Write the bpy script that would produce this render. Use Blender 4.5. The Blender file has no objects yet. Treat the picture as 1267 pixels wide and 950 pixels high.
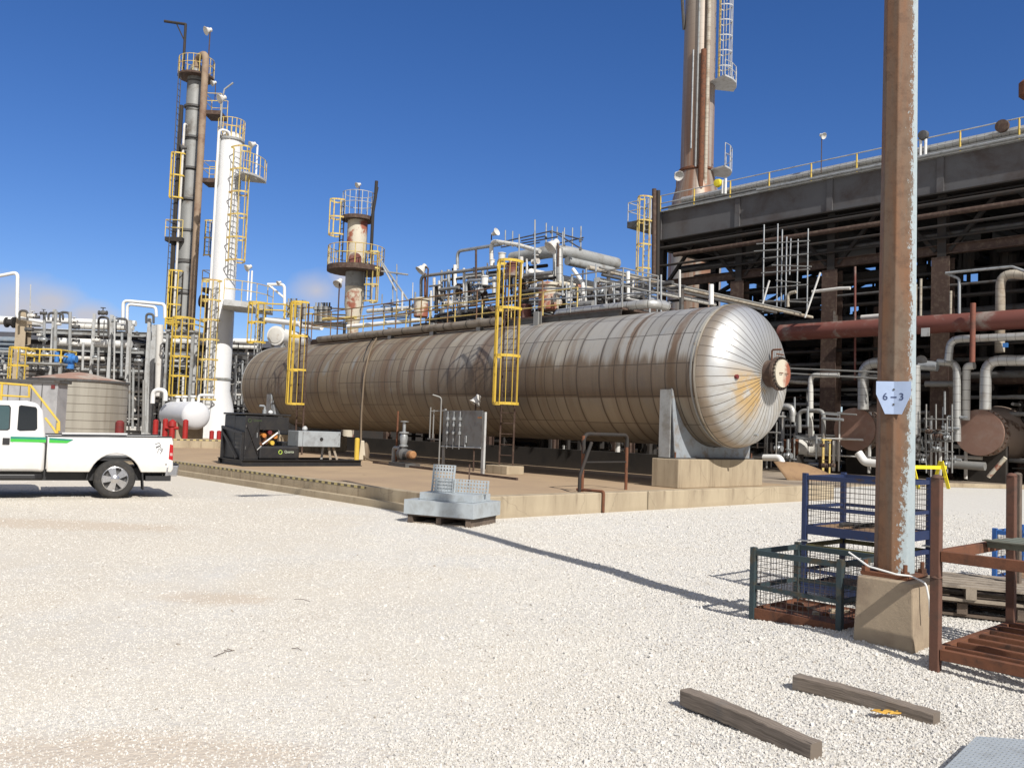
import bpy, bmesh, math, random
import numpy as np
from mathutils import Vector, Matrix
random.seed(7)
scene = bpy.context.scene
COL = scene.collection
PI = math.pi
R = math.radians
V = Vector

# ------------------------------------------------------------------ camera model and site frame
F_PX, CX, CY, EYE = 1075.0, 633.5, 475.0, 1.62
PITCH, ROLL = R(2.98), R(2.04)
_f = V((0, math.cos(PITCH), math.sin(PITCH)))
_u0 = V((0, -math.sin(PITCH), math.cos(PITCH)))
_r0 = V((1, 0, 0))
CAM_R = _r0 * math.cos(ROLL) + _u0 * math.sin(ROLL)
CAM_U = -_r0 * math.sin(ROLL) + _u0 * math.cos(ROLL)
EYEP = V((0, 0, EYE))

def ray(px, py):
    return _f + CAM_R * ((px - CX) / F_PX) + CAM_U * ((CY - py) / F_PX)
def G(px, py, z=0.0):
    d = ray(px, py)
    return EYEP + d * ((z - EYE) / d.z)
def onY(px, py, y):
    d = ray(px, py)
    return EYEP + d * (y / d.y)

UA = V((-0.674, 0.739, 0)).normalized()      # along the big vessel, away to the left
UB = V((0.739, 0.674, 0)).normalized()       # across it, away to the right
UZ = V((0, 0, 1))
K = G(577, 643.8)
K.z = 0
def S(a, b, z=0.0):
    return K + UA * a + UB * b + UZ * z
def onB(px, py, b):
    d = ray(px, py)
    t = ((K + UB * b - EYEP).dot(UB)) / d.dot(UB)
    return EYEP + d * t
def onA(px, py, a):
    d = ray(px, py)
    t = ((K + UA * a - EYEP).dot(UA)) / d.dot(UA)
    return EYEP + d * t
def proj(p):
    d = V(p) - EYEP; z = d.dot(_f); return CX + F_PX * d.dot(CAM_R) / z, CY - F_PX * d.dot(CAM_U) / z
def px_m(px, p):                              # a size in photo pixels at point p, in metres
    return px * p.y / F_PX

# ------------------------------------------------------------------ mesh builder
class MB:
    def __init__(s):
        s.v, s.f, s.uv = [], [], []
    def face(s, idx, uv=None):
        s.f.append(tuple(idx)); s.uv.append(uv)
    def hexa(s, p):                           # 8 points: bottom 4 (ccw seen from above), top 4
        n = len(s.v); s.v += [V(q) for q in p]
        for q in ((3, 2, 1, 0), (4, 5, 6, 7), (0, 1, 5, 4), (1, 2, 6, 5), (2, 3, 7, 6), (3, 0, 4, 7)):
            s.face([n + i for i in q])
        return s
    def box(s, c, size, ax=None, ay=None, az=None):
        c = V(c); ax = V(ax or (1, 0, 0)); az = V(az or (0, 0, 1))
        ay = V(ay) if ay is not None else az.cross(ax)
        x, y, z = ax * size[0] / 2, ay * size[1] / 2, az * size[2] / 2
        return s.hexa([c - x - y - z, c + x - y - z, c + x + y - z, c - x + y - z,
                       c - x - y + z, c + x - y + z, c + x + y + z, c - x + y + z])
    def sbox(s, a0, a1, b0, b1, z0, z1):      # box in the site frame
        return s.hexa([S(a1, b0, z0), S(a0, b0, z0), S(a0, b1, z0), S(a1, b1, z0),
                       S(a1, b0, z1), S(a0, b0, z1), S(a0, b1, z1), S(a1, b1, z1)])
    def bar(s, p0, p1, w, h, up=(0, 0, 1)):
        p0, p1 = V(p0), V(p1); d = p1 - p0; L = d.length; d.normalize(); up = V(up)
        if abs(d.dot(up)) > .98: up = V((1, 0, 0)) if abs(d.x) < .9 else V((0, 1, 0))
        y = up.cross(d).normalized(); z = d.cross(y)
        return s.box((p0 + p1) / 2, (L, w, h), d, y, z)
    def ring(s, c, x, y, r, n, ph=0.0):
        i0 = len(s.v)
        for k in range(n):
            t = 2 * PI * k / n + ph
            s.v.append(c + x * (math.cos(t) * r) + y * (math.sin(t) * r))
        return i0
    def lathe(s, o, d, prof, n=24, cap0=True, cap1=True, ph=0.0, xref=None):
        o = V(o); d = V(d).normalized()
        if xref is not None:
            x = V(xref)
        else:
            x = V((0, 0, 1)) if abs(d.z) < .9 else V((1, 0, 0))
        x = (x - d * x.dot(d)).normalized(); y = d.cross(x)
        rows = []; ln = [0]
        for i, (t, r) in enumerate(prof):
            rows.append(s.ring(o + d * t, x, y, max(r, 1e-4), n, ph))
            if i: ln.append(ln[-1] + math.hypot(t - prof[i - 1][0], r - prof[i - 1][1]))
        rm = max(r for _, r in prof)
        for i in range(len(rows) - 1):
            a, b = rows[i], rows[i + 1]
            for k in range(n):
                k2 = (k + 1) % n
                v0, v1 = k / n * 2 * PI * rm, (k + 1) / n * 2 * PI * rm
                s.face((a + k, a + k2, b + k2, b + k), ((ln[i], v0), (ln[i], v1), (ln[i + 1], v1), (ln[i + 1], v0)))
        if cap0: s.face([rows[0] + k for k in range(n)][::-1])
        if cap1: s.face([rows[-1] + k for k in range(n)])
        return s
    def cyl(s, p0, p1, r, r1=None, n=12, ph=0.0):
        p0, p1 = V(p0), V(p1); d = p1 - p0
        return s.lathe(p0, d, [(0, r), (d.length, r if r1 is None else r1)], n, ph=ph)
    def tube(s, pts, r, n=8, bend=None, closed=False, cap=True):
        pts = [V(p) for p in pts]
        if bend and len(pts) > 2:
            out = [pts[0]]
            for i in range(1, len(pts) - 1):
                p, q, w = pts[i - 1], pts[i], pts[i + 1]
                d1, d2 = (q - p), (w - q); l1, l2 = d1.length, d2.length; d1.normalize(); d2.normalize()
                ang = d1.angle(d2, 0)
                if ang < .03: out.append(q); continue
                t = min(abs(bend * math.tan(min(ang, 3.0) / 2)), l1 * .48, l2 * .48)
                a, b = q - d1 * t, q + d2 * t
                m = 6
                for k in range(m + 1):
                    u = k / m
                    out.append(a * (1 - u) ** 2 + q * (2 * u * (1 - u)) + b * u * u)
            out.append(pts[-1]); pts = out
        N = len(pts); rows = []; L = 0; ls = []
        t0 = (pts[1] - pts[0]).normalized()
        x = V((0, 0, 1)) if abs(t0.z) < .9 else V((1, 0, 0))
        for i, p in enumerate(pts):
            if closed: t = (pts[(i + 1) % N] - pts[i - 1]).normalized()
            elif i == 0: t = t0
            elif i == N - 1: t = (pts[-1] - pts[-2]).normalized()
            else:
                t = ((pts[i + 1] - p).normalized() + (p - pts[i - 1]).normalized())
                t = t.normalized() if t.length > 1e-5 else (p - pts[i - 1]).normalized()
            x = x - t * x.dot(t)
            if x.length < 1e-4: x = t.orthogonal()
            x.normalize(); y = t.cross(x)
            rows.append(s.ring(p, x, y, r, n)); ls.append(L)
            if i < N - 1: L += (pts[i + 1] - p).length
        for i in range(N if closed else N - 1):
            a, b = rows[i], rows[(i + 1) % N]; l1 = ls[i]; l2 = ls[i + 1] if i < N - 1 else L
            for k in range(n):
                k2 = (k + 1) % n
                v0, v1 = k / n * 2 * PI * r, (k + 1) / n * 2 * PI * r
                s.face((a + k, a + k2, b + k2, b + k), ((l1, v0), (l1, v1), (l2, v1), (l2, v0)))
        if cap and not closed:
            s.face([rows[0] + k for k in range(n)][::-1]); s.face([rows[-1] + k for k in range(n)])
        return s
    def prism(s, poly, ext):                  # polygon (list of points) extruded by ext
        n = len(s.v); m = len(poly); e = V(ext); poly = [V(p) for p in poly]
        s.v += poly + [p + e for p in poly]
        s.face([n + i for i in range(m)][::-1]); s.face([n + m + i for i in range(m)])
        for i in range(m):
            j = (i + 1) % m
            s.face((n + i, n + j, n + m + j, n + m + i))
        return s
    def ibeam(s, p0, p1, w, h, t=.02, up=(0, 0, 1)):
        p0, p1 = V(p0), V(p1); d = (p1 - p0).normalized(); up = V(up)
        if abs(d.dot(up)) > .98: up = UB
        y = up.cross(d).normalized(); z = d.cross(y)
        o = z * (h / 2 - t / 2)
        s.bar(p0 + o, p1 + o, w, t, z); s.bar(p0 - o, p1 - o, w, t, z)
        s.bar(p0, p1, t, h - 2 * t, z)
        return s
    def build(s, name, mat, parent=None, smooth=True, bevel=0, ang=38):
        me = bpy.data.meshes.new(name)
        off = V((0, 0, 0)); q = parent
        while q is not None:
            off += V(q.location); q = q.parent
        me.from_pydata([tuple(p - off) for p in s.v], [], s.f)
        if any(u is not None for u in s.uv):
            ul = me.uv_layers.new(name='UVMap'); i = 0
            for f, u in zip(s.f, s.uv):
                for k in range(len(f)):
                    ul.data[i].uv = u[k] if u else (0.21, 0.0)
                    i += 1
        me.materials.append(mat)
        bm = bmesh.new(); bm.from_mesh(me); bmesh.ops.recalc_face_normals(bm, faces=bm.faces); bm.to_mesh(me); bm.free()
        if smooth:
            me.polygons.foreach_set('use_smooth', [True] * len(me.polygons))
            me.set_sharp_from_angle(angle=R(ang))
        o = bpy.data.objects.new(name, me); COL.objects.link(o)
        if parent is not None: o.parent = parent
        if bevel:
            b = o.modifiers.new('soft_edges', 'BEVEL'); b.width = bevel; b.segments = 2; b.limit_method = 'ANGLE'; b.angle_limit = R(40)
        return o

def tag(o, label, cat, group=None):
    o['label'] = label; o['category'] = cat
    if group: o['group'] = group
    return o
def thing(name, label, cat, loc=(0, 0, 0), group=None):
    o = bpy.data.objects.new(name, None); COL.objects.link(o); o.location = V(loc); o.empty_display_size = .2
    return tag(o, label, cat, group)
def kind(o, k): o['kind'] = k; return o
def copy_tree(o, parent=None):
    c = o.copy(); COL.objects.link(c)
    if parent is not None: c.parent = parent
    for ch in list(o.children): copy_tree(ch, c)
    return c

# ------------------------------------------------------------------ materials
class NT:
    def __init__(s, name):
        s.m = bpy.data.materials.new(name); s.m.use_nodes = True; s.t = s.m.node_tree
        s.b = s.t.nodes['Principled BSDF']
    def n(s, typ, **kw):
        x = s.t.nodes.new(typ)
        for k, v in kw.items(): setattr(x, k, v)
        return x
    def l(s, a, b): s.t.links.new(a, b)
    def val(s, sock, v):
        if hasattr(v, 'links') or hasattr(v, 'is_linked'): s.l(v, sock)
        else: sock.default_value = v
    def math(s, op, a, b=0.0, c=None, clamp=False):
        x = s.n('ShaderNodeMath', operation=op, use_clamp=clamp)
        s.val(x.inputs[0], a); s.val(x.inputs[1], b)
        if c is not None: s.val(x.inputs[2], c)
        return x.outputs[0]
    def noise(s, vec, scale=1.0, detail=4.0, rough=.55, dist=0.0):
        x = s.n('ShaderNodeTexNoise'); s.l(vec, x.inputs['Vector'])
        x.inputs['Scale'].default_value = scale; x.inputs['Detail'].default_value = detail
        x.inputs['Roughness'].default_value = rough; x.inputs['Distortion'].default_value = dist
        return x.outputs['Fac']
    def step(s, v, lo, hi):
        x = s.n('ShaderNodeMapRange', interpolation_type='SMOOTHSTEP'); s.val(x.inputs[0], v)
        s.val(x.inputs[1], lo); s.val(x.inputs[2], hi)
        return x.outputs[0]
    def mix(s, f, a, b, mode='MIX'):
        x = s.n('ShaderNodeMix', data_type='RGBA', blend_type=mode)
        s.val(x.inputs[0], f)
        for sk, v in ((x.inputs[6], a), (x.inputs[7], b)):
            if isinstance(v, tuple): sk.default_value = (v[0], v[1], v[2], 1)
            else: s.l(v, sk)
        return x.outputs[2]
    def comb(s, x, y, z=0.0):
        c = s.n('ShaderNodeCombineXYZ'); s.val(c.inputs[0], x); s.val(c.inputs[1], y); s.val(c.inputs[2], z)
        return c.outputs[0]
    def coord(s, out='Object'):
        return s.n('ShaderNodeTexCoord').outputs[out]
    def sep(s, v):
        x = s.n('ShaderNodeSeparateXYZ'); s.l(v, x.inputs[0]); return x.outputs
    def bump(s, h, strength=.3, dist=.01):
        b = s.n('ShaderNodeBump'); s.l(h, b.inputs['Height']); b.inputs['Strength'].default_value = strength
        b.inputs['Distance'].default_value = dist; s.l(b.outputs[0], s.b.inputs['Normal'])
    def done(s, col=None, rough=.6, metal=0.0, spec=None):
        if col is not None:
            if isinstance(col, tuple): s.b.inputs['Base Color'].default_value = (*col, 1)
            else: s.l(col, s.b.inputs['Base Color'])
        s.val(s.b.inputs['Roughness'], rough); s.val(s.b.inputs['Metallic'], metal)
        if spec is not None: s.b.inputs['Specular IOR Level'].default_value = spec
        return s.m

def mat(name, c, c2=None, rough=.6, metal=0.0, scale=3.0, lo=.45, hi=.7, var=.12, bump=0.0, bscale=30.0, stretch=1.0, bands=None):
    """weathered surface: base c, patches of c2 (rust, dirt), slow variation, optional seams along the length (UV)"""
    t = NT(name); p = t.coord()
    if stretch != 1.0:
        x, y, z = t.sep(p)
        p2 = t.comb(x, y, t.math('MULTIPLY', z, stretch))
    else: p2 = p
    col = c
    if c2 is not None:
        f = t.step(t.noise(p2, scale, 6, .65, .3), lo, hi)
        col = t.mix(f, c, c2)
    if var:
        v = t.noise(p, scale * 2.3, 5, .6)
        v = t.math('MULTIPLY_ADD', v, 2 * var, 1 - var)
        col = t.mix(1.0, col, t.comb(v, v, v), 'MULTIPLY')
    if bands:
        u = t.sep(t.coord('UV'))[0]
        fr = t.math('FRACT', t.math('DIVIDE', u, bands))
        line = t.math('LESS_THAN', fr, .055)
        col = t.mix(t.math('MULTIPLY', line, .75), col, tuple(q * .25 for q in (c2 or c)))
    if bump:
        t.bump(t.noise(p, bscale, 6, .7), bump, .01)
    return t.done(col, rough, metal)

M = {}
M['yellow'] = mat('yellow_paint', (.60, .42, .06), (.40, .23, .06), .5, scale=5, lo=.58, hi=.75)
M['yellow_pale'] = mat('faded_yellow_paint', (.60, .47, .15), (.40, .22, .08), .6, scale=4)
M['yellow_new'] = mat('bright_yellow_paint', (.75, .62, .03), None, .5)
M['rust'] = mat('rusted_steel', (.16, .062, .03), (.07, .035, .022), .85, scale=6, bump=.3)
M['rust_brown'] = mat('brown_rust_paint', (.068, .040, .030), (.12, .085, .062), .8, scale=5, bump=.3)
M['rust_red'] = mat('red_oxide_steel', (.155, .050, .038), (.24, .20, .175), .7, scale=1.0, lo=.5, hi=.68, bump=.15)
M['red_rust'] = mat('dull_red_rust', (.20, .07, .045), (.11, .05, .035), .75, scale=3)
M['galv'] = mat('galvanised_steel', (.40, .42, .43), (.26, .27, .27), .45, .5, scale=5)
M['galv_dull'] = mat('dull_galvanised_steel', (.27, .27, .26), (.17, .12, .08), .6, .3, scale=4, lo=.55, hi=.75)
M['white'] = mat('white_paint', (.74, .74, .72), (.55, .52, .46), .45, scale=1.5, lo=.55, hi=.8, var=.06)
M['white_dirty'] = mat('dirty_white_paint', (.58, .57, .54), (.30, .21, .14), .55, scale=2, lo=.55, hi=.75)
M['grey'] = mat('grey_paint', (.30, .31, .31), (.2, .19, .17), .55, scale=2.5)
M['grey_light'] = mat('light_grey_paint', (.44, .45, .45), (.3, .29, .27), .55, scale=2.5)
M['grey_dark'] = mat('dark_grey_steel', (.085, .085, .085), (.06, .045, .035), .65, scale=3)
M['black'] = mat('black_paint', (.018, .018, .02), (.03, .028, .026), .45, scale=4)
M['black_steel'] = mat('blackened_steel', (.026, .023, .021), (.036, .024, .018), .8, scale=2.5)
M['clad'] = mat('aluminium_cladding', (.50, .50, .48), (.35, .30, .24), .42, .55, scale=1.6, lo=.5, hi=.8, bands=.33)
M['clad_tan'] = mat('tan_pipe_lagging', (.43, .39, .32), (.27, .21, .15), .6, scale=1.8, bands=.33)
M['clad_white'] = mat('pale_pipe_lagging', (.62, .61, .57), (.42, .38, .32), .5, scale=1.5, lo=.55, hi=.8, bands=.42)
M['conc'] = mat('weathered_concrete', (.40, .33, .235), (.26, .205, .15), .9, scale=1.6, lo=.4, hi=.75, bump=.35, bscale=40)
M['conc_dark'] = mat('shade_dark_concrete', (.040, .034, .029), (.026, .023, .02), .9, scale=1.2, bump=.3)  # concrete coloured near black to stand in for shade
M['blue_steel'] = mat('blue_painted_steel', (.018, .031, .088), (.05, .03, .025), .55, scale=6, lo=.58, hi=.7)
M['blue_bright'] = mat('bright_blue_steel', (.03, .12, .36), (.02, .06, .2), .5, scale=6)
M['green_steel'] = mat('dark_green_blue_steel', (.030, .050, .056), (.065, .052, .03), .65, scale=6, lo=.5, hi=.65)
M['olive_steel'] = mat('olive_painted_steel', (.11, .10, .03), (.06, .05, .03), .65, scale=6)
M['wire'] = mat('dark_wire_mesh', (.055, .053, .05), (.09, .05, .03), .6, scale=8)
M['stillage'] = mat('red_brown_stillage_rust', (.125, .058, .038), (.070, .045, .034), .85, scale=5, bump=.3)
M['timber'] = mat('grey_weathered_timber', (.165, .125, .095), (.085, .065, .052), .9, scale=3, lo=.35, hi=.7, bump=.5, bscale=60)
M['pallet_wood'] = mat('pale_pallet_wood', (.33, .28, .22), (.17, .14, .11), .9, scale=5, bump=.4)
M['red'] = mat('red_paint', (.36, .022, .02), (.26, .02, .02), .5, scale=4)
M['dark_red'] = mat('dark_red_paint', (.17, .022, .022), (.1, .02, .02), .6)
M['orange'] = mat('orange_rust_paint', (.55, .22, .04), (.35, .1, .03), .6, scale=7)
M['rubber'] = mat('black_rubber', (.028, .027, .026), (.05, .045, .04), .85, scale=12)
M['blue_motor'] = mat('blue_motor_paint', (.05, .19, .5), None, .45)
M['louvre'] = mat('slate_blue_louvre', (.19, .23, .27), (.27, .29, .3), .5, scale=2)
M['casing'] = mat('unlit_depth_black', (.017, .015, .014), (.026, .018, .014), .9, scale=.6, bump=.2)  # near black for the added backdrops, stands in for unlit depth
M['tan_paint'] = mat('tan_vessel_paint', (.55, .50, .40), (.30, .10, .06), .6, scale=.7, lo=.52, hi=.6)
M['hose'] = mat('brown_rubber_hose', (.16, .12, .08), None, .7)
M['cardboard'] = mat('brown_sheet', (.27, .17, .09), (.2, .12, .07), .8, scale=3)
# ------------------------------------------------------------------ camera, sky, sun
cam = bpy.data.cameras.new('camera'); cam_o = bpy.data.objects.new('camera', cam); COL.objects.link(cam_o)
cam.sensor_fit = 'HORIZONTAL'; cam.sensor_width = 36; cam.lens = F_PX / 1267 * 36; cam.clip_end = 5000; cam.clip_start = .05
rot = Matrix((CAM_R, CAM_U, -_f)).transposed()
cam_o.matrix_world = Matrix.Translation(EYEP) @ rot.to_4x4()
scene.camera = cam_o

SUN_EL = R(42)
to_sun = V((.478, -.878, 0)).normalized() * math.cos(SUN_EL) + UZ * math.sin(SUN_EL)
sl = bpy.data.lights.new('sun', 'SUN'); sl.energy = 4.2; sl.angle = R(.53); sl.color = (1, .952, .885)
so = bpy.data.objects.new('sun', sl); COL.objects.link(so)
so.rotation_euler = (-to_sun).to_track_quat('-Z', 'Y').to_euler(); so.location = (20, -40, 40)

w = bpy.data.worlds.new('World'); scene.world = w; w.use_nodes = True
nt = w.node_tree; bg = nt.nodes['Background']
sky = nt.nodes.new('ShaderNodeTexSky'); sky.sky_type = 'NISHITA'; sky.sun_disc = False
sky.sun_elevation = SUN_EL; sky.sun_rotation = math.atan2(to_sun.x, to_sun.y)
sky.altitude = 600; sky.air_density = 1.0; sky.dust_density = .0; sky.ozone_density = 2.0
# a few small fair-weather clouds low over the plant
geo = nt.nodes.new('ShaderNodeTexCoord'); mp = nt.nodes.new('ShaderNodeMapping'); mp.inputs['Scale'].default_value = (5.5, 5.5, 9)
nt.links.new(geo.outputs['Generated'], mp.inputs['Vector'])
no = nt.nodes.new('ShaderNodeTexNoise'); no.inputs['Scale'].default_value = 1.6; no.inputs['Detail'].default_value = 7; no.inputs['Roughness'].default_value = .55
nt.links.new(mp.outputs[0], no.inputs['Vector'])
def wm(op, a, b, clamp=False):
    x = nt.nodes.new('ShaderNodeMath'); x.operation = op; x.use_clamp = clamp
    for i, q in enumerate((a, b)):
        if hasattr(q, 'is_linked'): nt.links.new(q, x.inputs[i])
        else: x.inputs[i].default_value = q
    return x.outputs[0]
def blob(px, py, rad, sq=1.0):
    d = ray(px, py).normalized()
    vs = nt.nodes.new('ShaderNodeVectorMath'); vs.operation = 'SUBTRACT'; vs.inputs[1].default_value = d
    nt.links.new(geo.outputs['Generated'], vs.inputs[0])
    mu = nt.nodes.new('ShaderNodeVectorMath'); mu.operation = 'MULTIPLY'; mu.inputs[1].default_value = (1, 1, sq)
    nt.links.new(vs.outputs[0], mu.inputs[0])
    ln = nt.nodes.new('ShaderNodeVectorMath'); ln.operation = 'LENGTH'; nt.links.new(mu.outputs[0], ln.inputs[0])
    return wm('SUBTRACT', 1.0, wm('DIVIDE', ln.outputs['Value'], rad), True)
blobs = None
for bx in ((30, 390, .10, 1.4), (62, 374, .055, 1.5), (392, 360, .065, 1.4), (425, 345, .045, 1.5), (110, 392, .06, 2.0), (-150, 380, .16, 1.6), (1500, 300, .1, 2.0)):
    q = blob(*bx); blobs = q if blobs is None else wm('MAXIMUM', blobs, q)
dens = wm('MULTIPLY', wm('SUBTRACT', wm('ADD', wm('MULTIPLY', blobs, .9), wm('MULTIPLY', no.outputs['Fac'], .8)), .72), 2.0, True)
dens = wm('MULTIPLY', dens, .9)
# cloud added out of view behind the lens and overhead as neutral fill light
gp_ = nt.nodes.new('ShaderNodeSeparateXYZ'); nt.links.new(geo.outputs['Generated'], gp_.inputs[0])
n2 = nt.nodes.new('ShaderNodeTexNoise'); n2.inputs['Scale'].default_value = 2.6; n2.inputs['Detail'].default_value = 8; n2.inputs['Roughness'].default_value = .58
nt.links.new(geo.outputs['Generated'], n2.inputs['Vector'])
back = wm('ADD', wm('MULTIPLY', gp_.outputs[1], -1.15), wm('MULTIPLY', gp_.outputs[2], .55))
fill_cloud = wm('MULTIPLY', wm('SUBTRACT', wm('ADD', back, n2.outputs['Fac']), .56), 3.2, True)
mx = nt.nodes.new('ShaderNodeMix'); mx.data_type = 'RGBA'
hs = nt.nodes.new('ShaderNodeHueSaturation'); hs.inputs['Saturation'].default_value = 1.25; hs.inputs['Value'].default_value = 1.0
gr_ = nt.nodes.new('ShaderNodeMix'); gr_.data_type = 'RGBA'; gr_.blend_type = 'MULTIPLY'; gr_.inputs[0].default_value = 1; gr_.inputs[7].default_value = (.60, .645, .87, 1)
nt.links.new(sky.outputs[0], hs.inputs['Color'])
nt.links.new(dens, mx.inputs[0]); nt.links.new(hs.outputs[0], gr_.inputs[6]); nt.links.new(gr_.outputs[2], mx.inputs[6]); mx.inputs[7].default_value = (4.6, 4.5, 4.9, 1)
mx2 = nt.nodes.new('ShaderNodeMix'); mx2.data_type = 'RGBA'; nt.links.new(wm('MULTIPLY', fill_cloud, .9), mx2.inputs[0]); nt.links.new(mx.outputs[2], mx2.inputs[6]); mx2.inputs[7].default_value = (3.9, 3.9, 4.05, 1)
nt.links.new(mx2.outputs[2], bg.inputs['Color']); bg.inputs['Strength'].default_value = .1
scene.view_settings.view_transform = 'Standard'; scene.view_settings.look = 'None'; scene.view_settings.gamma = 1
scene.view_settings.exposure = .32
scene.cycles.max_bounces = 8
scene.cycles.use_denoising = True

# ------------------------------------------------------------------ gravel yard
nrng = np.random.default_rng(3)
def hnoise(x, y):
    return (.016 * np.sin(x * 1.3 + .6 * y) + .012 * np.sin(1.9 * y - .7 * x + 1.0) + .007 * np.sin(3.7 * x + 2.0) * np.sin(3.1 * y))
BLK = None
def ground_h(x, y):
    r = np.sqrt(x * x + y * y)
    fade = np.clip((15 - r) / 5, 0, 1)
    h = hnoise(x, y) * fade
    # gravel heaped against the light-pole footing and the blue cages
    d = np.hypot((x - 3.0) / .9, (y - 7.0) / .9)
    h = h + .10 * np.exp(-d * d * 1.1)
    # faint wheel ruts
    return h - .02 * fade
def ticks(core0, core1, step, far):
    a = list(np.arange(core0, core1 + 1e-6, step)); s = step
    lo, hi = [a[0]], [a[-1]]
    while lo[-1] > -far: s *= 1.25; lo.append(lo[-1] - s)
    s = step
    while hi[-1] < far: s *= 1.25; hi.append(hi[-1] + s)
    return np.array(lo[:0:-1] + a + hi[1:])
xs, ys = ticks(-7, 7, .12, 700), ticks(2.0, 15, .12, 900)
X, Y = np.meshgrid(xs, ys); Zg = ground_h(X, Y)
nx, ny = len(xs), len(ys)
co = np.stack([X, Y, Zg], -1).reshape(-1, 3)
ii = np.arange(nx * ny).reshape(ny, nx)
quads = np.stack([ii[:-1, :-1], ii[:-1, 1:], ii[1:, 1:], ii[1:, :-1]], -1).reshape(-1, 4)
def np_mesh(name, co, quads, m, smooth=False):
    me = bpy.data.meshes.new(name); nv, nf = len(co), len(quads); k = quads.shape[1]
    me.vertices.add(nv); me.vertices.foreach_set('co', co.astype(np.float32).ravel())
    me.loops.add(nf * k); me.loops.foreach_set('vertex_index', quads.astype(np.int32).ravel())
    me.polygons.add(nf); me.polygons.foreach_set('loop_start', np.arange(0, nf * k, k, dtype=np.int32))
    me.polygons.foreach_set('use_smooth', np.full(nf, smooth)); me.materials.append(m); me.update(calc_edges=True); me.validate()
    o = bpy.data.objects.new(name, me); COL.objects.link(o); return o

PATCH = [(150, 925, 1.25, .34), (268, 738, .55, .3), (60, 648, 2.3, .6)]
PW = [(G(a, b), c, d) for a, b, c, d in PATCH]
def gravel_ground():
    t = NT('gravel_ground'); p = t.coord(); x, y, z = t.sep(p)
    def vor(scale, feat='F1', rnd=1.0):
        v = t.n('ShaderNodeTexVoronoi', feature=feat); t.l(p, v.inputs['Vector']); v.inputs['Scale'].default_value = scale; v.inputs['Randomness'].default_value = rnd
        return v
    v1 = vor(26); v2 = vor(60)
    c1 = t.sep(v1.outputs['Color'])[0]; c2 = t.sep(v2.outputs['Color'])[1]
    tone = t.math('ADD', t.math('MULTIPLY', c1, .55), t.math('MULTIPLY', c2, .45))
    stone = t.mix(tone, (.515, .498, .458), (.67, .655, .62))
    fines = t.mix(t.noise(p, 45, 6, .7), (.52, .475, .40), (.64, .595, .515))
    big = t.noise(p, .22, 5, .6, .6); mid = t.noise(p, 1.6, 5, .65)
    # compacted, dusty towards the left and the back; loose clean stone to the right
    dust = t.step(t.math('ADD', t.math('ADD', big, t.math('MULTIPLY', x, -.035)), t.math('MULTIPLY', mid, .35)), .52, .9)
    col = t.mix(dust, stone, fines)
    dirt = t.step(t.noise(p, .42, 5, .6, .8), .56, .78)
    col = t.mix(t.math('MULTIPLY', dirt, .22), col, (.46, .385, .30))
    pm_ = None
    nz_ = t.math('MULTIPLY', t.math('SUBTRACT', t.noise(p, 1.9, 5, .65), .5), 1.3)
    for g_, rx_, ry_ in PW:
        dx = t.math('DIVIDE', t.math('SUBTRACT', x, g_.x), rx_); dy = t.math('DIVIDE', t.math('SUBTRACT', y, g_.y), ry_)
        rr_ = t.math('SQRT', t.math('ADD', t.math('MULTIPLY', dx, dx), t.math('MULTIPLY', dy, dy)))
        q_ = t.step(t.math('ADD', rr_, nz_), 1.25, .55); pm_ = q_ if pm_ is None else t.math('MAXIMUM', pm_, q_)
    col = t.mix(t.math('MULTIPLY', pm_, .65), col, t.mix(t.noise(p, 60, 4, .7), (.50, .415, .315), (.58, .49, .39)))
    bandx = t.step(t.noise(t.comb(t.math('MULTIPLY', x, .12), t.math('MULTIPLY', y, .8)), 1.0, 3), .58, .72)
    col = t.mix(t.math('MULTIPLY', bandx, .16), col, (.48, .41, .32))
    h = t.math('ADD', t.math('MULTIPLY', v1.outputs['Distance'], -1.0), t.math('MULTIPLY', v2.outputs['Distance'], -.5))
    h = t.math('MULTIPLY', h, t.math('MULTIPLY_ADD', dust, -.75, 1.0))
    h = t.math('ADD', h, t.math('MULTIPLY', t.noise(p, 90, 4, .7), .35))
    t.bump(h, .7, .010)
    return t.done(col, .95, 0, .2)
ground = kind(np_mesh('ground', co, quads, gravel_ground(), True), 'structure')

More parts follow.
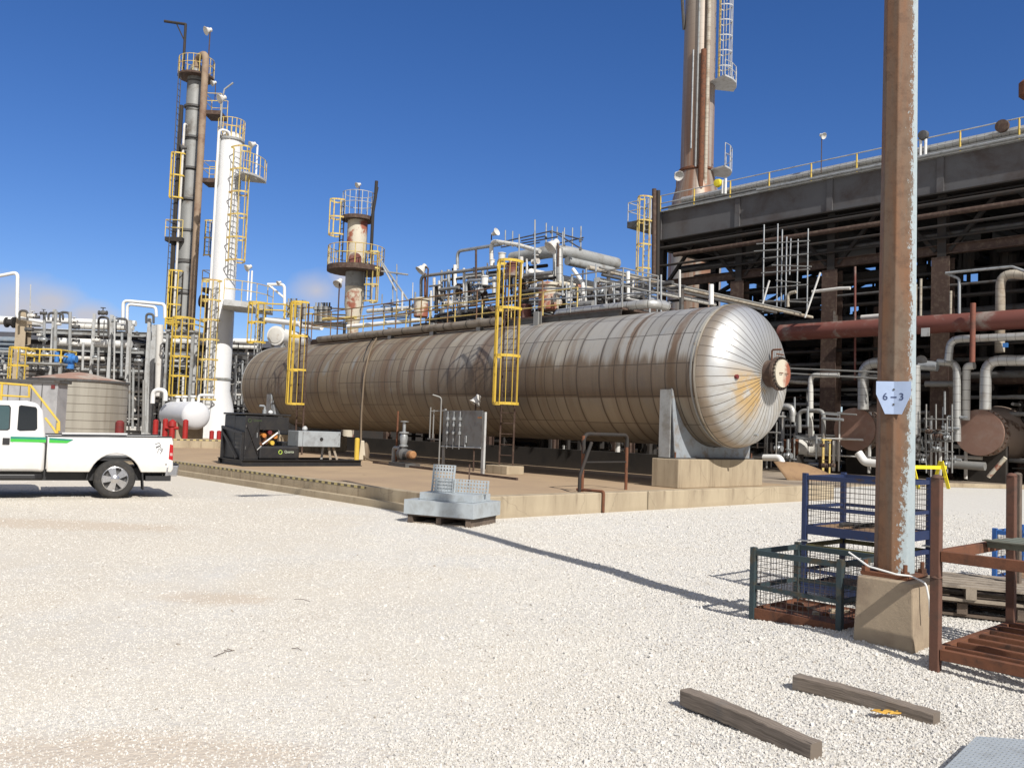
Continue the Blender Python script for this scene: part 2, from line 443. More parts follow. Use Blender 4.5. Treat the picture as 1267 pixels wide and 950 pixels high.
def gravel_mat():
    t = NT('crushed_limestone'); g = t.n('ShaderNodeNewGeometry')
    r = g.outputs['Random Per Island']; p = t.coord()
    col = t.mix(r, (.535, .518, .480), (.69, .678, .648))
    col = t.mix(t.step(r, .975, .992), col, (.33, .29, .25))
    col = t.mix(t.math('MULTIPLY', t.noise(p, 110, 4, .7), .3), col, (.48, .43, .36))
    return t.done(col, .92, 0, .2)
def scatter():
    N = 640000
    yy = 3.0 + (nrng.random(N) ** 1.9) * 19.0
    xx = (nrng.random(N) - .5) * 1.36 * yy + .02 * yy
    # fewer loose stones where the yard is driven flat
    den = .52 + .42 / (1 + np.exp(-(xx - .2 + .35 * np.sin(yy * 1.3)) * .9)) + .22 * np.sin(xx * 1.7 + 1.1 * yy) * np.sin(1.3 * yy - .8 * xx)
    den = den * np.clip((22 - yy) / 8, 0, 1)
    for g_, rx_, ry_ in PW: den = den * (1 - .8 * np.exp(-(((xx - g_.x) / rx_) ** 2 + ((yy - g_.y) / ry_) ** 2) * 1.1))
    inside = ((xx - K.x) * UA.x + (yy - K.y) * UA.y > -.1) & ((xx - K.x) * UB.x + (yy - K.y) * UB.y > -.25)
    keep = (nrng.random(N) < den) & ~inside
    xx, yy = xx[keep], yy[keep]
    n = len(xx)
    size = (.0036 + .0062 * nrng.random(n) ** 1.9) * (1 + .03 * np.clip(yy - 6, 0, 20)) * (.68 + .32 / (1 + np.exp(-(xx + .4) * 1.2)))
    size = np.where(nrng.random(n) < .012, size * 1.9, size)
    zz = ground_h(xx, yy) + size * .35
    cube = np.array([(-1, -1, -1), (1, -1, -1), (1, 1, -1), (-1, 1, -1), (-1, -1, 1), (1, -1, 1), (1, 1, 1), (-1, 1, 1)], float) * .8
    fq = np.array([(3, 2, 1, 0), (4, 5, 6, 7), (0, 1, 5, 4), (1, 2, 6, 5), (2, 3, 7, 6), (3, 0, 4, 7)])
    v = cube[None] + (nrng.random((n, 8, 3)) - .5) * .95
    v[:, 4:, :2] *= (.55 + .4 * nrng.random((n, 1, 1)))
    v *= (.7 + .6 * nrng.random((n, 1, 3))) * size[:, None, None]
    v[:, :, 2] *= .78
    a = nrng.random(n) * 2 * PI; tl = (nrng.random(n) - .5) * 1.2
    ca, sa, ct, st = np.cos(a), np.sin(a), np.cos(tl), np.sin(tl)
    y1 = v[:, :, 1] * ct[:, None] - v[:, :, 2] * st[:, None]; z1 = v[:, :, 1] * st[:, None] + v[:, :, 2] * ct[:, None]; x1 = v[:, :, 0]
    x2 = x1 * ca[:, None] - y1 * sa[:, None]; y2 = x1 * sa[:, None] + y1 * ca[:, None]
    co = np.stack([x2 + xx[:, None], y2 + yy[:, None], z1 + zz[:, None]], -1).reshape(-1, 3)
    q = (fq[None] + (np.arange(n) * 8)[:, None, None]).reshape(-1, 4)
    return np_mesh('gravel', co, q, gravel_mat())
kind(scatter(), 'stuff')

# ------------------------------------------------------------------ concrete slab and kerbs under the vessel
SL = .36
KT = .40
def slab_mat():
    t = NT('dusty_slab_concrete'); p = t.coord()
    col = t.mix(t.step(t.noise(p, .5, 6, .65), .35, .7), (.40, .295, .19), (.335, .245, .165))
    col = t.mix(t.math('MULTIPLY', t.step(t.noise(p, 1.7, 5, .7, .5), .6, .75), .7), col, (.15, .11, .08))
    t.bump(t.noise(p, 30, 5, .7), .25, .01)
    return t.done(col, .92, 0, .2)
def kerb_mat():
    t = NT('kerb_concrete'); p = t.coord(); x, y, z = t.sep(p)
    q = t.comb(x, y, t.math('MULTIPLY', z, .25))
    col = t.mix(t.step(t.noise(q, 1.4, 6, .65), .35, .75), (.43, .36, .255), (.31, .25, .175))
    col = t.mix(t.math('MULTIPLY', t.step(t.noise(q, 5, 4, .6), .58, .75), .5), col, (.2, .16, .115))
    drip = t.math('MULTIPLY', t.step(t.noise(t.comb(t.math('MULTIPLY', x, 5), t.math('MULTIPLY', y, 5), t.math('MULTIPLY', z, .4)), 1.0, 5, .7), .5, .68), t.step(z, -.1, .42))
    col = t.mix(t.math('MULTIPLY', drip, .55), col, (.19, .145, .10))
    ve = t.n('ShaderNodeTexVoronoi', feature='DISTANCE_TO_EDGE'); t.l(t.mix(.12, p, t.n('ShaderNodeTexNoise').outputs['Color']), ve.inputs['Vector']); ve.inputs['Scale'].default_value = .55
    crack = t.math('LESS_THAN', ve.outputs['Distance'], .0035)
    col = t.mix(t.math('MULTIPLY', crack, .3), col, (.15, .12, .09))
    chip = t.step(t.noise(p, 14, 3, .6), .70, .74)
    col = t.mix(t.math('MULTIPLY', chip, .6), col, (.50, .44, .34))
    low = t.step(z, .12, .0)
    col = t.mix(t.math('MULTIPLY', low, .45), col, (.33, .27, .19))
    t.bump(t.noise(p, 35, 6, .7), .35, .012)
    return t.done(col, .92, 0, .2)
KM = kerb_mat(); SM = slab_mat()
kind(MB().sbox(.30, 26.6, .20, 12.3, -.1, SL).build('slab', SM, None, False), 'structure')
b1, b2 = (onA(748, 620, 0) - K).dot(UB), (onA(802, 618, 0) - K).dot(UB)
for b0, b9 in ((0, b1 - .012), (b1 + .012, b2 - .02), (b2 + .02, 13.2)):      # front kerb in three pours
    kind(MB().sbox(0, .298, b0, b9, -.1, KT).build('kerb', KM, None, False, .018), 'structure')
for a0, a9 in ((.302, 9.4), (9.42, 18.2), (18.22, 26.9)):
    kind(MB().sbox(a0, a9, 0, .197, -.1, SL + .012).build('kerb', KM, None, False, .012), 'structure')
kind(MB().sbox(.1, 26.9, -.16, -.003, -.1, .14).build('kerb_footing', KM, None, False, .01), 'structure')
def tape_mat():
    t = NT('hazard_tape'); x, y, z = t.sep(t.coord('UV'))
    f = t.math('LESS_THAN', t.math('FRACT', t.math('DIVIDE', x, .26)), .5)
    return t.done(t.mix(f, (.085, .07, .045), (.46, .38, .16)), .6)
TM = tape_mat()
def tape(p0, p1, wdt, up, label):
    p0, p1 = V(p0), V(p1); d = (p1 - p0).normalized(); y = V(up).cross(d).normalized() * wdt / 2; m = MB(); L = (p1 - p0).length
    n = V(up) * .003
    m.v += [p0 - y, p1 - y, p1 + y, p0 + y, p0 - y + n, p1 - y + n, p1 + y + n, p0 + y + n]
    m.face((4, 5, 6, 7), ((0, 0), (L, 0), (L, wdt), (0, wdt))); m.face((3, 2, 1, 0))
    for a, b in ((0, 1), (1, 2), (2, 3), (3, 0)): m.face((a, b, b + 4, a + 4), ((0, 0), (L, 0), (L, 0), (0, 0)) if a == 0 else None)
    tag(m.build('hazard_tape', TM, None, False), label, 'tape')
tape(S(26.8, -.001, SL - .025), S(3.2, -.001, SL - .025), .045, -UB, 'yellow and black striped tape along the long edge of the concrete slab')
# raised far end of the containment
p0, p1 = G(180, 553, SL), G(296, 555, SL)
dd = (p1 - p0).normalized(); nn = UZ.cross(dd)
kind(MB().bar((p0 + p1) / 2 - dd * 3.4 + nn * .15 + UZ * .16, (p0 + p1) / 2 + dd * 3.0 + nn * .15 + UZ * .16, .3, .42).build('kerb', KM, None, False, .015), 'structure')
tape(p0 - dd * 1.0 - nn * .002 + UZ * .33, p1 + dd * 1.2 - nn * .002 + UZ * .33, .05, -nn, 'striped tape on the raised kerb in front of the small white tank')
# paving under the process units behind
pm = mat('process_area_paving', (.33, .27, .20), (.16, .125, .10), .9, scale=.35, bump=.3, bscale=20)
kind(MB().sbox(-30, 42, 28.0, 60, -.1, .09).build('process_paving', pm, None, False), 'structure')
kind(MB().sbox(3, 34, 12.35, 27.5, -.1, .06).build('rack_paving', pm, None, False), 'structure')
kind(MB().sbox(27.2, 60, -14, 12.3, -.1, .055).build('tower_paving', pm, None, False), 'structure')
# ------------------------------------------------------------------ the big horizontal vessel
VA, VB, VZ, VR, VL = .41, 8.94, 3.14, 1.78, 24.0
def AX(a, ang, r=VR):      # point on the vessel: ang 0 = side facing the yard, 90 deg = top
    return S(VA + a, VB - r * math.cos(ang), VZ + r * math.sin(ang))
def shell_mat():
    t = NT('weathered_vessel_cladding'); u, v, _ = t.sep(t.coord('UV'))
    # v = arc length, 0 at the side facing the yard, + upwards
    def brick(bw, rh, off, mort):
        b = t.n('ShaderNodeTexBrick'); b.offset = off; b.squash = 1
        t.l(t.comb(v, u), b.inputs['Vector']); b.inputs['Scale'].default_value = 1
        b.inputs['Brick Width'].default_value = bw; b.inputs['Row Height'].default_value = rh
        b.inputs['Mortar Size'].default_value = mort; b.inputs['Mortar Smooth'].default_value = .1; b.inputs['Bias'].default_value = 0
        b.inputs['Color1'].default_value = (0, 0, 0, 1); b.inputs['Color2'].default_value = (1, 1, 1, 1); b.inputs['Mortar'].default_value = (.5, .5, .5, 1)
        return b
    sec = t.math('FLOOR', t.math('DIVIDE', t.math('ADD', u, .2), 4.05))
    wn0 = t.n('ShaderNodeTexWhiteNoise', noise_dimensions='1D'); t.l(t.math('ADD', sec, .5), wn0.inputs['W']); srnd = wn0.outputs['Value']
    # sheet widths vary along the vessel
    ur = t.math('ADD', t.math('ADD', u, t.math('MULTIPLY', t.math('SINE', t.math('MULTIPLY', u, .95)), .34)), t.math('MULTIPLY', t.math('SINE', t.math('MULTIPLY', u, 2.7)), .09))
    vr = t.math('ADD', v, t.math('MULTIPLY', srnd, .6))
    def brick(bw, rh, off, mort):
        b = t.n('ShaderNodeTexBrick'); b.offset = off; b.squash = 1
        t.l(t.comb(vr, ur), b.inputs['Vector']); b.inputs['Scale'].default_value = 1
        b.inputs['Brick Width'].default_value = bw; b.inputs['Row Height'].default_value = rh
        b.inputs['Mortar Size'].default_value = mort; b.inputs['Mortar Smooth'].default_value = .1; b.inputs['Bias'].default_value = 0
        b.inputs['Color1'].default_value = (0, 0, 0, 1); b.inputs['Color2'].default_value = (1, 1, 1, 1); b.inputs['Mortar'].default_value = (.5, .5, .5, 1)
        return b
    b = brick(.80, .40, .0, .014)
    pan = t.sep(b.outputs['Color'])[0]; seam = b.outputs['Fac']
    ringd = t.math('ABSOLUTE', t.math('SUBTRACT', t.math('FRACT', t.math('DIVIDE', t.math('ADD', ur, .20), .40)), .5))
    wn = t.n('ShaderNodeTexWhiteNoise', noise_dimensions='1D'); t.l(t.math('FLOOR', t.math('DIVIDE', t.math('ADD', ur, .20), .40)), wn.inputs['W'])
    rnd = wn.outputs['Value']
    s2 = t.math('MULTIPLY', t.math('LESS_THAN', ringd, .042), t.math('MULTIPLY_ADD', rnd, .6, .4))
    lip = t.math('MULTIPLY', t.step(ringd, .16, .05), .4)
    uj = t.math('ADD', u, t.math('MULTIPLY', t.noise(t.comb(u, v), 2.5, 3), .10))
    slow = t.noise(t.comb(t.math('MULTIPLY', u, .28), t.math('MULTIPLY', v, .35)), 1.0, 4)
    fine = t.noise(t.comb(t.math('MULTIPLY', u, 9), t.math('MULTIPLY', v, 1.1)), 1.0, 5, .65)
    age = t.step(t.math('ADD', t.math('MULTIPLY', u, .075), t.math('MULTIPLY', slow, .9)), .45, 1.55)
    silver = t.mix(pan, (.49, .475, .435), (.385, .37, .335))
    silver = t.mix(t.step(t.noise(t.comb(t.math('MULTIPLY', u, .7), t.math('MULTIPLY', v, .5)), 1.3, 3), .55, .72), silver, (.37, .395, .41))
    olive = t.mix(pan, (.225, .185, .13), (.17, .138, .10))
    olive = t.mix(t.math('MULTIPLY', t.step(t.noise(t.comb(t.math('MULTIPLY', u, 2.1), t.math('MULTIPLY', v, .8)), 1.0, 3), .56, .7), .55), olive, (.235, .26, .275))
    col = t.mix(age, silver, olive)
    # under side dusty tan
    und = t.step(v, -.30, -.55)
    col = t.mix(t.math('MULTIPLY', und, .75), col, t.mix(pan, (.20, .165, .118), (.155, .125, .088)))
    # brown runs down from the crown at the girth seams
    wob = t.math('ADD', u, t.math('MULTIPLY', t.math('SUBTRACT', t.noise(t.comb(t.math('MULTIPLY', u, 1.5), t.math('MULTIPLY', v, 1.6)), 1.6, 3), .5), .16))
    brk = t.step(t.noise(t.comb(t.math('MULTIPLY', u, 2.2), t.math('MULTIPLY', v, .55)), 1.0, 4, .6), .28, .58)
    r1 = None
    for u0, w0, a0_ in ((.72, .13, 1.0), (2.15, .10, .95), (2.55, .16, .45), (4.15, .10, .55), (5.2, .09, .6), (5.75, .07, .45), (6.4, .12, .5), (7.9, .34, .8), (9.3, .12, .6), (10.1, .3, .6), (11.4, .16, .85), (12.1, .10, .6), (13.0, .34, .7), (14.3, .14, .8), (15.0, .1, .6), (16.3, .3, .6), (17.6, .14, .7), (19.0, .3, .5), (20.6, .2, .5), (22.2, .2, .45)):
        q = t.math('MULTIPLY', t.step(t.math('ABSOLUTE', t.math('SUBTRACT', wob, u0)), w0 * 1.15, w0 * .5), a0_)
        r1 = q if r1 is None else t.math('MAXIMUM', r1, q)
    r1 = t.math('MULTIPLY', r1, t.math('MULTIPLY_ADD', brk, .5, .5))
    r2 = t.step(t.noise(t.comb(t.math('MULTIPLY', uj, 4.2), t.math('MULTIPLY', v, .16)), 1.0, 4, .6), .56, .72)
    r1 = t.math('MULTIPLY', r1, t.step(fine, .05, .45))
    runs = t.math('MAXIMUM', t.math('MULTIPLY', r1, .92), t.math('MULTIPLY', r2, .42))
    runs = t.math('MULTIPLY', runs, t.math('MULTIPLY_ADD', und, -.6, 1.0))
    col = t.mix(runs, col, t.mix(fine, (.085, .042, .024), (.15, .092, .052)))
    # dirty belt half-way down the side, hard lower lap, ragged upper edge
    rag = t.noise(t.comb(t.math('MULTIPLY', u, 2.3), t.math('MULTIPLY', v, .08)), 1.0, 5, .65)
    lap = t.math('MULTIPLY', t.math('SUBTRACT', t.noise(t.comb(t.math('SNAP', u, 2.9), 0.3), 3.1, 0), .5), .5)
    lo = t.math('GREATER_THAN', v, t.math('MULTIPLY_ADD', srnd, -.42, -.22))
    hi = t.step(t.math('SUBTRACT', t.math('MULTIPLY_ADD', rag, 1.5, -.25), v), -.12, .28)
    belt = t.math('MULTIPLY', t.math('MULTIPLY', lo, hi), t.math('MULTIPLY_ADD', t.step(u, 11.0, 8.0), .66, .22))
    col = t.mix(belt, col, t.mix(fine, (.052, .034, .021), (.175, .122, .076)))
    col = t.mix(t.math('MULTIPLY', t.step(fine, .5, .75), .25), col, (.13, .085, .055))
    line = t.math('MAXIMUM', t.math('MULTIPLY', seam, .75), s2)
    col = t.mix(t.math('MULTIPLY', lip, t.step(fine, .3, .65)), col, (.12, .085, .06))
    col = t.mix(t.math('MULTIPLY', line, .82), col, (.035, .026, .02))
    t.bump(t.math('ADD', t.math('MULTIPLY', line, -.6), t.math('MULTIPLY', t.noise(t.comb(u, v), 2.2, 3), .8)), .5, .012)
    met = t.math('MULTIPLY', t.math('SUBTRACT', 1.0, t.math('MAXIMUM', belt, t.math('MAXIMUM', runs, age))), .45)
    return t.done(col, t.math('MULTIPLY_ADD', met, -.35, .62), met)
def head_mat():
    t = NT('dished_head_cladding'); r, ang, _ = t.sep(t.coord('UV'))    # r metres from the crown, ang radians from the top
    n = 44
    fr = t.math('FRACT', t.math('MULTIPLY', ang, n / (2 * PI)))
    width = t.math('DIVIDE', .0105, t.math('MAXIMUM', r, .15))
    dist = t.math('MULTIPLY', t.math('ABSOLUTE', t.math('SUBTRACT', fr, .5)), 2 * PI / n)
    seam = t.math('LESS_THAN', dist, width)
    cell = t.math('FLOOR', t.math('MULTIPLY', ang, n / (2 * PI)))
    tone = t.noise(t.comb(t.math('MULTIPLY', cell, 3.7), .5), 1.0, 0)
    p = t.coord()
    col = t.mix(tone, (.58, .585, .58), (.46, .465, .46))
    # dirt and yellow-brown bleeding in the lower half, strongest below the manway
    low = t.step(t.math('COSINE', ang), .35, -.55)
    st = t.noise(t.comb(t.math('MULTIPLY', ang, 5.5), t.math('MULTIPLY', r, 1.4)), 1.0, 6, .7)
    col = t.mix(t.math('MULTIPLY', t.math('MULTIPLY', low, t.step(st, .35, .7)), .7), col, (.33, .28, .20))
    amask = t.step(t.math('ABSOLUTE', t.math('SUBTRACT', ang, 4.12)), .95, .35)
    rmask = t.math('MULTIPLY', t.step(r, .30, .42), t.step(r, 1.75, .9))
    och = t.math('MULTIPLY', t.math('MULTIPLY', amask, rmask), t.step(t.noise(p, 2.2, 6, .65), .40, .56))
    col = t.mix(t.math('MULTIPLY', och, .85), col, (.50, .31, .095))
    rim = t.step(r, 1.78, 1.98)
    col = t.mix(t.math('MULTIPLY', rim, .7), col, (.30, .22, .14))
    right = t.math('MULTIPLY', t.step(t.math('ABSOLUTE', t.math('SUBTRACT', ang, 1.45)), .7, .2), t.step(r, 1.2, 1.7))
    col = t.mix(t.math('MULTIPLY', right, t.math('MULTIPLY', t.step(st, .4, .65), .7)), col, (.42, .27, .14))
    col = t.mix(t.math('MULTIPLY', seam, .72), col, (.07, .055, .04))
    t.bump(t.math('ADD', t.math('MULTIPLY', seam, -.5), t.math('MULTIPLY', t.noise(p, 3.0, 3), .9)), .55, .012)
    met = t.math('MULTIPLY_ADD', t.math('MAXIMUM', och, low), -.45, .60)
    return t.done(col, t.math('MULTIPLY_ADD', low, .15, .40), met)

ves = thing('pressure_vessel', 'long horizontal silver and brown streaked vessel with a dished silver end, on concrete piers', 'vessel', S(VA + 12, VB, 0))
m = MB(); n = 96; na = 60
for i in range(na + 1):
    for k in range(n + 1):
        m.v.append(AX(VL * i / na, 2 * PI * k / n - PI))
for i in range(na):
    for k in range(n):
        a = i * (n + 1) + k
        q = (a, a + 1, a + n + 2, a + n + 1)
        uv = [(VL * i / na, (2 * PI * k / n - PI) * VR), (VL * i / na, (2 * PI * (k + 1) / n - PI) * VR),
              (VL * (i + 1) / na, (2 * PI * (k + 1) / n - PI) * VR), (VL * (i + 1) / na, (2 * PI * k / n - PI) * VR)]
        m.face(q, uv)
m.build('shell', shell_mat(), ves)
HM = head_mat()
def head(end):
    m = MB(); nr, nk = 20, 88; sgn = -1 if end == 0 else 1; a0 = VA if end == 0 else VA + VL
    for i in range(nr + 1):
        th = i / nr * PI / 2
        rr, dep = VR * math.sin(th), .90 * math.cos(th)
        for k in range(nk + 1):
            an = 2 * PI * k / nk
            m.v.append(S(a0 + sgn * dep, VB + rr * math.sin(an), VZ + rr * math.cos(an)))
    rl = [0.0]
    for i in range(nr):
        t0, t1 = i / nr * PI / 2, (i + 1) / nr * PI / 2
        rl.append(rl[-1] + math.hypot(VR * (math.sin(t1) - math.sin(t0)), .9 * (math.cos(t1) - math.cos(t0))))
    for i in range(nr):
        for k in range(nk):
            a = i * (nk + 1) + k
            m.face((a, a + 1, a + nk + 2, a + nk + 1), ((rl[i], 2 * PI * k / nk), (rl[i], 2 * PI * (k + 1) / nk), (rl[i + 1], 2 * PI * (k + 1) / nk), (rl[i + 1], 2 * PI * k / nk)))
    return m.build('dished_head', HM if end == 0 else M['clad_tan'], ves)
h0 = head(0); head(1)
for a, wd, mt in ((-.015, .05, 'clad_tan'), (.10, .045, 'galv_dull'), (VL - .03, .06, 'galv_dull')):
    MB().lathe(S(VA + a, VB, VZ), UA, [(0, VR + .003), (.004, VR + .022), (wd, VR + .022), (wd + .004, VR + .003)], 96, False, False).build('girth_band', M[mt], ves)
# manway on the crown of the near head
mw = MB().lathe(S(VA - .86, VB, VZ + .04), -UA, [(0, .33), (.26, .33)], 28).build('manway_neck', M['rust_brown'], ves)
MB().lathe(S(VA - .80, VB, VZ + .04), -UA, [(0, .42), (.03, .40)], 32).build('sealing_collar', M['galv'], mw)
MB().lathe(S(VA - 1.12, VB, VZ + .04), -UA, [(0, .36), (0.001, .41), (.075, .41), (.08, .34)], 36).build('flange', M['rust_brown'], mw)
MB().lathe(S(VA - 1.203, VB, VZ + .04), -UA, [(0, .335), (.055, .335), (.056, .335)], 36).build('cover_plate', M['tan_paint'], mw)
m = MB()
for k in range(24):
    an = 2 * PI * k / 24
    c = S(VA - 1.10, VB + .375 * math.sin(an), VZ + .04 + .375 * math.cos(an))
    m.cyl(c, c - UA * .15, .021, n=6)
m.build('bolts', M['black_steel'], mw)
m = MB().tube([S(VA - .95, VB, VZ + .36), S(VA - .95, VB, VZ + .62), S(VA - 1.2, VB, VZ + .62)], .022, 8, .05)
m.tube([S(VA - 1.16, VB - .14, VZ + .50), S(VA - 1.16, VB + .16, VZ + .50)], .018, 6)
m.build('davit', M['rust'], mw)
m = MB()
for s in (-1, 1): m.tube([S(VA - 1.26, VB + s * .12 - .05, VZ + .04), S(VA - 1.30, VB + s * .12 - .05, VZ + .04), S(VA - 1.30, VB + s * .12 + .05, VZ + .04), S(VA - 1.26, VB + s * .12 + .05, VZ + .04)], .012, 6)
m.build('grab_handle', M['rust'], mw)
q = onA(912, 466, VA - .72)
MB().cyl(q + UA * .15, q - UA * .02, .055, n=14).build('nozzle_plug', M['dark_red'], ves)
for q0 in ((922, 520), (937, 538)):
    q = onA(*q0, VA - .6); MB().cyl(q + UA * .3, q - UA * .02, .035, n=10).build('nozzle_stub', M['galv'], ves)
# small nozzle boxes on the shell, seen in the photograph as tabs on the side
q = onB(637, 460, VB - VR + .1)
# saddles
for a in (.64, 21.2):
    sd = MB()
    poly = []
    for k in range(25):
        an = PI * 1.08 + (PI * .84) * k / 24
        poly.append(S(VA + a, VB + (VR + .02) * math.cos(an), VZ + (VR + .02) * math.sin(an)))
    zb = 1.08
    poly = [S(VA + a, VB - 1.79, VZ - .42)] + [p for p in poly if p.z < VZ - .42] + [S(VA + a, VB + 1.79, VZ - .42), S(VA + a, VB + 1.62, zb), S(VA + a, VB - 1.62, zb)]
    poly[0] = S(VA + a, VB - 1.80, VZ - .40)
    sd.prism(poly, UA * .03)
    so_ = sd.build('saddle', mat('grey_blue_saddle_paint', (.27, .30, .33), (.2, .17, .14), .6), ves, False)
    for bb in (-1.55, -.8, 0, .8, 1.55):
        g = MB()
        ztop = VZ - math.sqrt(max(VR ** 2 - bb ** 2, .02)) - .01
        g.sbox(VA + a + .031, VA + a + .34, VB + bb - .015, VB + bb + .015, zb, min(ztop, VZ - .5)).build('gusset', M['grey'], so_, False)
    MB().sbox(VA + a + .032, VA + a + .36, VB - 1.795, VB - 1.765, zb, VZ - .42).build('gusset', M['grey'], so_, False)
    MB().sbox(VA + a - .08, VA + a + .42, VB - 1.72, VB + 1.72, zb - .03, zb).build('base_plate', M['grey_dark'], so_, False)
    m = MB()
    for bb in (-1.66, 1.66):
        m.cyl(S(VA + a - .04, VB + bb, zb), S(VA + a - .04, VB + bb, zb + .13), .022, n=6)
    m.build('anchor_bolt', M['rust'], so_)
# concrete piers
for a, lab in ((.36, 'pale concrete pier carrying the silver dished end of the long vessel'), (21.0, 'concrete pier under the far end of the long vessel behind the black skid')):
    p = MB()
    z1 = 1.05
    p.sbox(VA + a, VA + a + .80, VB - 1.84, VB + 1.84, SL, z1)
    o = p.build('concrete_pier', KM, None, False, .02); tag(o, lab, 'pier', 'concrete piers under the long vessel')
# caged ladders up the side
def caged_ladder(name, label, base, z0, z1, c0, c1, out, sw, my, mr, nh=4, nb=7, rungs=True, group=None, w=.42, depth=.62, block=False, cw=.74):
    """base: foot of the ladder centre, out: unit vector from the rungs towards the climber, sw: sideways unit vector"""
    base = V(base); t = thing(name, label, 'ladder', V((base.x, base.y, z0)), group)
    P = lambda s, o, z: V((base.x, base.y, 0)) + sw * s + out * o + UZ * z
    for s in (-1, 1):
        MB().bar(P(s * w / 2, 0, z0), P(s * w / 2, 0, z1 + (.0 if nh else 0)), .025, .065, out).build('rail', mr, t, False)
    if rungs:
        z = z0 + .3
        while z < z1: MB().cyl(P(-w / 2, 0, z), P(w / 2, 0, z), .013, n=6).build('rung', mr, t); z += .3
    cg = None
    arc = lambda z: [P(-w / 2, 0, z)] + [P(-cw / 2 * math.cos(PI * k / 10), .12 + (depth - .12) * math.sin(PI * k / 10), z) for k in range(11)] + [P(w / 2, 0, z)]
    for k in range(nh):
        z = c0 + (c1 - c0) * k / (nh - 1); pts = arc(z); m = MB()
        for i in range(len(pts) - 1): m.bar(pts[i], pts[i + 1], .012, .075)
        m.build('cage_hoop', my, t, False)
    for k in range(nb):
        an = PI * (k + .5) / nb if nb > 3 else PI * (k + 1) / (nb + 1)
        p = lambda z: P(-cw / 2 * math.cos(an) * .985, .12 + (depth - .12) * math.sin(an) * .985, z)
        MB().bar(p(c0), p(c1), .012, .05, (p(0) - P(0, .15, 0))).build('cage_bar', my, t, False)
    return t
pb = G(625, 586, SL); qb = (pb - K)
near_a, near_b = qb.dot(UA), qb.dot(UB)
zt, zb_ = 6.35, onB(630, 499, near_b - .3).z
out = -UB
caged_ladder('caged_ladder', 'yellow caged ladder standing on a small concrete block against the middle of the long vessel', S(near_a, near_b + .02), SL + .22, zt, zb_, zt, V((-.40, -.92, 0)).normalized(), V((-.92, .40, 0)).normalized(), M['yellow'], M['rust_brown'])
tag(MB().sbox(near_a - .45, near_a + .45, near_b - .35, near_b + .3, SL, SL + .235).build('ladder_footing', KM, None, False, .012), 'small concrete block under the rust coloured feet of the yellow caged ladder', 'footing')
print('near ladder', near_a, near_b, zb_)
fa, fb = 17.9, near_b + .1
pf = onB(372, 500, fb)
fa = (pf - K).dot(UA)
caged_ladder('caged_ladder', 'yellow caged ladder behind the black skid, near the far end of the long vessel', S(fa, fb), SL, 6.2, pf.z, 6.2, V((-.62, -.78, 0)).normalized(), V((-.78, .62, 0)).normalized(), M['yellow'], M['rust_brown'])
print('far ladder', fa, pf.z)
# walkway along the crown
wk = thing('vessel_walkway', 'brown steel walkway with handrails along the top of the long vessel', 'walkway', S(10, 9.5, 5))
WZ, W0, W1, WA0, WA1 = 5.10, 8.55, 10.1, 3.9, 21.0
MB().sbox(WA0, WA1, W0, W1, WZ - .05, WZ).build('deck', M['rust_brown'], wk, False)
def beamrun(name, a0, a1, b, z, mt): MB().ibeam(S(a0, b, z), S(a1, b, z), .1, .26, .015).build(name, mt, wk, False)
beamrun('edge_beam', 8.7, WA1, W0 - .02, WZ - .2, M['rust_brown'])
beamrun('edge_beam', WA0, 8.6, W0 - .02, WZ - .2, M['grey_dark'])
beamrun('edge_beam', WA0, WA1, W1, WZ - .2, M['rust_brown'])
def handrail(m, pts, h=1.07, sp=1.6, r=.021, mid=True, post0=True):
    pts = [V(p) for p in pts]
    for z in ((h, h * .55) if mid else (h,)):
        m.tube([p + UZ * z for p in pts], r, 6)
    for i in range(len(pts) - 1):
        L = (pts[i + 1] - pts[i]).length; k = max(1, round(L / sp))
        for j in range(k + (1 if i == len(pts) - 2 else 0)):
            p = pts[i].lerp(pts[i + 1], j / k)
            m.tube([p, p + UZ * h], r * 1.05, 6)
    return m
handrail(MB(), [S(near_a + .6, W0, WZ), S(WA1, W0, WZ), S(WA1, W1, WZ)]).build('handrail', mat('worn_yellow_rail', (.30, .21, .06), (.16, .085, .05), .7, scale=2, lo=.35, hi=.6), wk)
handrail(MB(), [S(near_a + .6, W1, WZ), S(WA1, W1, WZ)]).build('handrail', M['yellow_pale'], wk)
handrail(MB(), [S(near_a - .6, W0, WZ), S(WA0, W0, WZ), S(WA0, W1, WZ), S(near_a - .6, W1, WZ)], 1.1, 2.2).build('handrail', M['galv_dull'], wk)
for pxy in ((484, 412), (536, 406), (594, 402), (665, 397)):
    p = onB(pxy[0], pxy[1], W0 - .28); a = (p - K).dot(UA)
    zt_ = VZ + math.sqrt(VR ** 2 - (W0 - .28 - VB) ** 2)
    MB().ibeam(S(a, W0 - .28, zt_ - .06), S(a, W0 - .28, WZ + .08), .2, .16, .02, UB).build('support_post', M['galv_dull'], wk, False)
for a in (5, 8, 11, 14, 17, 20):
    for b in (W0 + .15, W1 - .2):
        z0 = VZ + math.sqrt(VR ** 2 - (b - VB) ** 2) - .05
        MB().sbox(a - .06, a + .06, b - .06, b + .06, z0, WZ - .06).build('stub_leg', M['grey_dark'], wk, False)
tag(MB().tube([S(19.8, W0 - .33, 5.0), S(8.6, W0 - .33, 5.0)], .13, 14).build('pipe', mat('dusty_grey_pipe', (.22, .19, .155), (.11, .085, .06), .7, bands=1.2), None), 'dusty grey pipe running under the walkway edge on top of the long vessel', 'pipe')
p1, p2 = onB(700, 389, 8.9), onB(783, 379, 8.9)
q1, q2 = onB(690, 391, 8.9), onB(806, 372, 8.9)
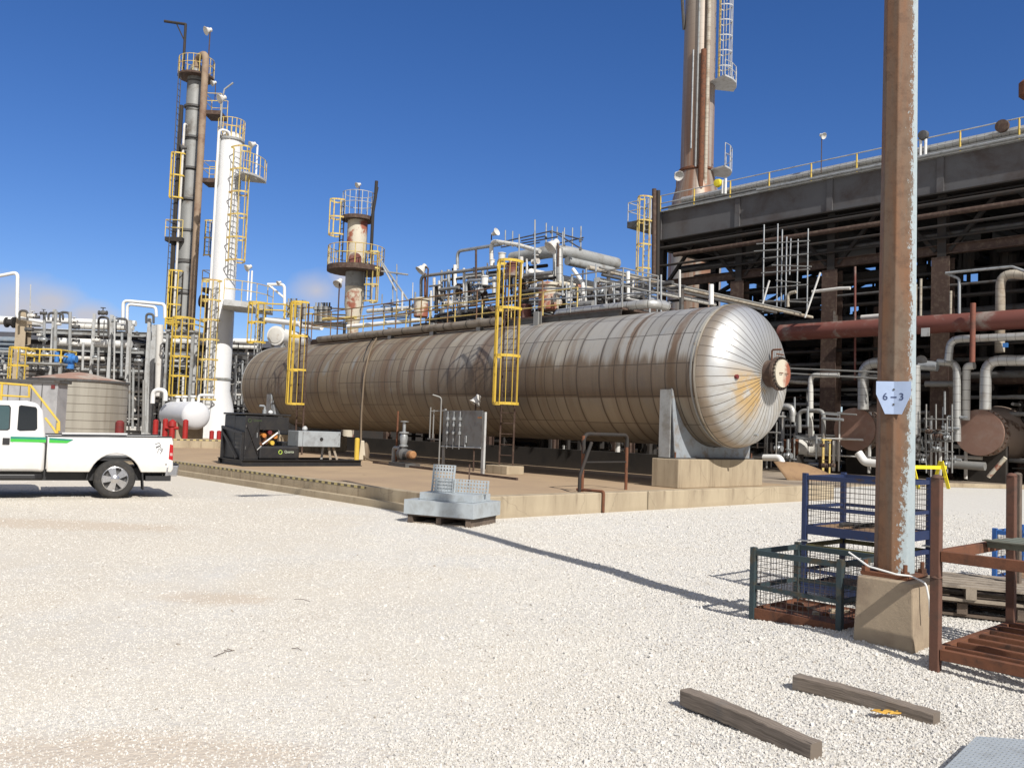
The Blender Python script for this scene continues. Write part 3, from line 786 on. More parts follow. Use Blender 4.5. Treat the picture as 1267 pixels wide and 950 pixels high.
tag(MB().tube([S((q1-K).dot(UA), 8.9, 4.98), S((q1-K).dot(UA), 8.9, 5.19), S((q2-K).dot(UA), 8.9, 5.19), S((q2-K).dot(UA), 9.6, 5.19)], .125, 16, .3).build('pipe', M['clad'], None), 'silver clad pipe lying on the grey end of the vessel walkway', 'pipe')
# hose hanging over the side
hz = [onB(432, 424, 8.2), AX(13.6, R(62), VR + .04)]
pa = (onB(449, 470, VB - VR - .05) - K).dot(UA)
H = [S(pa + .9, VB - .7, VZ + VR * .93 + .08), S(pa + .35, VB - 1.3, VZ + 1.30), S(pa + .05, VB - 1.62, VZ + .85), S(pa - .02, VB - 1.80, VZ + .1), S(pa - .05, VB - 1.86, 2.0), S(pa - .12, VB - 1.88, 1.1), S(pa - .45, VB - 1.95, .46), S(pa - 1.2, VB - 2.1, SL + .03), S(pa - 2.3, VB - 2.0, SL + .03)]
tag(MB().tube(H, .034, 8, .5).build('hose', M['hose'], None), 'brown hose draped over the vessel side down to the slab', 'hose')
H2 = [p + UA * .35 + UB * .05 for p in H[:3]] + [p + UA * .06 - UB * .0 for p in H[3:6]]
tag(MB().tube(H2, .022, 6, .4).build('hose', M['black'], None), 'thin black hose hanging beside the brown hose on the vessel', 'hose')
# ------------------------------------------------------------------ light pole, footing, sign
PP = V((3.07, 6.93, 0))
fb_ = thing('concrete_footing', 'square tan concrete footing block under the rusty light pole', 'footing', PP)
fz = .575
m = MB()
hw = .215
fc = PP + V((-.01, -.07, 0))
m.hexa([fc + (UA * x + UB * y) * (hw + (.03 if z < .1 else 0)) + UZ * z for z in (-.2, fz) for x, y in ((1, -1), (-1, -1), (-1, 1), (1, 1))])
m.build('block', mat('pole_footing_concrete', (.36, .285, .20), (.25, .19, .135), .92, scale=3, bump=.4, bscale=35), fb_, False, .012)
pole = thing('light_pole', 'tall octagonal steel pole with brown rust and flaking pale blue paint', 'pole', PP + UZ * fz)
def pole_mat():
    t = NT('rust_over_pale_blue_paint'); p = t.coord(); x, y, z = t.sep(p)
    # pale blue paint survives on the flank facing right, rust elsewhere (sharp flaking edge)
    g = t.n('ShaderNodeNewGeometry'); 
    ang = t.n('ShaderNodeMath', operation='ARCTAN2'); t.l(y, ang.inputs[0]); t.l(x, ang.inputs[1])
    flake = t.noise(t.comb(x, y, t.math('MULTIPLY', z, .7)), 30, 10, .82)
    slow = t.noise(p, 1.3, 4)
    d = t.math('ADD', t.math('MULTIPLY', ang.outputs[0], 1.1), t.math('MULTIPLY', flake, 3.4))
    d = t.math('ADD', d, t.math('MULTIPLY', slow, .7))
    lowp = t.step(z, 1.7, .2)
    d = t.math('ADD', d, t.math('MULTIPLY', lowp, .62))
    paint = t.step(d, .78, .90)
    paint = t.math('MULTIPLY', paint, t.math('LESS_THAN', ang.outputs[0], 1.9))
    rust = t.mix(t.step(t.noise(t.comb(x, y, t.math('MULTIPLY', z, .12)), 9, 5, .6), .35, .7), (.185, .092, .046), (.15, .112, .08))
    rust = t.mix(t.math('MULTIPLY', t.step(t.noise(p, 11, 6, .75), .46, .66), .6), rust, (.095, .052, .03))
    blue = t.mix(t.noise(p, 22, 4), (.29, .365, .40), (.42, .47, .48))
    t.bump(t.math('ADD', t.math('MULTIPLY', paint, .4), t.noise(p, 60, 4, .7)), .35, .004)
    return t.done(t.mix(paint, rust, blue), .75)
def cam_frame(p):
    d = V((EYEP.x - p.x, EYEP.y - p.y, 0)).normalized(); return d, V((-d.y, d.x, 0))     # towards the lens, image right
toc, rt = cam_frame(PP); rt = -rt if rt.x < 0 else rt
PR, PH = .150, 13.0
# flats at -60, -15, 30, 75 degrees from the line to the camera: corners half-way between
a0 = math.atan2(toc.y, toc.x)
m = MB(); n = 8
for z, r in ((fz + .03, PR), (PH, PR * .62)):
    for k in range(n):
        an = a0 + R(-51.5 + 45 * k) + 0
        m.v.append(PP + V((math.cos(an) * r, math.sin(an) * r, z)))
for k in range(n): m.face((k, (k + 1) % n, n + (k + 1) % n, n + k))
m.face(range(n)[::-1]); m.face(range(n, 2 * n))
m.build('shaft', pole_mat(), pole, False, .006)
MB().box(PP + UZ * (fz + .015), (.37, .37, .03), UA).build('base_plate', M['rust'], pole, False)
for x, y in ((1, 1), (1, -1), (-1, 1), (-1, -1)):
    c = PP + (UA * x + UB * y) * .155 + UZ * fz
    MB().cyl(c, c + UZ * .115, .017, n=8).cyl(c + UZ * .031, c + UZ * .062, .034, n=6).build('anchor_bolt', M['rust'], pole)
arm = MB().tube([PP + UZ * (PH - .2), PP + UZ * (PH + .4) - UB * .5, PP + UZ * (PH + .5) - UB * 1.6], .04, 8, .4).build('lamp_arm', M['galv'], pole)
MB().box(PP + UZ * (PH + .46) - UB * 1.9, (.3, .7, .14), UA).build('lamp_head', M['grey'], pole, False, .03)
# sign folded round the corner between two flats
sg = thing('pole_sign', 'pale blue tapered metal sign reading 6 - 3 fixed to the rusty pole', 'sign', PP + UZ * 1.9)
zc = onY(1102, 493, PP.y).z
# image right is counter-clockwise or clockwise about z: find the sense once
def adir(deg): return V((math.cos(a0 + R(deg)), math.sin(a0 + R(deg)), 0))
sgn = 1 if adir(30).dot(rt) > 0 else -1
ed = adir(-6.5 * sgn)
r_here = PR * (1 - .38 * (1.9 / PH)) + .006
E = PP + ed * r_here
tr_ = (adir((-6.5 + 90 - 22.5 + 12) * sgn)); tl_ = (adir((-6.5 - 90 + 22.5 - 12) * sgn))
wt, wb = .128, .062
z0, z1 = zc - .128, zc + .128
zm = z1 - .10
m = MB(); th = ed * .004
def tri(zs):
    return zs
pr = [E + UZ * z0, E + tr_ * wb + UZ * z0, E + tr_ * wt + UZ * zm, E + tr_ * wt + UZ * z1, E + UZ * z1]
pl = [E + UZ * z0, E + UZ * z1, E + tl_ * wt + UZ * z1, E + tl_ * wt + UZ * zm, E + tl_ * wb + UZ * z0]
m.prism(pr, th); m.prism(pl, th)
m.build('plate', mat('pale_blue_enamel', (.40, .50, .70), (.33, .38, .48), .45, scale=7, lo=.6, hi=.8), sg, False)
for z in (zc + .065, zc - .052): MB().cyl(E + UZ * z + th, E + UZ * z + th * 2.5, .008, n=8).build('bolt', M['grey_dark'], sg)
ink = mat('dark_blue_ink', (.045, .07, .16), None, .6)
def text(body, org, xdir, size, mt, parent, name='lettering', nrm=None, up=UZ):
    cu = bpy.data.curves.new(name, 'FONT'); cu.body = body; cu.size = size; cu.align_x = 'CENTER'; cu.align_y = 'CENTER'; cu.extrude = .0006; cu.offset = size * .012
    cu.materials.append(mt)
    to = bpy.data.objects.new('tmp', cu); COL.objects.link(to)
    dg = bpy.context.evaluated_depsgraph_get(); me = bpy.data.meshes.new_from_object(to.evaluated_get(dg)); bpy.data.objects.remove(to)
    x = V(xdir).normalized(); z = V(nrm).normalized() if nrm is not None else x.cross(up); y = z.cross(x)
    mt4 = Matrix((x, y, z)).transposed().to_4x4(); off = V((0, 0, 0)); q = parent
    while q is not None: off += V(q.location); q = q.parent
    mt4.translation = V(org) - off
    me.transform(mt4); o = bpy.data.objects.new(name, me); COL.objects.link(o); o.parent = parent
    return o
nr_ = tr_.cross(UZ); nr_ = nr_ if nr_.dot(toc) > 0 else -nr_
nl_ = tl_.cross(UZ); nl_ = nl_ if nl_.dot(toc) > 0 else -nl_
text('3', E + tr_ * .058 + th * 1.0 + nr_ * .002 + UZ * (zc + .006), tr_, .078, ink, sg, nrm=nr_)
text('6', E - (-tl_) * 0 + tl_ * .062 + th * 1.0 + nl_ * .002 + UZ * (zc + .006), -tl_, .078, ink, sg, nrm=nl_)
m = MB()
for tt, nn2 in ((tr_, nr_), (tl_, nl_)):
    m.box(E + tt * .011 + th + nn2 * .0015 + UZ * (zc + .004), (.022, .001, .010), tt, nn2)
m.build('lettering', ink, sg, False)
# white cable round the pole foot
cp = [PP - UA * -.0 + rt * -.33 + toc * .10 + UZ * .74, PP + rt * -.18 + toc * .2 + UZ * .655, PP + rt * .02 + toc * .255 + UZ * .62, PP + rt * .12 + toc * .235 + UZ * .615, PP + rt * .22 + toc * .28 + UZ * .58, PP + rt * .245 + toc * .30 + UZ * .45, PP + rt * .25 + toc * .295 + UZ * .33]
tag(MB().tube(cp, .0075, 8, .06).build('white_cable', M['white'], None), 'white cable end looped round the foot of the rusty pole', 'cable')

# ------------------------------------------------------------------ wire mesh cages
def mesh_panel(m, p0, p1, z0, z1, sp=.05, r=.0022):
    p0, p1 = V(p0), V(p1); d = p1 - p0; L = d.length; k = int(L / sp)
    for i in range(1, k):
        q = p0 + d * (i / k); m.tube([q + UZ * z0, q + UZ * z1], r, 4, cap=False)
    k2 = int((z1 - z0) / sp)
    for i in range(1, k2):
        z = z0 + (z1 - z0) * i / k2; m.tube([p0 + UZ * z, p1 + UZ * z], r, 4, cap=False)
    return m
def mesh_cage(label, fl, L, W, z0, h, mp, mr, mf, rot=(None, None), skirt=True, group=None, floor=True):
    ax = rot[0] if rot[0] is not None else -UA; ay = rot[1] if rot[1] is not None else UB
    t = thing('mesh_cage', label, 'mesh cage', V((fl.x, fl.y, z0)), group)
    c = [fl, fl + ax * L, fl + ax * L + ay * W, fl + ay * W]; c = [V((p.x, p.y, z0)) for p in c]
    for p in c:
        post = MB().box(p + UZ * h / 2, (.05, .05, h), ax, ay).build('corner_post', mp, t, False, .004)
        MB().box(p + UZ * .006, (.10, .10, .012), ax, ay).build('foot_plate', M['rust'] if z0 < .2 else M['galv'], post, False)
    for i in range(4):
        p, q = c[i], c[(i + 1) % 4]; d = (q - p).normalized()
        MB().bar(p + d * .025 + UZ * (h - .045), q - d * .025 + UZ * (h - .045), .03, .045).build('top_rail', mr if i != 1 else mp, t, False)
        MB().bar(p + d * .025 + UZ * h * .5, q - d * .025 + UZ * h * .5, .022, .035).build('middle_rail', mp, t, False)
        MB().bar(p + d * .025 + UZ * .12, q - d * .025 + UZ * .12, .03, .09).build('bottom_rail', mf, t, False)
        mesh_panel(MB(), p + d * .02, q - d * .02, .15, h - .06).build('mesh_panel', M['wire'], t, False)
    if floor:
        s = (c[0] + c[2]) / 2
        MB().box(s + UZ * .14, (L - .04, W - .04, .015), ax, ay).build('floor_sheet', mf if mf is M['rust'] else M['cardboard'], t, False)
    return t
fl1 = G(931, 773, -.02)
mesh_cage('low dark green mesh cage with a rusty floor, directly left of the pole footing', fl1, .80, .75, -.03, .69, M['green_steel'], M['green_steel'], M['rust'])
fl2 = G(994, 738)
mesh_cage('dark blue mesh cage at the bottom of the stack behind the pole', fl2, .92, .83, -.01, .58, M['blue_steel'], M['olive_steel'], M['blue_steel'], group='stacked blue mesh cages')
mesh_cage('dark blue mesh cage on top of the stack, with an olive front rail', fl2, .92, .83, .575, .70, M['blue_steel'], M['blue_steel'], M['blue_steel'], group='stacked blue mesh cages')
for k, (s_, d_) in enumerate(((.25, .3), (.36, .4))):
    p = fl2 - UA * s_ + UB * d_ + UZ * .735
    tag(MB().tube([p, p + UA * .06 + UB * .1 + UZ * .012, p - UA * .1 + UB * .22 + UZ * .02], .022, 8, .05).build('rubber_offcut', M['rubber'], None), ('short black rubber offcut lying in the top blue cage' if k == 0 else 'second bent black offcut in the top blue cage'), 'offcut')
p = fl2 - UA * .74 + UB * .66 + UZ * .735
tag(MB().tube([p, p + UB * .1, p + UB * .1 - UA * .05, p - UA * .06], .02, 8, .02).build('red_rag', M['dark_red'], None), 'red rag lying in the right end of the top blue cage', 'rag')
rr = random.Random(5)
for k in range(16):
    q = fl1 - UA * rr.uniform(.08, .72) + UB * rr.uniform(.1, .65) + UZ * .125
    mm = MB(); s = rr.uniform(.012, .035); mm.hexa([q + V((sx * s * rr.uniform(.6, 1.3), sy * s * rr.uniform(.6, 1.3), sz * s * .8 + s * .6)) for sz in (-1, 1) for sx, sy in ((-1, -1), (1, -1), (1, 1), (-1, 1))])
    tag(mm.build('scrap_piece', M['conc'] if k % 3 == 0 else M['rust'], None, False), ('small pale scrap piece on the rusty floor of the low green cage' if k % 3 == 0 else 'small rusty scrap piece on the floor of the low green cage'), 'scrap', 'pale scrap in the low cage' if k % 3 == 0 else 'rusty scrap in the low cage')
mesh_cage('bright blue mesh cage behind the rusty stillages and wooden pallets', V((5.58, 10.0, 0)), 1.3, .9, -.01, .70, M['blue_bright'], M['blue_bright'], M['blue_bright'])

# ------------------------------------------------------------------ rusty stillages
def stillage(label, fl, L, W, z0, hp, zb, mp, slats=True, nsl=7, group=None, deck=None):
    t = thing('stillage', label, 'stillage', V((fl.x, fl.y, z0)), group)
    ax, ay = -UA, UB
    c = [V((q.x, q.y, z0)) for q in (fl, fl + ax * L, fl + ax * L + ay * W, fl + ay * W)]
    for p in c:
        post = MB().box(p + UZ * hp / 2, (.066, .066, hp), ax, ay).build('corner_post', mp, t, False, .006)
        MB().lathe(p + UZ * (hp - .001), UZ, [(0, .045), (.02, .03), (.025, .001)], 8).build('post_cap', mp, post)
    for i in range(4):
        p, q = c[i], c[(i + 1) % 4]; d = (q - p).normalized()
        MB().bar(p + d * .038 + UZ * zb, q - d * .038 + UZ * zb, .05, .075).build('side_rail', M['rust'], t, False, .004)
    if slats:
        for k in range(nsl):
            p = c[0] + ay * (W * (k + .5) / nsl) + ax * .03 + UZ * (zb + .01); q = p + ax * (L - .06)
            MB().bar(p, q, .012, .055).bar(p + ay * .026 + UZ * .028, q + ay * .026 + UZ * .028, .05, .006).build('slat', M['rust'], t, False)
    return t
P1 = G(1157, 838, -.02)
stillage('rusty open steel stillage standing on the gravel at the right edge', P1, 1.5, 1.52, -.04, .72, .19, M['stillage'], group='stacked rusty stillages')
stillage('rusty stillage frame stacked on top of another, nearest the right edge', P1, 1.5, 1.52, .683, .70, .15, M['stillage'], slats=False, group='stacked rusty stillages')
MB_ = None
for k in range(5):
    p = P1 + UB * (.86 + .13 * k) - UA * (.02 + .03 * k) + UZ * .915
    tag(MB().bar(p, p - UA * 1.6, .10, .008).bar(p + UB * .046 - UZ * .03, p + UB * .046 - UZ * .03 - UA * 1.6, .008, .06).build('angle_bar', mat('grey_green_primer', (.17, .185, .15), (.11, .09, .06), .7), None, False), 'grey green steel angle bar laid across the top rusty stillage', 'steel bar', 'grey green bars on the stillage')
for k in range(3):
    p = P1 + UB * (.35 + .36 * k) - UA * (.55 + .05 * k) + UZ * .235
    tag(MB().bar(p, p - UA * .9 + UB * .15, .09, .05).build('timber_offcut', M['timber'], None, False), 'weathered timber offcut lying on the slats of the lower stillage', 'timber', 'offcuts on the stillage')
stillage('grey weathered stillage further back at the right edge with its tall post', V((5.03, 8.62, 0)), 1.4, 1.4, -.02, 1.37, .2, M['timber'], slats=True, nsl=4)

# ------------------------------------------------------------------ wooden pallets
def pallet(label, c, ax, z, mt, group):
    ay = UZ.cross(ax); t = thing('wooden_pallet', label, 'pallet', V((c.x, c.y, z)), group)
    for k in range(6):
        o = ay * (-.42 + .168 * k)
        MB().box(c + o + UZ * (z + .135), (1.1, .115, .02), ax, ay).build('deck_board', mt, t, False)
    for k in (-1, 0, 1):
        MB().box(c + ax * (.5 * k) + UZ * (z + .0755), (.09, .98, .098), ax, ay).build('bearer', mt, t, False)
    for k in (-1, 0, 1):
        MB().box(c + ay * (.42 * k) + UZ * (z + .0135), (1.1, .10, .025), ax, ay).build('bottom_board', mt, t, False)
pc = V((4.55, 8.75, 0)); pax = (-UA * 1.0 + UB * .35).normalized()
pallet('worn grey wooden pallet lying on the gravel behind the stillage', pc + UB * .05, pax, -.005, M['timber'], 'stacked wooden pallets')
pallet('pale wooden pallet on top of the other, behind the stillage', pc - UA * .06, (pax + UB * .08).normalized(), .145, M['pallet_wood'], 'stacked wooden pallets')

# ------------------------------------------------------------------ timbers, scrap, perforated sheet in the foreground
def timber(label, p0, p1, w, h):
    p0, p1 = V(p0), V(p1); o = MB().bar(p0 + UZ * (h / 2 - .012), p1 + UZ * (h / 2 - .012), w, h).build('timber_beam', M['timber'], None, False, .006)
    tag(o, label, 'timber')
def timber_mat():
    t = NT('split_weathered_timber'); u, v, _ = t.sep(t.coord('Generated')); p = t.coord()
    g = t.n('ShaderNodeTexCoord').outputs['UV']
    gu, gv, _w = t.sep(g)
    grain = t.noise(t.comb(t.math('MULTIPLY', gu, 3.0), t.math('MULTIPLY', gv, 85)), 1.0, 6, .7, .4)
    split = t.step(t.noise(t.comb(t.math('MULTIPLY', gu, 1.3), t.math('MULTIPLY', gv, 30)), 1.0, 2, .5, .6), .66, .72)
    col = t.mix(t.step(grain, .3, .7), (.13, .104, .08), (.29, .24, .195))
    col = t.mix(t.step(t.noise(p, 5, 5, .65), .5, .75), col, (.17, .155, .14))
    col = t.mix(t.math('MULTIPLY', split, .85), col, (.03, .022, .017))
    t.bump(t.math('ADD', grain, t.math('MULTIPLY', split, -2.5)), .7, .006)
    return t.done(col, .9)
TIM = timber_mat()
def timber(label, p0, p1, w, h):
    p0, p1 = V(p0), V(p1); d = p1 - p0; L = d.length; d.normalize(); y = UZ.cross(d).normalized(); m = MB(); n = 24; rt_ = random.Random(len(label))
    prof = [(-.5, 0), (-.5, .93), (-.43, 1), (.43, 1), (.5, .94), (.5, 0)]
    lens = [0, h, h + .02, h + .02 + w, h + w + .04, 2 * h + w + .04]
    for i in range(n + 1):
        f = i / n; sag = .006 * math.sin(f * PI * 1.3 + .4); side = .008 * math.sin(f * PI)
        for q in prof:
            j = rt_.uniform(-.0022, .0022)
            m.v.append(p0 + d * (L * f) + y * (q[0] * w + side + j) + UZ * (q[1] * (h + .012) - .026 + sag + j))
    k = len(prof)
    for i in range(n):
        for c in range(k - 1):
            a = i * k + c; x0, x1 = L * i / n, L * (i + 1) / n
            m.face((a, a + 1, a + k + 1, a + k), ((x0, lens[c]), (x0, lens[c + 1]), (x1, lens[c + 1]), (x1, lens[c])))
    m.face(list(range(k))[::-1]); m.face([n * k + c for c in range(k)])
    tag(m.build('timber_beam', TIM, None, True, 0, 30), label, 'timber')
timber('weathered square timber on the gravel, the nearer of two', G(848, 866), G(1010, 934), .092, .084)
timber('weathered square timber on the gravel, the farther of two, beside the yellow scrap', G(985, 846), G(1159, 893), .092, .076)
q = G(1096, 885); m = MB(); NX = 9
for i in range(NX):
    for j in range(5):
        u, v = i / (NX - 1) - .5, j / 4 - .5
        m.v.append(q + V((u * .155 + .02 * math.sin(j * 2.1), v * .06 + .012 * math.sin(i * 1.7), .014 + .013 * abs(math.sin(i * 1.9 + j)) )))
for i in range(NX - 1):
    for j in range(4):
        a = i * 5 + j; m.face((a, a + 5, a + 6, a + 1))
o = m.build('yellow_scrap', mat('crumpled_yellow_paper', (.62, .36, .06), (.5, .25, .03), .8, scale=20), None, True); so_ = o.modifiers.new('thick', 'SOLIDIFY'); so_.thickness = .003
tag(o, 'crumpled yellow orange scrap beside the farther timber', 'scrap')
q = G(905, 885); tag(MB().box(q + UZ * .012, (.03, .022, .025), (.8, .6, 0)).build('red_chip', M['dark_red'], None, False, .004), 'tiny dark red chip on the gravel near the end of a timber', 'chip') if False else None

for k, (pa_, pb2) in enumerate((((264, 812), (290, 804)), ((276, 805), (287, 804)), ((364, 741), (384, 744)), ((361, 802), (373, 804)))):
    a_, b_ = G(*pa_, .012), G(*pb2, .014)
    tag(MB().tube([a_, a_.lerp(b_, .5) + V((.004, .012, .008)), b_], .0024, 5).build('twig', M['rust_brown'], None), 'small dark twig lying on the pale gravel', 'twig', 'twigs on the gravel')
def perforated(name, org, ux, uy, un, nx, ny, pitch, r, th, mt, parent, holes=1, stagger=True, fold=0.0):
    """sheet with real holes: every cell is a square with an 8-sided hole"""
    m = MB(); org, ux, uy, un = V(org), V(ux), V(uy), V(un)
    def P(x, y, z):
        return org + ux * x + uy * y + un * z
    for i in range(nx):
        for j in range(ny):
            x0, y0 = i * pitch, j * pitch; cx, cy = x0 + pitch / 2, y0 + pitch / 2
            rr_ = r
            hole = not (stagger and (i + j) % 2)
            if not hole:
                n0 = len(m.v)
                for z in (0, th):
                    m.v += [P(x0, y0, z), P(x0 + pitch, y0, z), P(x0 + pitch, y0 + pitch, z), P(x0, y0 + pitch, z)]
                m.face((n0 + 3, n0 + 2, n0 + 1, n0)); m.face((n0 + 4, n0 + 5, n0 + 6, n0 + 7)); continue
            sq = [(-1, -1), (0, -1), (1, -1), (1, 0), (1, 1), (0, 1), (-1, 1), (-1, 0)]
            n0 = len(m.v)
            for z in (0, th):
                for k in range(8): m.v.append(P(cx + sq[k][0] * pitch / 2, cy + sq[k][1] * pitch / 2, z))
                for k in range(8):
                    an = PI * 1.25 + 2 * PI * k / 8
                    m.v.append(P(cx + math.cos(an) * rr_, cy + math.sin(an) * rr_, z))
            for k in range(8):
                k2 = (k + 1) % 8
                m.face((n0 + k2, n0 + k, n0 + 8 + k, n0 + 8 + k2)); m.face((n0 + 16 + k, n0 + 16 + k2, n0 + 24 + k2, n0 + 24 + k))
                m.face((n0 + 8 + k, n0 + 24 + k, n0 + 24 + k2, n0 + 8 + k2))
    return m.build(name, mt, parent, False)
tray_m = mat('galvanised_tray_steel', (.50, .55, .58), (.40, .43, .44), .5, .35, scale=4)
# tray in the bottom right corner
ps = thing('perforated_tray', 'grey perforated steel tray lying on the gravel in the near corner', 'tray', G(1230, 930))
c0 = G(1206, 911, .06); ux = (G(1300, 917, .06) - c0).normalized(); uy = (G(1166, 950, .06) - c0).normalized()
perforated('sheet', c0 + ux * .012, ux, uy, UZ, 30, 34, .0250, .0098, .004, tray_m, ps, stagger=True)
m = MB(); e0, e1 = c0, c0 + uy * .9
m.v += [e0 + ux * .012, e1 + ux * .012, e1 - ux * .035 - UZ * .062, e0 - ux * .035 - UZ * .062]; m.face((0, 1, 2, 3))
o = m.build('folded_side', tray_m, ps, False); sm_ = o.modifiers.new('thick', 'SOLIDIFY'); sm_.thickness = .004
e0, e1 = c0 - uy * .0, c0 + ux * .8
m = MB(); m.v += [e0 + ux * .012 - UZ * .002, e1 - UZ * .002, e1 - UZ * .07 - uy * .01, e0 + ux * .0 - UZ * .07 - uy * .01]; m.face((0, 1, 2, 3))
o = m.build('folded_side', tray_m, ps, False); sm_ = o.modifiers.new('thick', 'SOLIDIFY'); sm_.thickness = .004

# ------------------------------------------------------------------ stack of perforated trays on a pallet by the slab corner
TF = G(582, 653)                        # near right corner of the pallet
L1 = G(504, 646) ; tx = (L1 - TF); tx.z = 0; TL = tx.length; tx.normalize()
ty = -UZ.cross(tx) if UZ.cross(tx).y < 0 else UZ.cross(tx)
TWD = .95
tp = thing('wooden_pallet', 'thin grey wooden pallet under the stack of perforated steel trays', 'pallet', TF)
for k in range(3):
    c = TF + tx * (TL * (.04 + .46 * k)) + ty * TWD / 2 + UZ * .06
    MB().box(c, (.09, TWD, .12), tx, ty).build('bearer', M['timber'], tp, False)
for k in range(3):
    c = TF + tx * TL * .5 + ty * (TWD * (.08 + .42 * k)) + UZ * .009
    MB().box(c, (TL, .09, .015), tx, ty).build('bottom_board', M['pallet_wood'], tp, False)
MB().box(TF + tx * TL * .5 + ty * TWD * .5 + UZ * .131, (TL + .02, TWD, .02), tx, ty).build('deck_board', M['timber'], tp, False)
def tray(label, o, x, y, L, W, z, h, group, perf=True):
    """open-top folded tray, perforated floor turned up: a box with a perforated lid"""
    t = thing('perforated_tray', label, 'tray', V((o.x, o.y, z)), group)
    n = UZ; a, b, c, d = o, o + x * L, o + x * L + y * W, o + y * W
    for p, q, nm in ((a, b, 'side'), (b, c, 'side'), (c, d, 'side'), (d, a, 'side')):
        MB().bar(V((p.x, p.y, z + h / 2)), V((q.x, q.y, z + h / 2)), .005, h).build('folded_side', tray_m, t, False, .002)
    pt = .055
    perforated('perforated_sheet', V((o.x, o.y, z + h - .006)) + x * .01 + y * .01, x, y, UZ, int((L - .02) / pt), int((W - .02) / pt), pt, .017, .004, tray_m, t, stagger=False)
    return t
z = .145
org = TF - tx * .06 - ty * .03
tray('largest grey steel tray, lowest of the stack on the thin pallet', org, tx, ty, TL + .12, TWD + .06, z, .24, 'perforated trays on the pallet')
tray('middle grey perforated tray set back on the pallet stack', org + tx * .12 + ty * .2, tx, ty, TL - .18, TWD - .3, z + .242, .12, 'perforated trays on the pallet')
# upright sheets standing on the stack
def upright(label, p, x, L, H, z, lean=.12):
    t = thing('perforated_sheet', label, 'sheet', V((p.x, p.y, z)), 'perforated sheets standing on the pallet stack')
    up = (UZ + ty * lean).normalized(); pt = .058
    nxh, nyh = int(L / pt), int(H / pt)
    perforated('sheet', V((p.x, p.y, z)), x, up, x.cross(up), nxh, nyh, pt, .018, .006, tray_m, t, stagger=False)
    e = V((p.x, p.y, z)) + x * (nxh * pt)
    for q in (V((p.x, p.y, z)), e):
        MB().bar(q - x.cross(up) * .0, q + up * nyh * pt, .012, .055, x.cross(up)).build('folded_edge', tray_m, t, False)
zz = z + .363
upright('tall perforated grey sheet standing upright on the left of the tray stack', org + tx * (TL - .12) + ty * .50, -tx, .42, .50, zz)
upright('low perforated grey sheet leaning across the right of the tray stack', org + tx * .80 + ty * .58, -tx, .78, .27, zz)
upright('low perforated grey sheet leaning in the middle of the tray stack', org + tx * .98 + ty * .50, -tx, .40, .27, zz)

# ------------------------------------------------------------------ rusty pipe hoop and posts at the front kerb
pA, pB = onA(742, 606, .45), onA(792, 604, 1.0)
def hoop(label, p, q, h, r, mt, z0=SL):
    t = thing('pipe_guard', label, 'guard rail', V((p.x, p.y, z0)))
    p, q = V((p.x, p.y, z0)), V((q.x, q.y, z0))
    for w_ in (p, q): MB().tube([w_, w_ + UZ * h], r, 10).build('post', mt, t)
    return t, p, q
t, p, q = hoop('rusty pipe hoop with a black top rail standing in front of the long vessel', S(.75, 3.75), S(.9, 5.35), 1.18, .035, M['rust'])
MB().tube([p - UA * .02 + UZ * .8, p + UZ * 1.22, q + UZ * 1.22, q + UZ * .95], .04, 10, .28).build('top_rail', M['black_steel'], t)
MB().tube([p + UZ * .62, q + UZ * .62], .018, 8).build('middle_rail', M['black_steel'], t)
t2 = S(.5, 3.4, SL)
tag(MB().tube([t2, t2 + UZ * .35, t2 + UZ * 1.05 + UA * .0 + UB * .33], .035, 10, .2).build('bent_pipe', M['black_steel'], None), 'black bent pipe leaning beside the rusty hoop', 'pipe')
dp = S(.2, (onA(745, 612, 0) - K).dot(UB), KT)
tag(MB().tube([dp + UA * .5 + UZ * .02, dp - UA * .24 + UZ * .03, dp - UA * .24 - UZ * .4], .03, 8, .05).build('drain_pipe', M['rust'], None), 'rusty drain pipe elbow over the front kerb', 'pipe')
pp = G(580, 604, SL)
tag(MB().bar(pp, pp + UZ * .5, .03, .03).build('steel_stake', M['rust_brown'], None, False), 'thin brown stake standing on the slab behind the tray stack', 'stake')

# ------------------------------------------------------------------ instrument panel stand
i0, i1 = G(548, 580, SL), G(597, 586, SL)
t = thing('instrument_panel', 'grey metal instrument board on two posts with three columns of valves', 'panel', (i0 + i1) / 2)
d = (i1 - i0).normalized(); nn = UZ.cross(d); nn = nn if nn.y < 0 else -nn
H_ = px_m(74, i0)
MB().bar(i0, i0 + UZ * H_, .09, .05, nn).build('post', M['grey'], t, False)
MB().bar(i1, i1 + UZ * px_m(76, i1), .13, .06, nn).build('post', M['grey_light'], t, False)
zb1, zb2 = px_m(30, i0), px_m(72, i0)
bl = (i1 - i0).length
MB().prism([i0 + nn * .06 + UZ * zb1, i1 + nn * .06 + UZ * zb1, i1 + nn * .06 + UZ * zb2, i0 + nn * .06 + UZ * zb2], -nn * .01).build('board', mat('dirty_grey_board', (.19, .19, .18), (.12, .10, .085), .6, scale=2), t, False)
for k in range(3):
    c = i0 + d * (bl * (.16 + .16 * k)) + nn * .10
    s_ = MB().tube([c + UZ * (zb1 - .1), c + UZ * (zb2 - .03)], .016, 8).build('riser', M['galv'], t)
    for zf, r0 in ((.30, .045), (.52, .04), (.70, .05)):
        z = zb1 + (zb2 - zb1) * zf
        MB().lathe(c + UZ * z, UZ, [(0, .012), (.02, r0), (.09, r0), (.11, .012)], 10).build('valve_body', M['galv'], s_)
c = i0 + d * (bl * .62) + nn * .09
MB().tube([c + UZ * (zb1 - .05), c + UZ * (zb1 + .28), c + d * .06 + UZ * (zb1 + .28), c + d * .06 + UZ * (zb1 + .1)], .022, 8).build('gauge_loop', M['galv'], t)
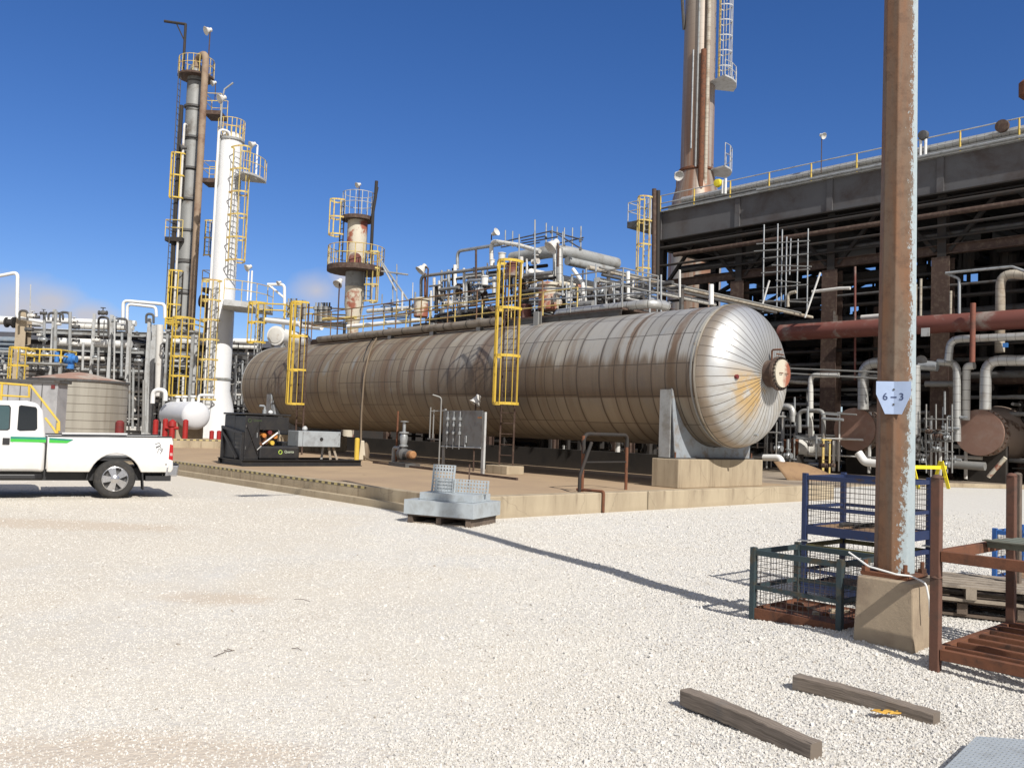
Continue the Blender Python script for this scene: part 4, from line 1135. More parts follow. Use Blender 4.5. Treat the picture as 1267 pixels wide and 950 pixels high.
MB().tube([i0 + nn * .09 + UZ * (zb1 - .06), i1 + nn * .09 + UZ * (zb1 - .02)], .02, 8).build('header_pipe', M['galv'], t)
MB().bar(i1 - d * .25 + nn * .075 + UZ * (zb2 - .2), i1 - d * .04 + nn * .075 + UZ * (zb2 - .2), .006, .035).build('name_plate', M['orange'], t, False)
# lamp on a thin post above the panel
def yard_lamp(label, foot, h, r=.24, mt=M['white_dirty'], mp=None, arm=.0, adir_=V((-1, 0, 0)), tilt=.7, group=None, name='flood_lamp'):
    t = thing(name, label, 'lamp', foot, group); mp = mp or M['rust_brown']
    top = foot + UZ * h
    MB().tube([foot, top, top + adir_ * arm] if arm else [foot, top], max(.018, r * .13), 8, .1 if arm else None).build('pole', mp, t)
    e = top + adir_ * arm
    ax = (-UZ + adir_ * tilt).normalized()
    o = e - ax * r * .2
    MB().lathe(o, ax, [(-r * .9, r * .28), (-r * .85, r * .42), (-r * .3, r * .45), (-r * .2, r * .6), (r * .2, r * .68), (r * .55, r * .95), (r * .6, r * .92), (r * .25, r * .5)], 18).build('lamp_shade', mt, t)
    MB().lathe(o, ax, [(r * .31, r * .4), (r * .42, r * .42), (r * .55, r * .25), (r * .6, .001)], 12).build('bulb', M['grey'], t)
    return t
lp = G(574, 583, SL) + UB * .35
yard_lamp('small white floodlight on a thin post above the grey instrument board', lp, px_m(86, lp), px_m(8, lp), adir_=(V((-1, -.4, 0))).normalized(), tilt=.55)
# bracketed pipes left of the panel
p0 = G(530, 579, SL)
m = thing('pipe_stand', 'thin galvanised pipes on a frame left of the instrument board', 'pipe stand', p0)
q0 = G(546, 580, SL) - UB * .1
MB().tube([q0 + UZ * 0, q0 + UZ * px_m(88, q0), q0 - V((px_m(11, q0), 0, 0)) + UZ * px_m(91, q0)], .022, 8, .12).build('vent_pipe', M['galv_dull'], m)
MB().tube([p0 + UZ * px_m(37, p0), p0 + UZ * px_m(75, p0)], .02, 8).build('riser', M['galv_dull'], m)
MB().tube([p0 + V((px_m(4, p0), 0, 0)) + UZ * px_m(37, p0), p0 + V((px_m(4, p0), 0, 0)) + UZ * px_m(72, p0)], .02, 8).build('riser', M['galv_dull'], m)
MB().bar(p0 - V((.05, 0, 0)) + UZ * px_m(36, p0), q0 + UZ * px_m(36, q0), .05, .04).build('shelf_bar', M['grey_dark'], m, False)
MB().tube([p0 + UZ * px_m(70, p0), q0 + V((.15, 0, 0)) + UZ * px_m(72, q0)], .016, 8).build('cross_pipe', M['galv_dull'], m)
# small pump with valves, orange motor
p0 = G(500, 577, SL)
pu = thing('pump', 'small dirty pump with silver valve and orange cover beside the vessel', 'pump', p0)
MB().box(p0 + UZ * .06, (1.2, .5, .12), d).build('base', M['grey_dark'], pu, False)
MB().lathe(p0 - d * .25 + UZ * .38, d, [(0, .05), (.02, .19), (.22, .19), (.3, .1), (.55, .1), (.56, .15), (.62, .15)], 16).build('casing', M['grey_dark'], pu)
MB().lathe(p0 + d * .25 + UZ * .38, d, [(0, .06), (.02, .12), (.34, .12), (.38, .08)], 16).build('motor', mat('faded_orange_paint', (.34, .17, .07), (.2, .12, .08), .7), pu)
v0 = p0 - d * .1
vv = MB().lathe(v0 + UZ * .5, UZ, [(0, .06), (.1, .06), (.11, .14), (.15, .14), (.16, .1), (.4, .13), (.5, .1), (.52, .15), (.56, .15), (.57, .05), (.85, .05)], 14).build('valve_body', M['galv'], pu)
MB().lathe(v0 + UZ * 1.36, UZ, [(0, .02), (.01, .13), (.03, .13), (.04, .02)], 14).build('hand_wheel', M['galv'], vv)
MB().tube([v0 - d * .5 + UZ * .1, v0 - d * .5 + UZ * 1.7], .03, 8).build('riser', M['rust'], pu)
MB().tube([p0 - d * .8 + UZ * .02, p0 - d * .8 + UZ * .55, p0 - d * .3 + UZ * .55], .06, 10, .12).build('suction_pipe', M['grey'], pu)
# steel trim strip along the pump bay
e0, e1 = G(462, 573, SL), G(640, 594, SL)
tag(MB().bar(e0 + UZ * .03, e1 + UZ * .03, .06, .06).build('steel_channel', M['rust_brown'], None, False), 'rusty steel channel lying along the slab below the instrument board', 'channel')

# ------------------------------------------------------------------ black engine skid
s0 = G(300, 577, SL); sx = V(UB); sy = V(UA)
def sxl(px):                     # photo column -> metres along the skid front
    c = (px - CX) / F_PX
    return (c * s0.y - s0.x) / (sx.x - c * sx.y)
SLEN = sxl(452)
print('skid', s0, SLEN)
sk = thing('engine_skid', 'black skid with engine, black box and grey control cabinet on the slab', 'engine skid', s0)
def SK(x, y, z): return s0 + sx * x + sy * y + UZ * z
def skb(name, x0, x1, y0, y1, z0, z1, mt, parent=sk, bev=.0):
    return MB().hexa([SK(x0, y0, z0), SK(x1, y0, z0), SK(x1, y1, z0), SK(x0, y1, z0), SK(x0, y0, z1), SK(x1, y0, z1), SK(x1, y1, z1), SK(x0, y1, z1)]).build(name, mt, parent, False, bev)
hz_ = lambda px: px * .0222        # photo pixels of height -> metres at the skid
MB().ibeam(SK(0, .06, .09), SK(SLEN, .06, .09), .14, .18, .02).build('base_beam', M['black'], sk, False)
MB().ibeam(SK(0, 1.55, .09), SK(SLEN, 1.55, .09), .14, .18, .02).build('base_beam', M['black'], sk, False)
for x in (0.08, SLEN * .5, SLEN - .08): MB().ibeam(SK(x, .14, .09), SK(x, 1.47, .09), .12, .16, .02).build('cross_beam', M['black'], sk, False)
xa, xb, xc, xd = sxl(309), sxl(327), sxl(350), sxl(363)
zt0 = hz_(63)
bx = MB().hexa([SK(x, y, z) for z in (.18, zt0) for x, y in ((xa, .78), (xd, .78), (xd, 1.45), (xa, 1.45))]).build('enclosure', M['black'], sk, False, .02)
MB().hexa([SK(x, y, z) for z in (.18, zt0 - .03) for x, y in ((xa, .14), (xb, .14), (xb, .779), (xa, .779))]).build('side_panel', M['black'], sk, False, .015)
MB().hexa([SK(x, y, z) for z in (hz_(45), zt0 - .031) for x, y in ((xb + .003, .14), (xd, .14), (xd, .24), (xb + .003, .24))]).build('front_panel', M['black'], sk, False, .01)
MB().hexa([SK(x, y, z) for z in (zt0 + .002, zt0 + .05) for x, y in ((xa - .04, .11), (xd + .04, .11), (xd + .04, 1.48), (xa - .04, 1.48))]).build('roof_lip', M['black'], bx, False, .01)
for z in (.5, .62, .74, .86): MB().bar(SK(xa - .006, .3, z), SK(xa - .006, .7, z), .012, .05).build('vent_slat', M['grey_dark'], bx, False)
for z in (.45, 1.05): MB().cyl(SK(xa + .03, .13, z), SK(xa + .03, .13, z + .09), .014, n=8).build('hinge', M['grey_dark'], sk)
MB().bar(SK(xb - .07, .125, .78), SK(xb - .07, .125, .92), .02, .02).build('latch', M['galv'], sk, False)
MB().bar(SK(xa + .02, .131, .3), SK(xb - .03, .131, 1.15), .006, .05, sy).bar(SK(xb - .03, .128, .3), SK(xa + .02, .128, 1.15), .006, .05, sy).build('cross_brace', M['black_steel'], sk, False)
MB().bar(SK(.05, .2, .18), SK(.05, .2, hz_(40)), .07, .07, sx).bar(SK(.05, 1.45, .18), SK(.05, 1.45, hz_(46)), .07, .07, sx).bar(SK(.05, .16, hz_(40)), SK(.05, 1.5, hz_(47)), .07, .07).bar(SK(.05, 1.4, hz_(40)), SK(.05, .5, .2), .06, .06).build('end_frame', M['black'], sk, False)
en = MB().hexa([SK(x, y, z) for z in (hz_(24), hz_(43)) for x, y in ((xb + .05, .3), (xc, .3), (xc, .77), (xb + .05, .77))]).build('engine', mat('grimy_engine', (.16, .06, .02), (.03, .025, .02), .6, scale=9, lo=.42, hi=.55), sk, False, .03)
for k, (fx, z, c_) in enumerate(((.2, 38, 'orange'), (.5, 42, 'dark_red'), (.8, 37, 'orange'), (.3, 30, 'rust'), (.65, 29, 'yellow'))):
    x = xb + .05 + (xc - xb) * fx
    MB().cyl(SK(x, .16, hz_(z)), SK(x, .36, hz_(z)), .062, n=12).build('cylinder_head' if k < 3 else 'filter', M[c_], en)
MB().tube([SK(xb + .1, .14, hz_(27)), SK(xc - .02, .12, hz_(42))], .022, 8).build('hydraulic_ram', M['white'], en)
MB().tube([SK(xb - .06, .11, hz_(20)), SK(xb + .05, .10, hz_(25))], .015, 8).build('lever', M['grey_light'], en)
xe = xb + .3
MB().tube([SK(xe, .5, hz_(43)), SK(xe, .5, hz_(70))], .06, 10).tube([SK(xe, .5, hz_(70)), SK(xe, .5, hz_(75)), SK(xe - .16, .5, hz_(75))], .03, 8, .07).build('exhaust_pipe', M['galv'], sk)
MB().lathe(SK(sxl(353), .8, zt0 + .05), UZ, [(0, .05), (.04, .07), (.08, .06), (.11, .01)], 12).build('filler_cap', M['white'], sk)
ft = MB().hexa([SK(x, y, z) for z in (.19, hz_(25)) for x, y in ((xb + .004, .10), (sxl(377), .10), (sxl(377), .74), (xb + .004, .74))]).build('fuel_tank', M['black'], sk, False, .05)
MB().hexa([SK(x, y, z) for z in (.18, hz_(30)) for x, y in ((xd + .02, .8), (sxl(384), .8), (sxl(384), 1.4), (xd + .02, 1.4))]).build('rear_cover', M['black'], sk, False, .02)
xf, xg = sxl(375), sxl(427)
cb = MB().hexa([SK(x, y, z) for z in (hz_(25), hz_(45)) for x, y in ((xf, .12), (xg, .12), (xg, .75), (xf, .75))]).build('control_cabinet', mat('grey_cabinet_paint', (.33, .36, .38), (.24, .25, .26), .45), sk, False, .012)
MB().cyl(SK((xf + xg) / 2 + .05, .122, hz_(35)), SK((xf + xg) / 2 + .05, .10, hz_(35)), .05, n=16).build('port', M['black'], cb)
MB().bar(SK(xf + .14, .118, hz_(25.5)), SK(xf + .14, .118, hz_(44.5)), .004, .01, sx).build('door_seam', M['grey_dark'], cb, False)
for z in (28, 41): MB().bar(SK(xg - .05, .113, hz_(z)), SK(xg - .05, .113, hz_(z) + .06), .02, .02).build('hinge', M['galv'], cb, False)
MB().lathe(SK(xf + .4, .5, hz_(45)), UZ, [(0, .05), (.04, .08), (.1, .07), (.14, .03)], 12).build('cap', M['grey_light'], cb)
for fx, dx in ((.8, .05), (.9, .13)): MB().bar(SK(xf + (xg - xf) * fx, .3, hz_(25)), SK(xf + (xg - xf) * fx + dx, .25, .18), .06, .06).build('leg', M['pallet_wood'], sk, False)
MB().bar(SK(xf + (xg - xf) * .75, .5, hz_(25)), SK(xf + (xg - xf) * .72, .5, .18), .06, .06).build('leg', M['grey_light'], sk, False)
# roundel and word on the tank and the box (too small to spell in the photograph)
lg = mat('yellow_green_decal', (.40, .55, .08), None, .6); lw = mat('pale_decal', (.42, .47, .36), None, .6)
def decal(x, z, y, s, parent, lt):
    m = MB(); c = SK(x, y - .004, z); pts = [c + sx * (s * math.cos(2 * PI * k / 20)) + UZ * (s * math.sin(2 * PI * k / 20)) for k in range(20)]
    m.tube(pts, s * .22, 6, closed=True); m.build('roundel', lt, parent)
    text('Quanta', c + sx * (s * 5.2) + UZ * s * .25, sx, s * 1.9, lw if lt is lg else lt, parent, nrm=-sy)
decal(sxl(353), hz_(17.5), .10, .052, ft, lg)
decal(xa + .12, hz_(56), .14, .045, sk, mat('dull_green_decal', (.05, .075, .03), None, .7))
# yellow bollard, brown coverall bundle and far yellow rail beyond the skid
yb = G(441, 569, SL)
tag(MB().lathe(yb, UZ, [(0, .085), (px_m(26, yb), .085), (px_m(27, yb), .06), (px_m(27.4, yb), .001)], 14).build('bollard', M['yellow'], None), 'yellow steel bollard at the right end of the black skid', 'bollard')
q = G(447, 569, SL); 
tag(MB().hexa([q + V((x, y, z)) for z, k in ((0, 1.0), (.68, .45)) for x, y in ((-.09 * k, -.08), (.16 * k, -.08), (.16 * k, .1), (-.09 * k, .1))]).build('sheet_offcut', M['tan_paint'], None, False, .03), 'tan folded sheet standing beside the yellow bollard', 'sheet')
q = G(452, 569, SL); tag(MB().lathe(q, UZ, [(0, .12), (.3, .14), (.55, .08), (.62, .02)], 9).build('canvas_bag', M['hose'], None), 'brown canvas bag slumped beside the yellow bollard', 'bag')
# ------------------------------------------------------------------ white pickup truck
TW = G(141, 617)                       # contact point of the near rear wheel
th_ = R(30)
tX = V((math.cos(th_), math.sin(th_), 0)); tY = V((-tX.y, tX.x, 0))     # rearwards, away
WS = .93
def T(x, y, z): return TW + tX * (x * .885) + tY * (y * .93) + UZ * (z * .94)
tk = thing('pickup_truck', 'white extended cab pickup truck with green side stripes parked on the gravel', 'pickup truck', TW)
def paint_mat():
    t = NT('dusty_white_truck_paint'); p = t.coord(); z = t.sep(p)[2]
    d = t.math('MULTIPLY', t.step(t.math('ADD', z, t.math('MULTIPLY', t.noise(p, 3.0, 5, .7), .35)), 1.05, .55), .55)
    d = t.math('ADD', d, t.math('MULTIPLY', t.step(t.noise(p, 1.6, 5, .65), .45, .75), .12))
    return t.done(t.mix(d, (.70, .70, .695), (.46, .41, .33)), t.math('MULTIPLY_ADD', d, .5, .2))
paint = paint_mat()
glass = mat('dark_tinted_glass', (.012, .016, .02), None, .06)
chrome = mat('brushed_chrome', (.62, .62, .63), (.45, .45, .46), .25, .9)
plast = mat('black_truck_plastic', (.022, .022, .024), None, .5)
WID = 1.98
def arch(cx, r, x0, x1, n=16):         # points along a wheel arch from x1 side to x0 side (going forward)
    return [(cx + r * math.cos(PI * k / n), .40 + r * math.sin(PI * k / n)) for k in range(n + 1)]
def side_panel(name, outline, y0, y1, mt, parent, bev=.0):
    return MB().prism([T(x, y0, z) for x, z in outline], tY * (y1 - y0)).build(name, mt, parent, True, bev, 30)
RA = .53
zb = .545
# cargo bed: outer skins with arch cut-outs, floor, front wall, tailgate
def bed_outline(): return [(-1.34, zb), (-1.36, 1.25), (1.13, 1.29), (1.16, 1.18), (1.19, .62), (1.15, zb)] + [(q[0], max(q[1], zb)) for q in arch(0, RA, 0, 0) if q[1] >= zb - .08]
bed = side_panel('cargo_bed', bed_outline(), 0, .06, paint, tk, .018)
side_panel('cargo_bed_side', [(-1.34, .8), (-1.36, 1.25), (1.13, 1.29), (1.16, 1.18), (1.18, .8)], WID - .06, WID, paint, tk, .012)
MB().hexa([T(-1.33, .07, .78), T(1.12, .07, .78), T(1.12, WID - .07, .78), T(-1.33, WID - .07, .78), T(-1.33, .07, .82), T(1.12, .07, .82), T(1.12, WID - .07, .82), T(-1.33, WID - .07, .82)]).build('bed_floor', plast, tk, False)
MB().hexa([T(-1.355, .062, .6), T(-1.315, .062, .6), T(-1.315, WID - .062, .6), T(-1.355, WID - .062, .6), T(-1.355, .062, 1.25), T(-1.315, .062, 1.25), T(-1.315, WID - .062, 1.25), T(-1.355, WID - .062, 1.25)]).build('bed_front_wall', paint, tk, False)
tg = MB().hexa([T(1.12, .062, .62), T(1.185, .062, .62), T(1.185, WID - .062, .62), T(1.12, WID - .062, .62), T(1.10, .062, 1.285), T(1.145, .062, 1.285), T(1.145, WID - .062, 1.285), T(1.10, WID - .062, 1.285)]).build('tailgate', paint, tk, False, .012)
MB().bar(T(1.19, .9, 1.1), T(1.19, 1.1, 1.1), .03, .07).build('handle', plast, tg, False)
for y in (.03, WID - .03):
    MB().bar(T(-1.35, y, 1.262), T(1.125, y, 1.30), .075, .024).build('rail_cap', plast, tk, False, .006)
MB().bar(T(-1.0, WID - .16, 1.285), T(.40, WID - .16, 1.305), .10, .035).build('tool_rail', paint, tk, False)
m = MB()
for k in range(12):
    a0_, a1_ = PI * k / 12, PI * (k + 1) / 12
    m.hexa([T(.55 * math.cos(a0_), y, .40 + .55 * math.sin(a0_)) if i in (0, 3) else T(.55 * math.cos(a1_), y, .40 + .55 * math.sin(a1_)) for i, y in ((0, .065), (1, .065), (2, .95), (3, .95))] +
           [T(.57 * math.cos(a0_), y, .40 + .57 * math.sin(a0_)) if i in (0, 3) else T(.57 * math.cos(a1_), y, .40 + .57 * math.sin(a1_)) for i, y in ((0, .065), (1, .065), (2, .95), (3, .95))])
m.build('wheel_housing', plast, tk, False)
# tail lamp, bumper, mud flap
tl = MB().prism([T(x, -.006, z) for x, z in ((1.08, .83), (1.175, .80), (1.165, 1.13), (1.09, 1.15))], tY * .05).build('tail_light', mat('red_lamp_lens', (.42, .012, .015), None, .15), tk, False, .008)
MB().prism([T(x, -.008, z) for x, z in ((1.10, .905), (1.16, .90), (1.157, .96), (1.10, .965))], tY * .04).build('reverse_lens', mat('pale_lamp_lens', (.5, .32, .3), None, .15), tl, False)
MB().hexa([T(1.02, -.01, .46), T(1.30, .04, .46), T(1.30, WID - .04, .46), T(1.02, WID + .01, .46), T(1.04, -.01, .70), T(1.33, .05, .70), T(1.33, WID - .05, .70), T(1.04, WID + .01, .70)]).build('rear_bumper', chrome, tk, False, .03)
MB().hexa([T(1.02, -.005, .705), T(1.31, .05, .705), T(1.31, WID - .05, .705), T(1.02, WID, .705), T(1.02, -.005, .73), T(1.31, .05, .73), T(1.31, WID - .05, .73), T(1.02, WID, .73)]).build('bumper_step', plast, tk, False)
MB().bar(T(.62, .16, .42), T(1.15, .16, .42), .3, .10).build('hitch', plast, tk, False)
MB().hexa([T(x, y, z) for z, dx in ((.18, .05), (.62, 0)) for x, y in ((.53 + dx, .02), (.555 + dx, .02), (.555 + dx, .34), (.53 + dx, .34))]).build('mud_flap', plast, tk, False)
# badge scribble on the rear quarter
m = MB()
for k, pts in enumerate((((.78, 1.14), (.86, 1.17), (.90, 1.12), (.80, 1.08)), ((.80, 1.06), (.88, 1.10), (.92, 1.04)), ((.84, .96), (.86, 1.05), (.94, 1.0)), ((.90, .94), (.95, 1.06)))):
    m.tube([T(x, -.002, z) for x, z in pts], .007, 4)
m.build('badge', mat('dark_badge', (.10, .10, .11), None, .5), bed)
# cab
cabz = [(-4.35, zb), (-4.42, 1.18), (-3.42, 1.27), (-2.75, 1.87), (-2.55, 1.935), (-1.75, 1.955), (-1.55, 1.92), (-1.46, 1.80), (-1.40, 1.28), (-1.38, zb)]
def cabline(inset, zs): pass
cab = side_panel('cab', [(-3.20, zb), (-3.22, 1.26)] + [(-2.75, 1.86), (-2.5, 1.925), (-1.78, 1.945), (-1.58, 1.90), (-1.475, 1.76), (-1.40, 1.27), (-1.385, zb)], .0, WID, paint, tk, .05)
hood = MB().prism([T(x, .05, z) for x, z in ((-4.70, .55), (-4.74, 1.05), (-4.55, 1.20), (-3.2, 1.27), (-3.2, .55))], tY * (WID - .1)).build('hood', paint, tk, False, .05)
fen = [(-3.205, zb), (-3.205, 1.2), (-4.5, 1.12), (-4.72, 1.0), (-4.72, zb)] + [(-3.95 - q[0], q[1]) for q in arch(0, RA, 0, 0) if q[1] >= zb - .05]
side_panel('front_fender', fen, -.012, .05, paint, tk, .015)
def flat(name, pts, y, mt, parent, th=.006, bev=0):
    return MB().prism([T(x, y, z) for x, z in pts], tY * -th).build(name, mt, parent, False, bev)
# doors: leaves stand a few millimetres proud so that the shut lines read
dr = flat('rear_door', [(-1.99, .60), (-1.99, 1.89), (-1.70, 1.90), (-1.60, 1.84), (-1.52, 1.62), (-1.50, .60)], -.001, paint, tk, .005)
dr = dr
w1 = [(-1.93, 1.37), (-1.925, 1.83), (-1.89, 1.855), (-1.615, 1.83), (-1.585, 1.79), (-1.56, 1.40), (-1.60, 1.36), (-1.88, 1.345)]
fw = flat('window', w1, -.004, plast, dr, .006)
flat('pane', [(x * .95 - .0875, z * .93 + .112) for x, z in w1], -.009, glass, fw, .004)
df = flat('front_door', [(-3.12, .60), (-3.15, 1.28), (-2.70, 1.82), (-2.45, 1.89), (-2.01, 1.895), (-2.01, .60)], -.001, paint, tk, .005)
w2 = [(-3.02, 1.33), (-2.66, 1.79), (-2.42, 1.84), (-2.10, 1.845), (-2.065, 1.80), (-2.06, 1.38), (-2.10, 1.35)]
fw = flat('window', w2, -.004, plast, df, .006)
flat('pane', [(x * .95 - .125, z * .93 + .112) for x, z in w2], -.009, mat('blue_grey_glass', (.05, .09, .10), None, .06), fw, .004)
flat('handle', [(-2.18, 1.075), (-2.18, 1.205), (-2.05, 1.205), (-2.05, 1.075)], -.006, plast, df, .02, .006)
# stripes
grn = mat('bright_green_stripe', (.06, .44, .06), None, .35); tea = mat('teal_stripe', (.03, .22, .17), None, .35)
flat('stripe', [(-2.04, 1.19), (-2.04, 1.235), (-1.385, 1.235), (-1.385, 1.19)], -.008, tea, tk, .003)
flat('stripe', [(-2.04, 1.13), (-2.04, 1.188), (-1.385, 1.188), (-1.385, 1.13)], -.008, grn, tk, .003)
flat('stripe', [(-1.325, 1.19), (-1.325, 1.225), (-.86, 1.205), (-.905, 1.172)], -.003, tea, tk, .003)
flat('stripe', [(-1.325, 1.125), (-1.325, 1.188), (-.91, 1.170), (-.985, 1.125)], -.003, grn, tk, .003)
MB().hexa([T(x, y, z) for z in (.40, .50) for x, y in ((-3.3, -.06), (-1.55, -.06), (-1.40, .1), (-3.3, .1))]).build('running_board', plast, tk, False, .02)
MB().hexa([T(x, y, z) for z in (.36, .62) for x, y in ((-4.3, .25), (1.0, .25), (1.0, WID - .25), (-4.3, WID - .25))]).build('chassis', plast, tk, False)
MB().hexa([T(x, y, z) for z in (.50, .80) for x, y in ((-4.9, .0), (-4.68, .0), (-4.68, WID), (-4.9, WID))]).build('front_bumper', chrome, tk, False, .03)
for y in (.12, WID - .42): MB().hexa([T(x, yy, z) for z in (.85, 1.08) for x, yy in ((-4.77, y), (-4.70, y), (-4.70, y + .3), (-4.77, y + .3))]).build('headlight', glass, tk, False, .02)
MB().hexa([T(x, yy, z) for z in (1.22, 1.5) for x, yy in ((-3.05, -.28), (-2.93, -.28), (-2.93, -.04), (-3.05, -.04))]).build('door_mirror', plast, tk, False, .03)
def wheel(x, y, side):
    c = T(x, y, .405); s = -tY * side
    wh = MB().lathe(c, s, [(q_, r_ * WS) for q_, r_ in ((-.26, .22), (-.26, .36), (-.235, .398), (-.2, .405), (-.06, .405), (-.025, .395), (0, .365), (.004, .33), (-.004, .255), (-.02, .245), (-.2, .245))], 40, False, False).build('wheel', M['rubber'], tk)
    m = MB()
    m.lathe(c, s, [(-.03, .246 * WS), (.002, .256 * WS), (.006, .245 * WS), (-.03, .225 * WS)], 40, False, False)
    m.lathe(c, s, [(-.05, .09), (.0, .085), (.02, .06), (.03, .001)], 24, False, False)
    u1 = UZ; u2 = s.cross(UZ)
    for k in range(5):
        an = 2 * PI * k / 5 + .32; dr_ = u1 * math.cos(an) + u2 * math.sin(an); tn = -u1 * math.sin(an) + u2 * math.cos(an)
        m.hexa([c + dr_ * .05 - tn * .055 - s * .06, c + dr_ * .05 + tn * .055 - s * .06, c + dr_ * (.235 * WS) + tn * .095 - s * .06, c + dr_ * (.235 * WS) - tn * .095 - s * .06,
                c + dr_ * .05 - tn * .042 + s * .004, c + dr_ * .05 + tn * .042 + s * .004, c + dr_ * (.235 * WS) + tn * .072 - s * .008, c + dr_ * (.235 * WS) - tn * .072 - s * .008])
    m.build('rim', chrome, wh, True, 0, 30)
    MB().lathe(c - s * .075, s, [(0, .225 * WS), (.002, .225 * WS)], 30).build('brake_disc', M['grey_dark'], wh)
wheel(0, .02, 1); wheel(-3.95, .02, 1); wheel(0, WID - .02, -1); wheel(-3.95, WID - .02, -1)
MB().tube([T(0, .2, .4), T(0, WID - .2, .4)], .09, 10).build('rear_axle', plast, tk)
# ------------------------------------------------------------------ helpers for the plant behind
def pipe(label, pts, r, mt, group=None, n=10, bend=None, name='pipe'):
    return tag(MB().tube(pts, r, n, bend if bend is not None else r * 3).build(name, mt, None), label, 'pipe', group)
def platform(m_deck, m_rail, parent, c, r0, r1, a0, a1, z, label='platform', n=14, rail=True, h=1.07, th=.12, rr=.022):
    """round platform sector about centre c"""
    P = lambda an, r, zz: V((c.x + math.cos(an) * r, c.y + math.sin(an) * r, zz))
    m = MB(); k = max(3, int(n * abs(a1 - a0) / (2 * PI)) + 2)
    for i in range(k):
        x, y = a0 + (a1 - a0) * i / k, a0 + (a1 - a0) * (i + 1) / k
        m.hexa([P(x, r0, z - th), P(x, r1, z - th), P(y, r1, z - th), P(y, r0, z - th), P(x, r0, z), P(x, r1, z), P(y, r1, z), P(y, r0, z)])
    pl = m.build('platform', m_deck, parent, False)
    if rail:
        pts = [P(a0 + (a1 - a0) * i / k, r1 - .03, z) for i in range(k + 1)]
        handrail(MB(), pts, h, 1.2, rr).build('railing', m_rail, pl)
    return pl
def ladder_part(parent, p, out, sw, z0, z1, my, mr, cage=True, nh=None, w=.42, depth=.7, c0=None, nb=5, cw=.7):
    """caged ladder as part of a tower: one part ladder, one sub-part cage"""
    P = lambda s, o, z: V((p.x, p.y, 0)) + sw * s + out * o + UZ * z
    m = MB()
    for s in (-1, 1): m.bar(P(s * w / 2, 0, z0), P(s * w / 2, 0, z1), .03, .07, out)
    z = z0 + .3
    while z < z1: m.bar(P(-w / 2, 0, z), P(w / 2, 0, z), .03, .03); z += .3
    ld = m.build('ladder', mr, parent, False)
    if cage:
        c0 = z0 if c0 is None else c0
        nh = nh or max(2, round((z1 - c0) / 1.15) + 1); m = MB()
        for k in range(nh):
            z = c0 + (z1 - c0) * k / (nh - 1)
            pts = [P(-w / 2, 0, z)] + [P(-cw / 2 * math.cos(PI * i / 8), .12 + (depth - .12) * math.sin(PI * i / 8), z) for i in range(9)] + [P(w / 2, 0, z)]
            for i in range(len(pts) - 1): m.bar(pts[i], pts[i + 1], .02, .085)
        for k in range(nb):
            an = PI * (k + .5) / nb
            o, s = .12 + (depth - .12) * math.sin(an), -cw / 2 * math.cos(an)
            m.bar(P(s, o, c0), P(s, o, z1), .03, .055, out)
        m.build('safety_cage', my, ld, False)
    return ld
def ztop(px, py, y): return onY(px, py, y).z
def tower(name, label, cat, base_px, top_px, y, r_px, mt, prof=None, n=28, z0=0.0):
    """vertical column whose axis passes through photo points base_px/top_px at depth y"""
    p = onY(*top_px, y); t = thing(name, label, cat, V((p.x, p.y, z0)))
    r = px_m(r_px, p)
    return t, V((p.x, p.y, z0)), p.z, r
XW = V((1, 0, 0)); YW = V((0, 1, 0))

# ------------------------------------------------------------------ white column
Yw = 48
t, wb_, wz, wr = tower('white_column', 'tall white distillation column with yellow caged ladders', 'column', (272, 520), (286, 168), Yw, 15, M['white'])
white_col = mat('white_column_paint', (.66, .67, .68), (.54, .52, .48), .45, scale=.5, lo=.55, hi=.85, var=.04)
zsk = onY(268, 470, Yw).z
MB().lathe(wb_, UZ, [(.55, wr * 1.55), (zsk - 1.6, wr * 1.35), (zsk - .6, wr), (wz - .4, wr), (wz - .1, wr * .93), (wz + .12, wr * .6), (wz + .2, .01)], 32).build('shell', white_col, t)
MB().lathe(wb_, UZ, [(0, wr * 1.8), (.55, wr * 1.8), (.56, wr * 1.5)], 20).build('concrete_base', M['conc'], t)
MB().lathe(wb_ + UZ * zsk, UZ, [(-.05, wr + .02), (.06, wr + .06), (.12, wr + .02)], 32, False, False).build('ring', M['grey'], t)
# right hand caged ladder, upper flight and platform
xr = onY(305, 250, Yw); out_ = V((.72, -.69, 0)).normalized(); sw_ = V((.69, .72, 0)).normalized()
lp_ = wb_ + out_ * (wr + .22)
z_hi, z_lo = onY(305, 190, Yw).z, onY(303, 327, Yw).z
ladder_part(t, lp_, out_, sw_, z_lo - .8, z_hi, M['yellow_pale'], M['grey_light'], True, None, c0=z_lo, depth=1.0, cw=1.0)
platform(M['grey_light'], M['yellow_pale'], t, wb_, wr + .05, wr + 1.35, R(-50), R(15), onY(308, 221, Yw).z)
# top railing and davit
platform(M['grey'], M['yellow_pale'], t, wb_, .2, wr + .08, R(-170), R(170), wz - .25, n=16)
dv = onY(270, 160, Yw); 
dvx = dv.x + .35
MB().tube([V((dvx, Yw - .62, wz - 3)), V((dvx, Yw - .62, onY(279, 125, Yw).z))], .05, 8).tube([V((dvx, Yw - .62, onY(279, 128, Yw).z)), V((dvx + .1, Yw - .62, onY(279, 116, Yw).z)), V((onY(293, 108, Yw).x, Yw - .62, onY(293, 108, Yw).z))], .05, 8).build('davit', M['grey'], t)
